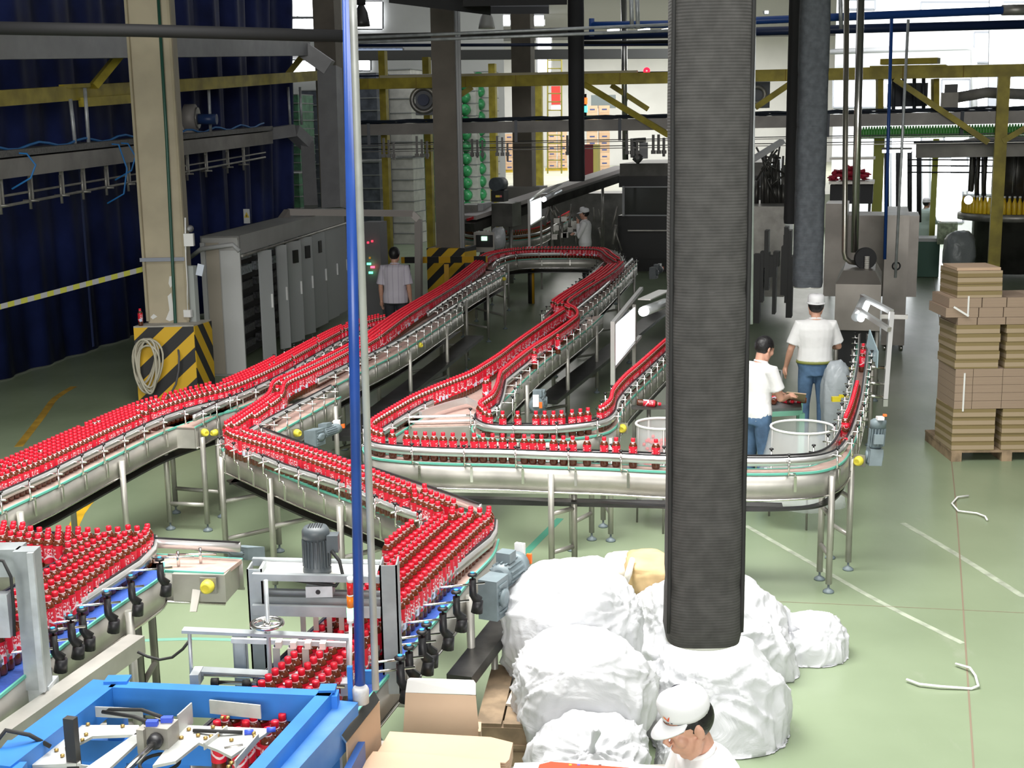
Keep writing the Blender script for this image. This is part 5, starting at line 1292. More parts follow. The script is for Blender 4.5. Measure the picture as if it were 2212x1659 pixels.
# portal of square steel tube over the cabinets
pp = [WY(607, 500, 23.6), WY(607, 478, 23.6), WY(622, 458, 23.8), WY(890, 461, 24.6), WY(904, 474, 24.6), WY(904, 660, 24.6)]
pp[-1].z = .05; pp[0].z = 2.05
mb = MB()
for a, b in zip(pp, pp[1:]): mb.beam(a, b, .12, .12)
one('cable_portal', mb, mat('beige_steel_trunking', (.36, .33, .31), .5, .3), 'beige square trunking arching from the grey cabinets to the floor', 'trunking')
tpn = thing('control_panel', 'dark control panel with red and green lamps beside the man in plaid', 'control panel', gxy(798, 23))
pbox(MB(), 778, 818, 480, 690, 23, .35).build('housing', mat('dark_grey_panel', (.13, .13, .135), .5), tpn)
for x, y, cI, e_ in ((795, 524, (1, .05, .1), 1.5), (804, 521, (1, .05, .1), 1.5), (797, 570, (.1, 1, .4), 4), (805, 577, (1, .05, .1), 5), (801, 589, (.1, 1, .4), 4), (799, 557, (.7, .35, .05), .3)):
    q = WY(x, y, 22.93); MB().box(q, (.07 if e_ > 2 else .03, .03, .035), rz=RZA).build('indicator_lamp', mat('lamp_%d_%d' % (x, y), cI, .4, emit=cI, es=e_), tpn)

# far columns
t, p, w_ = column(938, 990, 27.5, 'brown-grey column with a striped base behind the far end of the conveyors', m=mat('brown_grey_column', (.20, .175, .145), .7, ns=2, na=.15), zb=1.2)  # one brown-grey colour for all the far columns
obox(MB(), p-AX*.15, .85, .8, 0, 1.2).build('striped_base', HAZ, t)
MB().tube([gxy(993, 27.4)+V((0, 0, 1)), gxy(993, 27.4)+V((0, 0, 9))], .03, 8).tube([gxy(998, 27.4)+V((0, 0, 1)), gxy(998, 27.4)+V((0, 0, 9))], .03, 8).build('conduit', LG, t)
t, p, w_ = column(1108, 1150, 36, 'brown-grey column farther back, left of the black round duct', m=MATS['brown_grey_column'], zb=2.1)
obox(MB(), p-AX*.2, 1.05, .9, 0, 2.1).build('base', mat('grey_concrete_base', (.26, .25, .24), .8), t)
column(690, 738, 34, 'brown-grey column behind the tall blue pipe', base=False, m=MATS['brown_grey_column'])
q = gxy(940, 24.5); t = thing('barrier', 'black and yellow barrier rail beside the man in plaid', 'barrier', q)
BAR = striped('black_yellow_bar', (.55, .30, .01), (.015, .015, .015), 2.2, (1, 0, 0), .6)
MB().beam(WY(868, 562, 25.2), WY(1052, 560, 24.3), .05, .12).build('rail', BAR, t)
for x in (875, 960, 1045): q = gxy(x, 25); MB().box((q.x, q.y, .55), (.09, .09, 1.1)).build('post', BAR, t)
q = W(1148, 655, 0); one('bollard', MB().tube([V((q.x, q.y, 0)), V((q.x, q.y, 1.0))], .07, 12), BAR, 'black and yellow bollard standing inside the conveyor loop', 'bollard')
o = one('notice_box', MB().box(V((q.x, q.y-.08, 1.1)), (.18, .05, .22)), WHITE, 'white box above the bollard inside the conveyor loop', 'box')

# overhead steel: yellow beam, air conveyor girder, pipes
def lat(x0, y0, x1, y1, dc, name, label, cat, w_, h_, m, d1=None):
    """straight overhead member between two sightings, at depth dc on the hall's cross axis"""
    def dep(x): 
        k = (x-1106)/F; return dc/(1+k*math.tan(radians(16)))
    a, b = WY(x0, y0, dep(x0)), WY(x1, y1, d1 or dep(x1)); return one(name, MB().beam(a, b, w_, h_), m, label, cat), a, b
yb, ya, yb_ = lat(768, 182, 2240, 151, 31, 'yellow_beam', 'long yellow steel beam crossing the hall behind the huge duct', 'beam', .16, .25, YPAINT)
for x in range(800, 2220, 118):
    f = (x-768)/(2240-768); q = ya.lerp(yb_, f); MB().box(q+V((0, -.085, 0)), (.015, .02, .25)).build('stiffener', mat('rusty_yellow', (.30, .20, .03), .7), yb)
MB().beam(ya+V((.6, .1, .17)), ya.lerp(yb_, .45)+V((0, .1, .15)), .10, .06).build('cream_batten', mat('cream_batten', (.52, .48, .34), .6), yb)
y2 = one('yellow_beam', MB().beam(WY(-40, 215, 18.2), WY(690, 163, 31.5), .16, .22), YPAINT, 'yellow steel beam crossing in front of the navy curtain at the left', 'beam')
MB().beam(WY(178, 221, 20.6), WY(300, 212, 22.2), .14, .14).build('lower_flange', YPAINT, y2); MB().beam(WY(133, 187, 20.2), WY(190, 184, 20.8), .10, .06).build('seat_plate', YPAINT, y2)
def brace(x0, y0, d0, x1, y1, d1, label, w_=.12): return one('brace', MB().beam(WY(x0, y0, d0), WY(x1, y1, d1), w_, w_), YPAINT, label, 'brace')
brace(203, 186, 21, 287, 84, 21.5, 'yellow diagonal brace rising from the left yellow beam to the cream column')
brace(622, 160, 31, 656, 118, 31, 'short yellow brace under the grey trunking near the curtain edge')
brace(1262, 182, 30.4, 1445, 292, 29.4, 'long yellow brace falling from the yellow beam left of the huge duct')
brace(1320, 184, 33, 1400, 236, 33, 'short yellow brace beside the long one left of the huge duct')
brace(1632, 232, 29, 1705, 182, 29, 'yellow brace rising to the beam between the huge duct and the slate duct')
brace(1932, 170, 28.3, 2135, 308, 27.8, 'yellow brace falling from the beam to the yellow post at the right')
brace(2166, 305, 27.7, 2240, 262, 27.5, 'yellow brace right of the yellow post at the picture edge')
brace(995, 205, 31, 1020, 188, 31, 'tiny yellow brace under the beam right of the striped far column')
p = gxy(2157, 27.7); one('yellow_post', obox(MB(), p, .24, .24, 0, zat(165, 2157, 27.7)), YPAINT, 'tall yellow post at the right in front of the filler machine', 'post')
p = gxy(2018, 33); one('yellow_post', obox(MB(), p, .14, .14, 0, zat(300, 2018, 33)), mat('lime_yellow_paint', (.40, .42, .05), .5), 'thin yellow-green post beside the worker in pale green', 'post')
p = gxy(1896, 31); one('yellow_post', obox(MB(), p, .24, .3, 0, zat(280, 1896, 31)), MATS['lime_yellow_paint'], 'yellow-green post behind the twin steel pipes', 'post')
for k, (x, d, lab) in enumerate(((833, 33, 'yellow post right of the tall pipes in front of the wrapped pallets'), (926, 36, 'yellow post between the wrapped green pallets'), (1066, 40, 'yellow post left of the farther brown column'), (1165, 52, 'slim yellow post right of the farther brown column'))):
    p = gxy(x, d); one('yellow_post', obox(MB(), p, 14/F*d, .2, 0, 5.6), YPAINT, lab, 'post')
GIR = mat('grey_girder_steel', (.33, .31, .29), .55, .2, ns=2, na=.2)
g1, ga_, gb_ = lat(772, 281, 2240, 252, 31, 'air_conveyor', 'grey girder of the overhead bottle conveyor crossing the hall below the yellow beam', 'conveyor', .30, .26, GIR)
mb = MB()
for k in (.02, .26, .42, .58, .72, .9): q = ga_.lerp(gb_, k); MB().box(q+V((0, -.16, -.1)), (.07, .02, .5)).build('hanger_plate', mat('dark_hanger', (.10, .11, .13), .5), g1)
for k, dz in ((0, -.33), (0, -.37), (0, -.47), (0, -.52)): MB().beam(ga_+V((0, -.14, dz)), gb_+V((0, -.14, dz)), .02, .02).build('guide_wire', BLACK if dz in (-.33, -.47) else STEELD, g1)
mb = MB(); rs = random.Random(2)
for j in range(3):
    P = [ga_.lerp(gb_, i/60)+V((0, -.1+.05*j, .17+.03*sin(i*.7+j*2)+.02*rs.random())) for i in range(61)]; mb.tube(P, .028, 6)
mb.build('cable_bundle', mat('navy_cable', (.012, .02, .035), .6), g1)
rs = random.Random(5); hb = MB()
for k in (.045, .10, .19, .23, .34, .43, .47):
    q = ga_.lerp(gb_, k)
    for i in range(3): hb.box(q+V((.12*i, -.2, -.42-.06*i+rs.uniform(-.05, .05))), (.05, .12, .42)).box(q+V((.12*i, -.25, -.62)), (.09, .2, .08))
hb.build('bottle_gripper', mat('dark_gripper', (.12, .115, .11), .5, .3), g1)
# green bottles hanging from it at the right
GRN = mat('green_bottle_plastic', (.10, .42, .09), .3, ns=30, na=.3); me = MB().lathe([(.03, -.26), (.035, -.25), (.035, -.08), (.015, -.01), (.015, 0)], 8).mesh('green_bottle', GRN)
a = ga_.lerp(gb_, (1900-772)/(2240-772)); n = 62
for i in range(n):
    q = a.lerp(gb_, i/n)+V((0, .02, -.14)); o = bpy.data.objects.new('green_bottle', me); C.objects.link(o); o.location = q; tag(o, 'green bottle hanging in the row under the overhead girder at the right', 'bottle', 'green bottles under the girder')
# left girder along the curtain
gl = one('air_conveyor', MB().beam(WY(-40, 369, 17.6), WY(575, 297, 29), .30, .26), GIR, 'grey overhead bottle conveyor running along the navy curtain at the left', 'conveyor')
mb = MB(); A_, B_ = WY(-40, 369, 17.6), WY(575, 297, 29); mb.beam(A_+V((0, -.05, .20)), B_+V((0, -.05, .20)), .34, .09); mb.build('top_channel', mat('dark_channel', (.17, .165, .16), .6, ns=30, na=.3), gl)
mb = MB(); mb2 = MB()
for i, f in enumerate((.05, .12, .2, .26, .33, .40, .46, .62, .70, .80, .88)):
    q = A_.lerp(B_, f); MB().box(q+V((0, -.18, -.22)), (.06, .03, .55)).build('hanger_plate', STEELD, gl); mb2.tube([q+V((-.1, -.25, -.5)), q+V((.12, -.25, -.5))], .02, 6).tube([q+V((0, -.25, -.2)), q+V((0, -.25, -.62))], .022, 6)
mb.tube([A_+V((0, -.25, -.52)), B_+V((0, -.25, -.42))], .022, 6).tube([A_+V((0, -.2, -.38)), B_+V((0, -.2, -.32))], .018, 6)
mb.build('guide_wire', STEELD, gl); mb2.build('bottle_gripper', STEELD, gl)
AIRB = mat('bright_blue_air_hose', (.03, .22, .60), .5)
mb = MB(); mb.tube([A_.lerp(B_, i/40)+V((0, -.2, .27+.04*sin(i*1.3))) for i in range(41)], .02, 6)
for f, h in ((.08, .35), (.33, .8), (.36, .45)):
    q = A_.lerp(B_, f)+V((0, -.24, .2)); mb.tube([q, q+V((.25, -.02, -.02)), q+V((.36, -.03, -h*.5)), q+V((.28, -.03, -h)), q+V((.0, -.02, -h-.15))], .014, 6)
mb.build('air_hose', AIRB, gl)
for k, (x0, y0, x1, y1, d) in enumerate(((152, 214, 163, 318, 20.2), (183, 190, 192, 315, 20.6), (450, 180, 455, 288, 25.5), (622, 188, 627, 270, 31), (648, 188, 652, 270, 31))):
    one('hanger_rod', MB().tube([WY(x0, y0, d), WY(x1, y1, d)], .03, 8), GALV, ('left', 'right', 'single', 'left', 'right')[k]+(' hanger rod of the near pair carrying the left grey girder', ' hanger rod of the near pair carrying the left grey girder', ' hanger rod right of the cream column carrying the girder', ' hanger rod of the far pair before the green pallets', ' hanger rod of the far pair before the green pallets')[k], 'rod')
# fan with blue motor behind the column
t = thing('blower', 'grey blower with a blue motor right of the cream column', 'blower', WY(425, 250, 25.2)); q = WY(412, 255, 25.2)
MB().lathe([(.22, -.12), (.26, -.1), (.26, .1), (.22, .12)], 20, Matrix.Rotation(pi/2, 3, 'Y'), q).build('fan_case', GIR, t); MB().box(q+V((-.05, 0, -.28)), (.3, .3, .4)).build('outlet', GIR, t)
MB().tube([q+V((.13, 0, -.02)), q+V((.50, -.02, -.03))], .10, 14).build('motor', mat('navy_motor', (.02, .05, .16), .4), t); MB().tube([q+V((.12, 0, 0)), q+V((.15, 0, 0))], .2, 16).build('flange', STEELD, t)
t = thing('blower', 'dark grey blower case with a round mouth under the yellow beam', 'blower', WY(915, 215, 32)); q = WY(915, 216, 32)
MB().box(q+V((.35, .2, .02)), (1.1, .4, .75)).build('fan_case', mat('dark_slate_case', (.14, .15, .17), .5), t); MB().torus(q+V((0, -.02, 0)), .28, .06, 24, 8, Matrix.Rotation(pi/2, 3, 'X')).build('mouth_ring', STEELD, t); MB().tube([q+V((0, -.2, 0)), q+V((0, .05, 0))], .14, 14).build('motor', mat('dim_navy_motor', (.015, .03, .09), .5), t)
t = thing('blower', 'dark blower case half hidden at the right edge of the huge duct', 'blower', WY(1640, 205, 31)); q = WY(1640, 205, 31); MB().box(q+V((0, .2, 0)), (.5, .4, .6)).build('fan_case', MATS['dark_slate_case'], t); MB().torus(q+V((-.05, -.03, 0)), .18, .05, 20, 8, Matrix.Rotation(pi/2, 3, 'X')).build('mouth_ring', STEELD, t)
# grey trunking at upper left with its bends
TR = mat('grey_trunking', (.30, .30, .31), .5, .2, ns=3, na=.1)
def chain(name, label, L, w_, h_, m=TR, cat='trunking'):
    mb = MB(); P = [WY(x, y, d) for x, y, d in L]
    for a, b in zip(P, P[1:]): mb.beam(a, b, w_, h_)
    return one(name, mb, m, label, cat)
o = chain('trunking', 'grey trunking crossing at the upper left and turning down to the cabinets', [(-40, 100, 17.4), (650, 103, 29), (712, 146, 29), (722, 450, 28.5)], .44, .34)
MB().beam(WY(-40, 114, 17.2), WY(640, 117, 28.8), .1, .06).build('yellow_lip', mat('pale_yellow_lip', (.50, .48, .16), .6), o)
chain('trunking', 'smaller grey trunking bending down beside the green pallets to the cabinets', [(560, 292, 29), (632, 282, 29.5), (664, 312, 30), (672, 450, 29)], .30, .26)
one('cable_tray', MB().tube([WY(-40, 60, 13), WY(300, 66, 13.5), WY(740, 78, 14)], .065, 10), mat('black_pipe_lagging', (.018, .018, .02), .7), 'thick black lagged pipe crossing the upper left before the cream column', 'pipe')
one('roof_beam', MB().beam(WY(600, 84, 34), WY(1250, 72, 33), .2, .16), mat('dark_beam', (.06, .06, .055), .7), 'dark roof beam crossing behind the tall blue pipe', 'beam')
for k, (y0, y1) in enumerate(((82, 53), (92, 66))):
    one('thin_pipe', MB().tube([WY(755, y0, 22), WY(1450, y1, 21)], .025, 8), GALV, ('upper', 'lower')[k]+' of two thin grey pipes running across from the tall blue pipe', 'pipe')
BLP = mat('deep_blue_pipe', (.012, .06, .26), .4); BLD = mat('dark_navy_pipe', (.008, .02, .07), .45)
o = one('blue_pipe', MB().tube([WY(1278, 55, 24), WY(1450, 52, 23.7), WY(2170, 22, 22)], .065, 12), BLP, 'bright blue overhead pipe across the upper right', 'pipe')
MB().tube([WY(2165, 22, 22), WY(2240, 20, 22)], .085, 12).build('valve', STEELD, o); MB().tube([WY(1278, 40, 24), WY(1278, 78, 24)], .05, 10).build('flange', BLP, o)
one('blue_pipe', MB().tube([WY(1255, 78, 24.5), WY(2240, 52, 22.5)], .075, 12), BLD, 'dark navy overhead pipe just below the bright blue one', 'pipe')
one('thin_pipe', MB().tube([WY(1250, 92, 26), WY(1450, 90, 26)], .035, 8), BLACK, 'thin black pipe below the navy pipe left of the huge duct', 'pipe')
one('thin_pipe', MB().tube([WY(770, 98, 30), WY(1450, 96, 30)], .035, 8), BLD, 'thin navy pipe crossing between the roof beam and the mezzanine beam', 'pipe')
one('mezzanine_beam', MB().beam(WY(766, 120, 40), WY(1445, 116, 40), .25, .28), MATS['dark_beam'], 'dark mezzanine beam crossing behind the far columns', 'beam')
one('thin_pipe', MB().tube([WY(770, 164, 34), WY(1450, 156, 34)], .025, 8), BLD, 'thin navy cable line just above the long yellow beam', 'cable')
one('roof_duct', MB().hexa([WY(840, 6, 21), WY(1060, 33, 21), WY(1060, 33, 24), WY(840, 6, 24), WY(840, -60, 21), WY(1060, -60, 21), WY(1060, -60, 24), WY(840, -60, 24)]), mat('black_roof_duct', (.012, .012, .014), .8), 'black roof duct at the top centre, sloping down to the right', 'duct')
one('roof_duct', MB().hexa([WY(1000, 14, 20), WY(1225, 10, 20), WY(1225, 10, 23), WY(1000, 14, 23), WY(1000, -60, 20), WY(1225, -60, 20), WY(1225, -60, 23), WY(1000, -60, 23)]), MATS['black_roof_duct'], 'black roof duct at the top centre joining the round black duct', 'duct')
one('roof_duct', MB().hexa([WY(1060, 30, 26), WY(1186, 30, 26), WY(1186, 26, 28), WY(1060, 26, 28), WY(1060, 14, 26), WY(1186, 14, 26), WY(1186, 10, 28), WY(1060, 10, 28)]), mat('grey_duct_end', (.10, .10, .11), .7), 'dark grey duct end above the lit clerestory window', 'duct')
def bell_lamp(x, y, d, label, m, r=.21):
    q = WY(x, y, d); t = thing('bell_lamp', label, 'lamp', q); MB().lathe([(r, -.18), (r*.95, -.1), (r*.75, .08), (r*.4, .2), (r*.3, .24)], 18, c=q).build('lamp_shade', m, t); MB().tube([q+V((0, 0, .22)), q+V((0, 0, .42))], .09, 10).tube([q+V((0, 0, .4)), q+V((0, 0, 3.))], .02, 6).build('lamp_body', MATS['black_roof_duct'], t); return t
bell_lamp(781, 36, 26, 'dark bell-shaped lamp hanging beside the tall pale conduit', mat('dark_lamp_shade', (.03, .03, .03), .4), .16)
bell_lamp(1051, 45, 32, 'pale bell-shaped lamp hanging in front of the clerestory window', mat('pale_lamp_shade', (.60, .60, .58), .4), .2)
t = thing('signal_tower', 'small signal tower with lit red and green lamps on the far girder', 'signal light', WY(1263, 245, 30.5))
for nm, y, cI, e_ in (('lens', 218, (1, .06, .01), 6), ('lens', 236, (.05, 1, .55), 5)): q = WY(1263, y, 30.5); MB().lathe([(.065, -.07), (.065, .07)], 12, c=q).build(nm, mat('lit_%d' % y, cI, .4, emit=cI, es=e_), t)
MB().tube([WY(1263, 252, 30.5), WY(1263, 203, 30.5)], .045, 10).build('pole', BLACK, t)
one('alarm_lamp', MB().torus(WY(1397, 153, 30.5), .05, .03, 14, 8, Matrix.Rotation(pi/2, 3, 'X')), mat('lit_red_ring', (1, .02, .05), .4, emit=(1, .01, .04), es=2.5), 'small lit red lamp on the yellow beam left of the huge duct', 'lamp')
one('steel_pipe', MB().tube([WY(1347, -30, 33), WY(1351, 345, 33)], .075, 12), BRIGHT, 'bright vertical steel pipe left of the huge duct', 'pipe')
mb = MB().tube([WY(1368, 300, 33), WY(1368, 335, 33), WY(1385, 345, 33)], .08, 10).tube([WY(1362, 304, 33), WY(1395, 302, 33)], .06, 10).box(WY(1390, 325, 33), (.2, .2, .4)).tube([WY(1372, 350, 32.8), WY(1385, 335, 32.8)], .1, 12)
one('valve_group', mb, mat('dark_valve_metal', (.20, .20, .21), .35, .7), 'cluster of steel valves and elbows on top of the dark machine', 'valve')
for k, (x, xb, r_, m, lab) in enumerate(((1829, 1824, .036, mat('warm_steel_pipe', (.55, .52, .45), .25, .9), 'left of the twin shiny steel pipes standing at the right'), (1860, 1846, .05, BRIGHT, 'right and thicker of the twin shiny steel pipes at the right'))):
    a, b = WY(x, -30, 17.6), WY(xb, 545, 17.6); P = [a, b]
    if k == 0: P += [b+V((.02, 0, -.08)), b+V((.08, 0, -.13)), b+V((.2, .02, -.15))]
    one('steel_pipe', MB().tube(P, r_, 14), m, lab, 'pipe')
one('blue_pipe', MB().tube([WY(1926, 40, 19), WY(1911, 560, 19)], .024, 10), BLP, 'thin vertical blue pipe before the steel cabinets at the right', 'pipe')
one('thin_pipe', MB().tube([WY(1962, 42, 18.5), WY(1934, 600, 18.5)], .020, 10), GALV, 'thin vertical galvanised pipe before the steel cabinets at the right', 'pipe')
for x, lab in ((1363, 'left of two short hanging pale pipes at the blue overhead pipe'), (1376, 'right of two short hanging pale pipes at the blue overhead pipe'), (1815, 'short pale pipe hanging left of the twin steel pipes')): one('thin_pipe', MB().tube([WY(x, -20, 22.5), WY(x+2, 62, 22.5)], .035, 8), GALV, lab, 'pipe')
one('white_pipe', MB().tube([WY(1795, 112, 41.5), WY(2090, 102, 39), WY(2104, 108, 38.8), WY(2105, 250, 38.8)], .09, 10), mat('pale_wall_pipe', (.60, .60, .60), .4), 'pale pipe along the bright right wall, turning down', 'pipe')
o = chain('wall_column', 'grey steel stanchion before the bright right wall', [(2152, -30, 37), (2148, 260, 37)], .35, .3, mat('grey_stanchion', (.24, .25, .27), .6), 'column')
# far yellow-roofed hoist cabin on the beam
t = thing('hoist', 'yellow hoist canopy on the beam at the right', 'hoist', WY(1960, 140, 29))
a, b = WY(1882, 146, 29), WY(2045, 143, 28.4); MB().beam(a, b, .5, .05).build('canopy', YPAINT, t); a, b = WY(1905, 134, 29), WY(2028, 131, 28.4); MB().beam(a, b, .3, .12).build('canopy', YPAINT, t)
for x in (1900, 2020): MB().beam(WY(x, 170, 29), WY(x, 240, 29), .2, .12, (1, 0, 0)).build('leg', YPAINT, t)
mb = MB()
for x in (1930, 1952, 1975, 1995): mb.tube([WY(x, 165, 29), WY(x, 240, 29)], .04, 6)
mb.box(WY(1960, 205, 29.3), (.8, .3, .5)); mb.build('machinery', mat('dark_machinery', (.04, .045, .06), .5), t)
t = thing('motor_box', 'grey motor box with a dark top beside the hoist, trailing a duct', 'motor', WY(2045, 205, 29)); pbox(MB(), 2026, 2060, 200, 240, 29, .4).build('box', GIR, t); pbox(MB(), 2032, 2058, 182, 200, 29, .3).build('motor', BLACK, t)
one('cross_duct', MB().tube([WY(2060, 212, 29.3), WY(2130, 200, 29), WY(2240, 205, 28.6)], .12, 10), mat('grey_lagged_duct', (.27, .26, .25), .7, ns=5, na=.2), 'grey lagged duct running right from the motor box above the girder', 'duct')

# machines behind the loop
BLK = mat('black_machine_panel', (.016, .016, .017), .35); DKS = mat('dark_machine_steel', (.10, .098, .09), .4, .6, ns=3, na=.3)
tm = thing('labelling_machine', 'big black machine with a grey-framed window left of the huge duct', 'machine', gxy(1450, 33))
pbox(MB(), 1338, 1660, 352, 380, 33, 4.).build('top', DKS, tm); pbox(MB(), 1336, 1660, 380, 404, 32.9, 4).build('fascia', BLK, tm)
pbox(MB(), 1346, 1660, 404, 466, 33.1, 3.8).build('window_bay', mat('dim_glass', (.05, .055, .05), .2), tm); pbox(MB(), 1334, 1660, 466, 560, 32.9, 4).build('lower_body', BLK, tm)
mb = MB(); 
for x0, x1, y0, y1 in ((1345, 1660, 402, 405), (1345, 1660, 464, 467), (1344, 1349, 402, 467)): pbox(mb, x0, x1, y0, y1, 32.8, .05)
mb.build('window_frame', mat('grey_frame', (.33, .34, .36), .4), tm)
pbox(MB(), 1345, 1660, 560, 620, 33, 3.8).build('plinth', BLK, tm)
MB().beam(WY(1356, 498, 32.7), WY(1660, 498, 32.7), .03, .03).build('rail', STEELD, tm)
tm = thing('rinser_machine', 'steel machine cabinet glimpsed between the huge duct and the slate duct', 'machine', gxy(1660, 24)); pbox(MB(), 1560, 1697, 446, 640, 24.5, 2.2).build('body', STEELD, tm)
mb = MB(); rs = random.Random(3)
for i in range(26):
    x = rs.uniform(1632, 1700); mb.tube([WY(x, rs.uniform(330, 400), 25.5), WY(x+rs.uniform(-6, 6), 446, 25.5)], rs.uniform(.015, .05), 6)
for i in range(12): mb.tube([WY(rs.uniform(1632, 1700), rs.uniform(310, 440), 25.4), WY(rs.uniform(1632, 1700), rs.uniform(310, 440), 25.4)], .02, 6)
mb.build('filling_valves', DKS, tm); MB().beam(WY(1625, 345, 25), WY(1690, 305, 25), .4, .08).build('hood', LG, tm)
mb = MB()
for i in range(14):
    x = rs.uniform(1630, 1712); pbox(mb, x, x+rs.uniform(5, 16), rs.uniform(480, 560), rs.uniform(570, 700), 22, .3)
mb.build('under_frame', mat('dark_understructure', (.05, .05, .05), .5, .4), tm)
one('hand_truck', MB().tube([WY(1660, 800, 14.), WY(1688, 800, 13.9), WY(1690, 880, 13.9)], .014, 8), mat('dull_bar', (.15, .15, .15), .5), 'bent grey bar beside the standing man in jeans', 'bar')
# steel cabinets at the right
CABR = mat('brushed_cabinet_steel', (.30, .275, .25), .38, .55, ns=1.5, na=.25)
tcb = thing('steel_cabinet', 'tall brushed steel cabinet behind the inspection lamp frame', 'cabinet', gxy(1942, 20.6))
p = gxy(1942, 20.6); obox(MB(), p, .36, 2.4, .12, 2.2).build('body', CABR, tcb); obox(MB(), p-RV*.0+V((0, -.03, 0)), .42, .04, .55, .62).build('ledge', BRIGHT, tcb)
mb = MB(); mb.torus(p+V((.0, -.035, 1.4)), .06, .012, 16, 6, Matrix.Rotation(pi/2, 3, 'X')); mb.build('round_vent', BLACK, tcb)
for s in (-1, 1): q = p+RV*(.13*s)+AX*.1; MB().lathe([(.05, -.02), (.05, .02)], 12, Matrix.Rotation(pi/2, 3, 'Y'), (q.x, q.y, .06)).build('wheel', BRIGHT, tcb); MB().box((q.x, q.y, .11), (.05, .05, .06)).build('castor', STEELD, tcb)
one('steel_cabinet', pbox(MB(), 1832, 1985, 466, 640, 23.5, 1.2), CABR, 'broad brushed steel cabinet behind the twin pipes', 'cabinet')
one('steel_cabinet', pbox(MB(), 1786, 1832, 440, 640, 23, 1.0), CABR, 'narrow brushed steel cabinet between the slate duct and the twin pipes', 'cabinet')
tml = thing('labelling_machine', 'steel labelling machine with a sloped hood feeding the right file of bottles', 'machine', gxy(1862, 17)); 
p = gxy(1862, 16.9); obox(MB(), p, .58, 1.6, .95, 1.56).build('hood', CABR, tml)
r_ = RV*.29; P0 = [p-r_, p+r_, p+r_*.72+AX*.45, p-r_*.72+AX*.45]
MB().hexa([V((q.x, q.y, 1.56)) for q in (p-r_, p+r_, p+r_+AX*1.6, p-r_+AX*1.6)]+[V((q.x, q.y, 1.72)) for q in (p-r_*.7+AX*.2, p+r_*.7+AX*.2, p+r_*.7+AX*1.5, p-r_*.7+AX*1.5)]).build('hood_top', CABR, tml)
for s in (-1, 1):
    for f in (.05, 1.5): q = p+RV*(.26*s)+AX*f; leg(tml, q.x, q.y, .96, .03)
obox(MB(), p+AX*.3, .5, 1.2, .3, .95).build('undercarriage', DARKI, tml)
t = thing('hose_reel', 'black round hose reel with a ribbed spout on the sloped steel hood', 'hose reel', WY(1869, 560, 17.4)); q = WY(1869, 558, 17.4); MB().lathe([(.145, -.04), (.15, 0), (.145, .04)], 24, Matrix.Rotation(pi/2, 3, 'X'), q).build('drum', BLACK, t)
mb = MB(); 
for i in range(7): mb.lathe([(.03, 0), (.034, .012), (.03, .022)], 12, c=q+V((0, -.09, -.13+i*.024)))
mb.build('ribbed_spout', mat('white_ribbed_hose', (.6, .58, .54), .4), t)
# green machine base with yellow bottles, far right
tf = thing('filler_turntable', 'round filling machine carrying yellow bottles at the far right', 'machine', gxy(2190, 30)); q = gxy(2190, 31.3)
MB().lathe([(1.25, 1.35), (1.25, 1.5), (1.2, 1.52), (.4, 1.55)], 40, c=q).build('turntable', STEELD, tf); MB().lathe([(.9, .1), (.9, 1.3), (1.2, 1.36)], 30, c=q).build('drum', DKS, tf)
MB().tube([q+V((0, 0, 1.5)), q+V((0, 0, 3.4))], .35, 16).build('centre_column', DKS, tf); MB().lathe([(1.3, 2.9), (1.3, 3.2), (.5, 3.4)], 30, c=q).build('bowl', GIR, tf)
mb = MB()
for i in range(26): an = 2*pi*i/26; mb.tube([q+V((1.0*cos(an), 1.0*sin(an), 2.0)), q+V((1.0*cos(an), 1.0*sin(an), 2.95))], .035, 6)
mb.build('filling_valves', DKS, tf)
YB = mat('yellow_drink', (.75, .50, .02), .3); me = MB().lathe([(.05, 0), (.055, .02), (.055, .26), (.03, .33), (.025, .38)], 10).mesh('yellow_bottle', YB); cme = MB().lathe([(.03, .38), (.03, .42), (.01, .425)], 10).mesh('cap', WHITE)
for i in range(34):
    an = pi+pi*i/33; o = bpy.data.objects.new('yellow_bottle', me); C.objects.link(o); o.location = q+V((1.18*cos(an), 1.18*sin(an), 1.52)); tag(o, 'yellow drink bottle on the rim of the round filling machine', 'bottle', 'yellow bottles on the filling machine')
    c = bpy.data.objects.new('cap', cme); C.objects.link(c); c.parent = o
LB = mat('lit_work_lamp', (.9, .95, 1), .4, emit=(.9, .97, 1), es=8); one('work_lamp', MB().ball(WY(2092, 432, 30.0), .10), LB, 'glaring white work lamp on the round filling machine', 'lamp')
one('bottle_chute', MB().hexa([WY(2052, 420, 36), WY(2102, 410, 36), WY(2102, 410, 36.2), WY(2052, 420, 36.2), WY(2055, 335, 36.5), WY(2086, 335, 36.5), WY(2086, 335, 36.7), WY(2055, 335, 36.7)]), LG, 'pale sloping bottle chute behind the round filling machine', 'chute')
t = thing('green_bench', 'dark green cabinet bench before the worker in pale green', 'bench', gxy(2000, 31)); pbox(MB(), 1982, 2035, 522, 598, 31, .8).build('body', mat('dark_green_paint', (.02, .10, .065), .5), t); pbox(MB(), 1980, 2037, 515, 522, 31, .85).build('top', LG, t)
one('crate', pbox(MB(), 2032, 2072, 482, 528, 30.5, .5), mat('pale_green_crate', (.35, .42, .28), .6, ns=12, na=.4), 'pale green crate on the bench edge beside the filling machine', 'crate')
bag('translucent grey plastic sack hanging below the round filling machine', gxy(2080, 29.5)+V((0, 0, .75)), (.36, .3, .48), 91, m=bag_mat('grey_film', (.30, .33, .34), .2), sub=4)
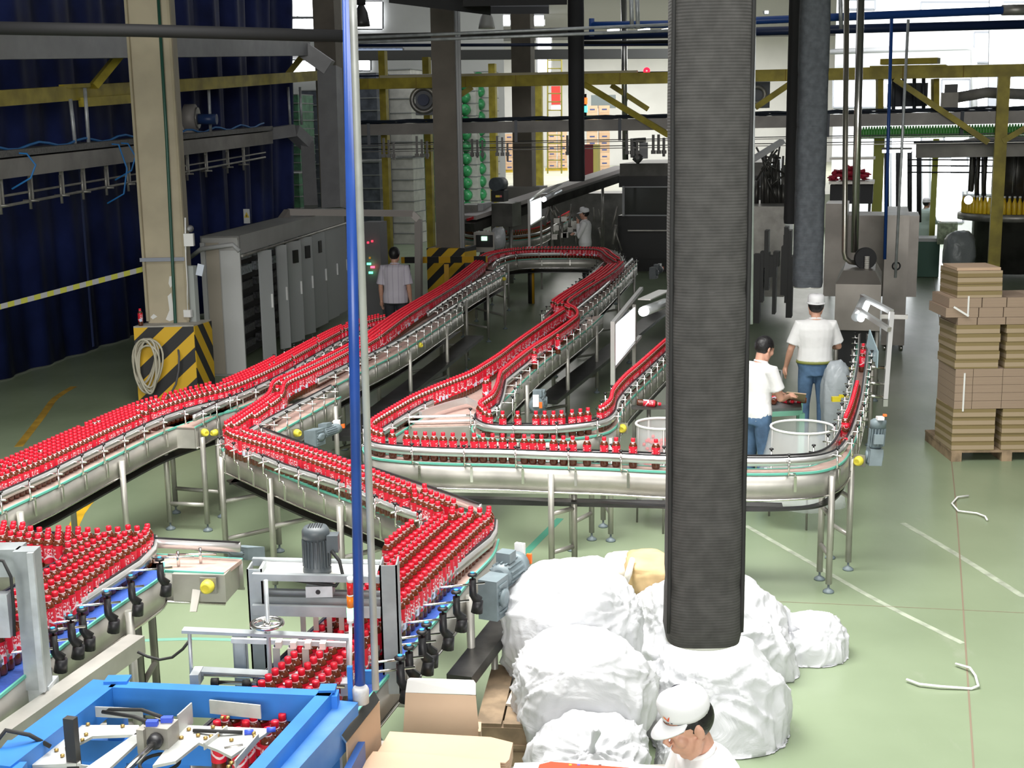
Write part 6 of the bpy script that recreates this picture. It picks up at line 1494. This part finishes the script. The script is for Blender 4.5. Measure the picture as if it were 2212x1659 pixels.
t = thing('strip_lamp', 'lit hanging strip lamp before the yellow-green post', 'lamp', WY(1936, 322, 27)); MB().beam(WY(1905, 321, 27), WY(1970, 321, 26.8), .12, .04).build('reflector', DKS, t); MB().tube([WY(1906, 327, 27), WY(1968, 326, 26.8)], .03, 8).build('tube', LB, t)
for x in (1880, 1945, 1975, 2180, 2205): 
    pass
mb = MB(); rs = random.Random(12)
for i in range(9): x = (1915, 1940, 1965, 1985, 2110, 2125, 2178, 2192, 2208)[i]; mb.tube([WY(x, 300+rs.uniform(0, 40), 33), WY(x, 480, 33)], .06, 6)
for y in (345, 358, 372): mb.tube([WY(1960, y, 32.8), WY(2220, y+1, 32)], .02, 6)
one('pipe_rack', mb, mat('dark_pipe_rack', (.05, .052, .06), .5, .4), 'dark rack of upright pipes before the bright windows at the far right', 'rack')
t = thing('air_conveyor', 'lower dark grey girder at the far right above the filling machine', 'conveyor', WY(2080, 325, 29)); MB().beam(WY(1980, 326, 29.5), WY(2240, 322, 28.5), .3, .30).build('girder', GIR, t); MB().beam(WY(1975, 309, 29.4), WY(2240, 306, 28.4), .3, .06).build('cable_bundle', MATS['navy_cable'], t)
# heap of red bottles on a far table
RB = mat('red_bottle_far', (.45, .02, .05), .4); me = MB().tube([V((0, -.11, 0)), V((0, .05, 0)), V((0, .09, 0)), V((0, .12, 0))], [.034, .034, .015, .015], 7).mesh('red_bottle', RB); rs = random.Random(6)
t = thing('sorting_table', 'steel sorting table with a heap of red bottles behind the twin pipes', 'table', gxy(1840, 28)); pbox(MB(), 1792, 1886, 392, 398, 28, 1.2).build('tabletop', STEEL, t); pbox(MB(), 1795, 1884, 400, 440, 28.1, 1.).build('under_panel', DARKI, t)
for x in (1800, 1880): p = gxy(x, 28.3); MB().tube([p, V((p.x, p.y, 2.4))], .03, 8).build('leg', STEELD, t)
pbox(MB(), 1792, 1886, 340, 345, 29, .8).build('upper_shelf', STEEL, t)
for i in range(58):
    u = rs.uniform(0, 1); v = rs.uniform(0, 1)*(1-abs(u-.5)*1.2); q = WY(1796+u*78, 389-v*34, 28.4+rs.uniform(0, .5)); o = bpy.data.objects.new('red_bottle', me); C.objects.link(o); o.matrix_basis = Matrix.Translation(q) @ Matrix.Rotation(rs.uniform(0, 6.28), 4, 'Z') @ Matrix.Rotation(rs.uniform(-.3, .3), 4, 'X'); tag(o, 'red-labelled bottle lying in the heap on the far sorting table', 'bottle', 'red bottles heaped on the far table')

# wrapped pallets of empty bottles, far left
GW = [mat('green_wrapped_bottles', (.075, .20, .115), .3, ns=5, na=.4), mat('pale_wrapped_bottles', (.52, .51, .46), .35, ns=4, na=.15), mat('slate_wrapped_bottles', (.09, .10, .12), .3, ns=4, na=.4), mat('bright_green_bottles', (.04, .30, .10), .3, ns=8, na=.4)]
def load(x0, x1, y0, y1, d, m, label, n=8, ed=None):
    p = gxy((x0+x1)/2, d); s = F/d; w_ = (x1-x0)/s; z0, z1 = zat(y1, (x0+x1)/2, d), zat(y0, (x0+x1)/2, d); z0 = max(z0, .0); t = thing('wrapped_pallet', label, 'pallet load', (p.x, p.y, z0))
    mb = MB(); h = (z1-z0)/n
    for i in range(n): obox(mb, p+AX*(.012*(i % 2)), w_*(1-.02*(i % 2)), 1.1, z0+i*h+.02, z0+(i+1)*h)
    mb.build('bottle_layers', m, t)
    mb = MB()
    for i in range(n+1): obox(mb, p-AX*.012, w_*1.01, 1.13, z0+i*h-.012, z0+i*h+.018)
    mb.build('layer_sheet', mat('grey_layer_sheet', (.22, .23, .22), .7), t)
    if ed:
        mb = MB(); q = gxy(ed, d-.05)
        for i in range(n): mb.ball(V((q.x, q.y, z0+(i+.5)*h)), h*.5, 8, 6)
        mb.build('bottle_corner', GW[3], t)
for a in ((575, 655, 205, 370, 41, GW[0], 'upper green wrapped pallet load by the curtain edge', 9), (560, 650, 375, 560, 40, GW[0], 'lower green wrapped pallet load by the curtain edge', 7), (652, 735, 195, 480, 43, GW[2], 'dark wrapped pallet load behind the grey trunking', 9), (768, 822, 158, 345, 42, GW[2], 'upper dark wrapped pallet load right of the tall conduit', 7), (768, 822, 350, 520, 41.8, GW[2], 'lower dark wrapped pallet load right of the tall conduit', 6), (838, 895, 150, 338, 43, GW[1], 'upper pale wrapped pallet load behind the yellow post', 6), (838, 895, 342, 530, 42.8, GW[1], 'lower pale wrapped pallet load behind the yellow post', 8), (892, 960, 280, 480, 44, GW[0], 'green wrapped pallet load left of the striped far column', 6), (1003, 1032, 170, 460, 46, GW[1], 'pale wrapped load right of the striped far column', 11, 1008), (1028, 1062, 155, 460, 46.5, GW[1], 'pale wrapped load with a bright green bottle column', 11, 1038)): load(*a)
struct('floor_2', MB().hexa([V((-.3, 47, 0)), V((33, 47, 0)), V((33, 89.8, 0)), V((-.3, 89.8, 0)), V((-.3, 47, 1.2)), V((33, 47, 1.2)), V((33, 89.8, 1.2)), V((-.3, 89.8, 1.2))]), mat('pale_warehouse_floor', (.52, .54, .42), .35, ns=.5, na=.15))
# carton stacks of the far warehouse
CB = [mat('tan_carton', (.60, .40, .26), .7, ns=3, na=.08), mat('tan_carton_light', (.68, .47, .32), .7, ns=3, na=.08)]; CBB = mat('blue_carton_print', (.05, .08, .25), .6)
cm = MB().box((0, 0, 0), (.56, .4, .34)).mesh('carton', CB[0]); cm2 = MB().box((0, 0, 0), (.56, .4, .34)).mesh('carton', CB[1]); pm = MB().box((.0, -.203, -.03), (.26, .006, .07)).mesh('blue_print', CBB)
rs = random.Random(8)
def cartons(x0, x1, y0, y1, d, label, grp):
    s = F/d; nx = max(1, round((x1-x0)/s/.58)); z1 = zat(y0, x0, d); z0 = 1.36; nz = max(1, round((z1-z0)/.35))
    for i in range(nx):
        for k in range(nz):
            p = WY(x0+(i+.5)*(x1-x0)/nx, 300, d); o = bpy.data.objects.new('carton', rs.choice((cm, cm2))); C.objects.link(o); o.matrix_basis = Matrix.Translation((p.x, d+rs.uniform(-.02, .02), z0+(k+.5)*.35)) @ Matrix.Rotation(rs.uniform(-.03, .03), 4, 'Z'); tag(o, label, 'carton', grp)
            c = bpy.data.objects.new('blue_print', pm); C.objects.link(c); c.parent = o
    pl = MB(); p = gxy((x0+x1)/2, d-.1); obox(pl, p, (x1-x0)/s, 1.1, 1.2, 1.35, (1, 0, 0)); one('carton_pallet', pl, mat('yellow_pallet', (.65, .45, .03), .6), 'yellow pallet under '+grp, 'pallet')
cartons(1075, 1108, 285, 390, 78, 'tan carton in the far stack left of the farther brown column', 'the carton stack left of the farther column')
cartons(1180, 1226, 270, 350, 80, 'tan carton in the far stack left of the black round duct', 'the carton stack left of the black duct')
cartons(1266, 1318, 226, 310, 70, 'tan carton in the far stack right of the black round duct', 'the carton stack right of the black duct')
RBN = mat('red_banner_cloth', (.55, .04, .03), .7)
for x0, x1, y0, y1, lab in ((1193, 1212, 186, 226, 'red hanging banner with yellow lines left of the black round duct'), (1151, 1157, 186, 228, 'narrow red strip right of the farther brown column')):
    pbox(MB(), x0, x1, y0, y1, 74, .05, (1, 0, 0)).build('banner', RBN); o = bpy.data.objects[-1] if False else None
for o in [q for q in bpy.data.objects if q.name.startswith('banner') and q.parent is None]: tag(o, 'red hanging banner left of the black round duct' if o.name == 'banner' else 'narrow red banner beside the farther brown column', 'banner')
o = one('lettered_sign', pbox(MB(), 1192, 1213, 228, 238, 73.5, .05, (1, 0, 0)), mat('lit_sign', (.9, .95, 1), .5, emit=(.8, .9, 1), es=1.2), 'small white sign below the red banner', 'sign')
one('red_cabinet', pbox(MB(), 1262, 1281, 312, 392, 52, .5), mat('dark_red_cabinet', (.14, .012, .015), .6), 'dark red cabinet right of the black round duct', 'cabinet')
one('yellow_panel', pbox(MB(), 1281, 1291, 312, 385, 52, .5), mat('pale_yellow_panel', (.55, .48, .14), .6), 'narrow pale yellow board beside the dark red cabinet', 'board')  # plain yellow panel, carries no sign
one('wall_board', pbox(MB(), 1278, 1330, 205, 234, 85, .1, (1, 0, 0)), mat('dark_window', (.14, .17, .18), .4), 'dark window on the far white wall right of the signal tower', 'window')
one('ladder', (lambda m: ([m.tube([WY(x, 120, 60), WY(x, 375, 60)], .04, 6) for x in (1183, 1213)], [m.tube([WY(1183, y, 60), WY(1213, y, 60)], .03, 6) for y in range(130, 375, 18)], m)[2])(MB()), mat('yellow_ladder', (.55, .48, .10), .6), 'tall thin yellow ladder in the bright far warehouse', 'ladder')

# second, darker line at the far centre: inclined conveyor, amber bottles, machines
ti = thing('inclined_conveyor', 'inclined far conveyor with a red edge rising to the right', 'conveyor', WY(1200, 430, 33)); a, b = WY(1010, 470, 31), WY(1345, 362, 37)
MB().beam(a, b, .5, .10).build('belt', mat('pale_belt', (.50, .46, .44), .5), ti); MB().beam(a+V((0, -.28, -.03)), b+V((0, -.28, -.03)), .04, .06).build('red_edge', mat('red_rail', (.55, .02, .03), .5), ti); MB().beam(a+V((0, -.2, -.22)), b+V((0, -.2, -.22)), .4, .2).build('side_frame', DKS, ti)
for f in (.15, .5, .85): q = a.lerp(b, f); MB().tube([V((q.x, q.y, 0)), V((q.x, q.y, q.z-.2))], .04, 8).build('leg', STEELD, ti)
AMB = mat('amber_cola', (.16, .055, .01), .2); AP = [(1002, 478), (998, 488), (1012, 497), (1060, 500), (1120, 498), (1165, 490), (1205, 470), (1260, 440), (1285, 424), (1345, 420)]
ap = catmull([W(x, y, 1.2) for x, y in AP], .06)
tam = conveyor('single_file_conveyor', 'far curved conveyor with a file of amber bottles before the light board', offs(ap, .07), offs(ap, -.07), z=.98, railR=.03, railL=.03, smooth=False, legs=(.2, .6), brL=False, brR=False, tray=False)
me = MB().lathe([(.03, 0), (.034, .02), (.034, .13), (.03, .16), (.014, .2), (.014, .21)], 8).mesh('amber_bottle', AMB); cme = MB().lathe([(.016, .208), (.016, .236), (.005, .237)], 8).mesh('cap', CAPM)
for q in resample(ap, .085)[4:-2]:
    o = bpy.data.objects.new('amber_bottle', me); C.objects.link(o); o.location = (q.x, q.y, .98); tag(o, 'amber bottle in the single file on the far curved conveyor', 'bottle', 'amber bottles on the far curve')
    c = bpy.data.objects.new('cap', cme); C.objects.link(c); c.parent = o
one('machine_base', pbox(MB(), 1120, 1345, 418, 600, 39.5, 1.5), DKS, 'broad dark machine base behind the man in the white cap', 'machine')
mb = MB(); rs = random.Random(31)
for i in range(22):
    x = rs.uniform(1180, 1335); y = rs.uniform(440, 500); mb.tube([WY(x, y, 32.6), WY(x+rs.uniform(-14, 14), y+rs.uniform(15, 50), 32.6)], rs.uniform(.015, .04), 6)
for i in range(9):
    x = rs.uniform(1190, 1250); mb.box(WY(x, rs.uniform(465, 525), 32.4), (.14, .1, .12))
one('pump_group', mb, STEELD, 'tangle of small steel pumps and tubes behind the man in the white cap', 'machinery')
def light_board(label, near, far, ztop, zbot, zl, lamp, e_=3.2):
    t = thing('light_board', label, 'light board', (near.x, near.y, 0)); 
    A0, B0 = V((near.x, near.y, 0)), V((far.x, far.y, 0)); d = (B0-A0).normalized()
    P = [V((A0.x, A0.y, zbot)), V((B0.x, B0.y, zbot+.06)), V((B0.x, B0.y, ztop+.02)), V((A0.x, A0.y, ztop))]
    plate(MB(), P, .012).build('lit_panel', mat('lit_white_panel', (.9, .93, .95), .5, emit=(.92, .97, 1), es=1.1), t)
    MB().beam(V((A0.x, A0.y, .1)), V((A0.x, A0.y, ztop+.05)), .045, .045).build('post', ALU, t); MB().beam(V((A0.x, A0.y, ztop+.03)), V((B0.x, B0.y, ztop+.05))+d*.5+V((0, 0, .12)), .04, .04).build('top_bar', ALU, t); MB().beam(V((A0.x, A0.y, zbot-.02)), V((B0.x, B0.y, zbot+.04))+d*.4, .04, .03).build('bottom_bar', ALU, t)
    for f in (1.0,): q = A0.lerp(B0, f); MB().beam(V((q.x, q.y, .1)), V((q.x, q.y, ztop+.05)), .04, .04).build('post', STEELD, t)
    a, b = lamp; MB().tube([a, b], .055, 14).build('tube_lamp', mat('silver_lamp', (.62, .64, .66), .3, .5), t); MB().tube([a-(b-a).normalized()*.05, a+(b-a).normalized()*.02], .05, 14).build('lit_end', LB, t)
    MB().beam(a+V((0, .02, .12)), b+V((0, .02, .14)), .14, .012).build('reflector', ALU, t); return t
light_board('white lit inspection board with a tube lamp left of the huge duct', gxy(1324, 13.3), gxy(1371, 14.6), 1.60, 1.18, 0, (WY(1392, 672, 13.6), WY(1436, 655, 14.2)))
light_board('small far white lit inspection board beside the amber bottles', gxy(1142, 27.5), gxy(1168, 29), 2.13, 1.65, 0, (WY(1176, 430, 28.2), WY(1210, 412, 28.8)))
t = thing('inspection_machine', 'dark inspection machine with a round motor on top beside the amber bottles', 'machine', gxy(1090, 31)); pbox(MB(), 1060, 1106, 440, 490, 31, .8).build('housing', DKS, t); q = WY(1074, 398, 31); MB().tube([q+V((-.06, -.05, 0)), q+V((.12, .3, 0))], .16, 16).build('motor', MOTD, t); pbox(MB(), 1060, 1088, 412, 436, 31, .4).build('gear_box', BLACK, t); q = WY(1075, 424, 30.95); MB().box(q, (.10, .03, .05)).build('yellow_plate', mat('warning_yellow', (.75, .55, .02), .5), t); q = WY(1082, 424, 30.94); MB().box(q, (.04, .03, .05)).build('red_button', mat('red_lens', (.6, .02, .02), .3), t)
for f in (1064, 1102): p = gxy(f, 31.2); MB().tube([p, V((p.x, p.y, zat(488, f, 31)))], .05, 8).build('leg', STEELD, t)
t = thing('tunnel_box', 'grey steel tunnel box with a pale side at the left end of the amber file', 'machine', gxy(1010, 31.5)); pbox(MB(), 984, 1030, 443, 492, 31.5, .9).build('housing', STEELD, t); pbox(MB(), 1030, 1043, 440, 490, 31.5, .9).build('side_panel', LG, t)
for f in (990, 1038): p = gxy(f, 31.7); MB().tube([p, V((p.x, p.y, zat(490, f, 31.5)))], .05, 8).build('leg', STEELD, t)
t = thing('operator_terminal', 'grey operator terminal with a lit green screen before the far loop', 'terminal', gxy(1047, 29)); pbox(MB(), 1020, 1066, 502, 545, 29, .35).build('case', mat('warm_grey_case', (.36, .34, .31), .5), t); pbox(MB(), 1025, 1062, 508, 534, 28.95, .06).build('front_panel', BLACK, t); pbox(MB(), 1037, 1049, 511, 520, 28.9, .05).build('screen', mat('lit_green_screen', (.6, .9, .7), .4, emit=(.55, 1, .65), es=1.4), t)
p = gxy(1043, 29.1); MB().tube([p, V((p.x, p.y, 1.0))], .05, 8).build('pedestal', STEELD, t)
bag('crumpled clear plastic cover beside the operator terminal', WY(1072, 515, 29)+V((.05, .1, 0)), (.16, .16, .25), 97, m=bag_mat('grey_film', (.40, .41, .42), .2), sub=4, name='plastic_cover', cat='cover')
# right inspection frame along the right file
tr = thing('inspection_lamp_frame', 'tube frame with a lit lamp and pale blue panel beside the right bottle file', 'lamp frame', gxy(1918, 14.3))
p0 = WY(1862, 640, 15.0); p1 = WY(1926, 674, 14.2); p1b = WY(1921, 712, 14.1); p2 = WY(1912, 862, 14.0)
mb = MB().beam(p0, p1, .05, .05).beam(p1, p2, .05, .05, (1, 0, 0)).beam(WY(1853, 668, 14.7), p1b, .05, .05); mb.beam(p2, V((p2.x, p2.y, p2.z-.08)), .05, .05, (1, 0, 0)); mb.build('frame', ALU, tr)
mb = MB()
for y, d in ((795, 14.2), (830, 14.05), (858, 14.0)): MB().tube([WY(1868, y-4, d), WY(1914, y, d)], .018, 8).build('cross_rod', BRIGHT, tr)
a, b = WY(1866, 650, 14.9), WY(1849, 686, 14.6); MB().tube([a, b], .055, 14).build('tube_lamp', MATS['silver_lamp'], tr); MB().tube([a+V((.03, -.04, -.01)), b+V((.04, -.05, -.01))], .04, 12).build('lit_tube', LB, tr)
plate(MB(), [WY(1873, 748, 14.4), WY(1896, 795, 14.0), WY(1898, 760, 14.0), WY(1880, 712, 14.4)], .012).build('blue_panel', mat('pale_blue_panel', (.42, .56, .62), .4), tr)
# table between the workers, box under it, bottles on it
MINT = mat('mint_green_paint', (.20, .48, .36), .5)
tt = thing('work_table', 'mint green work table with a dark top between the two workers', 'table', gxy(1690, 13.2)); P = [W(1655, 884, .78), W(1732, 880, .78), W(1728, 852, .78), W(1650, 856, .78)]
prism4(P, .75, .78).build('tabletop', mat('worn_dark_top', (.13, .14, .14), .5, ns=8, na=.3), tt); prism4([q+V((0, -.012, 0)) for q in P], .70, .75).build('apron', MINT, tt)
for q in P: MB().box((q.x, q.y, .36), (.055, .055, .72)).build('leg', MINT, tt)
q = sum(P, V())/4; o = one('carton', MB().box((q.x+.02, q.y+.0, .21), (.30, .26, .42)), CARDE, 'brown carton with dark blue print under the mint green table', 'carton'); 
for dx in (-.09, .1): MB().box((q.x+dx, q.y-.135, .19), (.07, .006, .09)).build('blue_print', CBB, o)
for k in range(9):
    u = k/8; q = (P[3].lerp(P[2], .15+.8*u)).lerp(P[0].lerp(P[1], .15+.8*u), .3+.4*((k*37) % 10)/10); q.z = .815
    o = bpy.data.objects.new('bottle', ME_BODY); C.objects.link(o); o.matrix_basis = Matrix.Translation(q) @ Matrix.Rotation(k*1.3, 4, 'Z') @ Matrix.Rotation(pi/2, 4, 'Y') @ Matrix.Translation((0, 0, -.11)); tag(o, 'red-capped bottle lying on the mint green table', 'bottle', 'bottles lying on the mint green table')
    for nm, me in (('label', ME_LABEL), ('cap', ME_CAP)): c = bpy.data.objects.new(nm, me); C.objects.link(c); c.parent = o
one('carton', plate(MB(), [W(1690, 862, .8), W(1738, 868, .8), W(1742, 850, 1.0), W(1700, 846, .98)], .01), CARD, 'open brown carton flap behind the mint green table', 'carton')
# clear film bags on hoops
FILM = bpy.data.materials.new('clear_film'); FILM.use_nodes = True; nt = FILM.node_tree; b_ = nt.nodes['Principled BSDF']; b_.inputs['Base Color'].default_value = (.75, .78, .8, 1); b_.inputs['Roughness'].default_value = .2; b_.inputs['Alpha'].default_value = .38
def hoop_bag(label, x, ytop, ybot, d, wtop, wbot, fill=False):
    s = F/d; c = gxy(x, d); z1, z0 = zat(ytop, x, d), max(.03, zat(ybot, x, d)); t = thing('waste_bag', label, 'bag', (c.x, c.y, 0)); rt, rb_ = wtop/2/s, wbot/2/s
    vs = []; n = 40; L = 10
    for i in range(L+1):
        f = i/L; r = rb_+(rt-rb_)*f**1.4; z = z0+(z1-z0)*f
        for j in range(n): an = 2*pi*j/n; k = 1+.05*(1-f)*sin(an*7+i*.4)+.02*noise.noise(V((cos(an)*3, sin(an)*3, z*6))); vs.append(V((c.x+r*k*cos(an), c.y+r*k*sin(an), z)))
    mb = MB(); mb.add(vs, [(i*n+j, i*n+(j+1) % n, (i+1)*n+(j+1) % n, (i+1)*n+j) for i in range(L) for j in range(n)]+[tuple(reversed(range(n)))], True); mb.build('film', FILM, t)
    MB().torus((c.x, c.y, z1), rt, .012, 32, 8).build('hoop', WHITE, t)
    for k in range(3): an = 2*pi*k/3+.5; MB().tube([V((c.x+rt*cos(an), c.y+rt*sin(an), z1)), V((c.x+rt*cos(an)*1.05, c.y+rt*sin(an)*1.05, 0))], .010, 6).build('stand_leg', STEELD, t)
    return t, c, rt, z0, z1
hoop_bag('clear plastic waste bag on a round hoop before the standing man', 1748, 922, 1080, 11.6, 138, 200)
t, c, r_, z0, z1 = hoop_bag('clear hooped plastic bag of red caps at the left edge of the huge duct', 1432, 915, 1080, 11.5, 112, 104)
rs = random.Random(15); scr = MB()
for i in range(150): an = rs.uniform(0, 6.28); rr_ = r_*.8*sqrt(rs.random()); scr.lathe([(.016, 0), (.016, .026), (.004, .027)], 8, Matrix.Rotation(rs.uniform(0, 3), 3, 'X') @ Matrix.Rotation(rs.uniform(0, 3), 3, 'Y'), (c.x+rr_*cos(an), c.y+rr_*sin(an), z0+.05+rs.random()*(z1-z0)*.75))
o = scr.build('loose_caps', CAPM); tag(o, 'loose red bottle caps filling the clear bag by the huge duct', 'caps', kind='stuff')
bag('crumpled pale plastic film hanging beside the right file of bottles', WY(1806, 862, 14.2), (.17, .14, .42), 77, m=bag_mat('pale_blue_film', (.55, .60, .64), .3), name='plastic_film', cat='plastic film', sub=4)
# lying bottle in the catch tray beside the inner curve
q = WY(1402, 871, 12.3); o = bpy.data.objects.new('bottle', ME_BODY); C.objects.link(o); o.matrix_basis = Matrix.Translation(q) @ Matrix.Rotation(.1, 4, 'Y') @ Matrix.Rotation(pi/2, 4, 'Y') @ Matrix.Translation((0, 0, -.12)); tag(o, 'lone red-capped bottle lying in the catch tray by the inner curved conveyor', 'bottle')
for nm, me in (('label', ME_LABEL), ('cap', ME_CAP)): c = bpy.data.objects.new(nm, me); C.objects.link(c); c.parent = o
t = thing('catch_tray', 'dark catch tray holding one lying bottle by the inner curved conveyor', 'tray', (q.x, q.y, 0)); MB().box(q+V((0, .02, -.045)), (.34, .16, .012)).build('tray', DKS, t); MB().tube([V((q.x, q.y+.02, 0)), V((q.x, q.y+.02, q.z-.05))], .02, 8).build('post', STEELD, t)
YC = mat('yellow_sensor', (.75, .62, .03), .4)
for x, y, d, lab in ((1827, 803, 14.5, 'upper yellow sensor clip beside the right file of bottles'), (1806, 862, 13.2, 'lower yellow sensor clip beside the right file of bottles')): q = WY(x, y, d); one('sensor_clip', MB().box(q, (.09, .05, .05)).box(q+V((.08, 0, .03)), (.10, .025, .03)), YC, lab, 'sensor')

# pallet of flat cartons at the right
BUN = striped('flat_carton_bundle', (.37, .275, .20), (.29, .21, .15), 60, (0.02, 0, 1), .85, .5)
BUN2 = striped('taped_carton_bundle', (.38, .29, .19), (.235, .175, .075), 11, (0, .03, 1), .6, .5)
dp = 13.65; sp = F/dp; pc = gxy(2084, dp); RD2 = V((.9995, -.03, 0)); ND = V((.03, .9995, 0))
tp_ = thing('pallet', 'wooden pallet under the tall stack of flat cartons at the right', 'pallet', (pc.x+.6, pc.y+.5, 0))
mb = MB(); obox(mb, pc+RD2*.6, 1.2, 1.0, .10, .125, RD2); mb.build('deck_board', WOOD, tp_)
for k in (.06, .6, 1.14): obox(MB(), pc+RD2*k, .11, 1.0, 0, .10, RD2).build('block', WOOD, tp_)
z = .127; crs = 0
def course(h, segs, m, x0=0., dy=0.):
    global z, crs
    for a, b in segs:
        o = obox(MB(), pc+RD2*(x0+(a+b)/2)+ND*dy, b-a, .62, z, z+h-.003, RD2).build('carton_bundle', m); tag(o, 'tied bundle of flat cartons in the tall stack on the right pallet', 'carton bundle', 'bundles of flat cartons on the right pallet')
    z += h; crs += 1
for i in range(5): course(.092, ((0, .455), (.53, 1.0)), BUN2, .0, .01*(i % 2))
for i in range(5): course(.088, ((.0, .185), (.19, .50), (.505, .80)), BUN, .005)
for i in range(5): course(.095, ((0, .46), (.53, 1.0)), BUN2, -.01+.01*(i % 2))
zt_ = z
for i in range(1): course(.08, ((0, .2), (.21, .5), (.51, .9)), BUN, .0)
for i in range(2): course(.105, ((-.10, .24), (.25, .50), (.51, .9)), BUN, -.03+.03*i)
zz = z
for i in range(4): course(.07, ((-.02, .45),), BUN2, .0+.005*i, .02*i)
o = obox(MB(), pc+RD2*.22+ND*.08, .46, .5, z, z+.03, RD2).build('brown_sheet', CARD); tag(o, 'plain brown sheet lying topmost on the right carton stack', 'carton sheet')
STR = mat('white_strapping', (.78, .78, .76), .5)
for zc, xk in ((.77, .10), (1.70, .10)): one('strap', MB().box(pc+RD2*xk-ND*.006+V((0, 0, zc)), (.018, .006, .42 if zc < 1 else .22)), STR, ('lower' if zc < 1 else 'upper')+' white strap down the front of the right carton stack', 'strap')
q = pc+RD2*.0-ND*.03; one('strap', MB().beam(V((q.x-.06, q.y, 1.70)), V((q.x+.10, q.y-.01, 1.60)), .004, .02), STR, 'loose white strap end sticking out of the right carton stack', 'strap')
# strap scraps on the floor
def scrap(L, label): one('strap_scrap', MB().tube([W(x, y, 0)+V((0, 0, z)) for x, y, z in L], .009, 6), STR, label, 'strap')
scrap([(1958, 1474, .02), (1985, 1484, .02), (2030, 1489, .02), (2098, 1491, .01), (2113, 1488, .02), (2107, 1466, .02), (2095, 1452, .03), (2064, 1440, .02)], 'white strap scrap on the green floor nearest the right bottom corner')
scrap([(2092, 1075, .02), (2068, 1078, .02), (2056, 1092, .02), (2070, 1108, .02), (2110, 1113, .02), (2128, 1120, .02), (2132, 1127, .02)], 'curled white strap scrap on the green floor before the right pallet')
emit_bottles()
cam = bpy.data.cameras.new('camera'); co = bpy.data.objects.new('camera', cam); C.objects.link(co)
cam.sensor_width = 36; cam.lens = F/2212*36; cam.clip_end = 300; cam.clip_start = .05
co.matrix_world = Matrix(((RX.x, UX.x, -f0.x, 0), (RX.y, UX.y, -f0.y, 0), (RX.z, UX.z, -f0.z, CH), (0, 0, 0, 1)))
sc = bpy.context.scene; sc.camera = co
sc.view_settings.view_transform = 'Standard'; sc.view_settings.look = 'None'; sc.view_settings.gamma = 1; sc.view_settings.exposure = 0.0
sc.view_settings.use_curve_mapping = False
sc.cycles.max_bounces = 8; sc.cycles.use_denoising = True
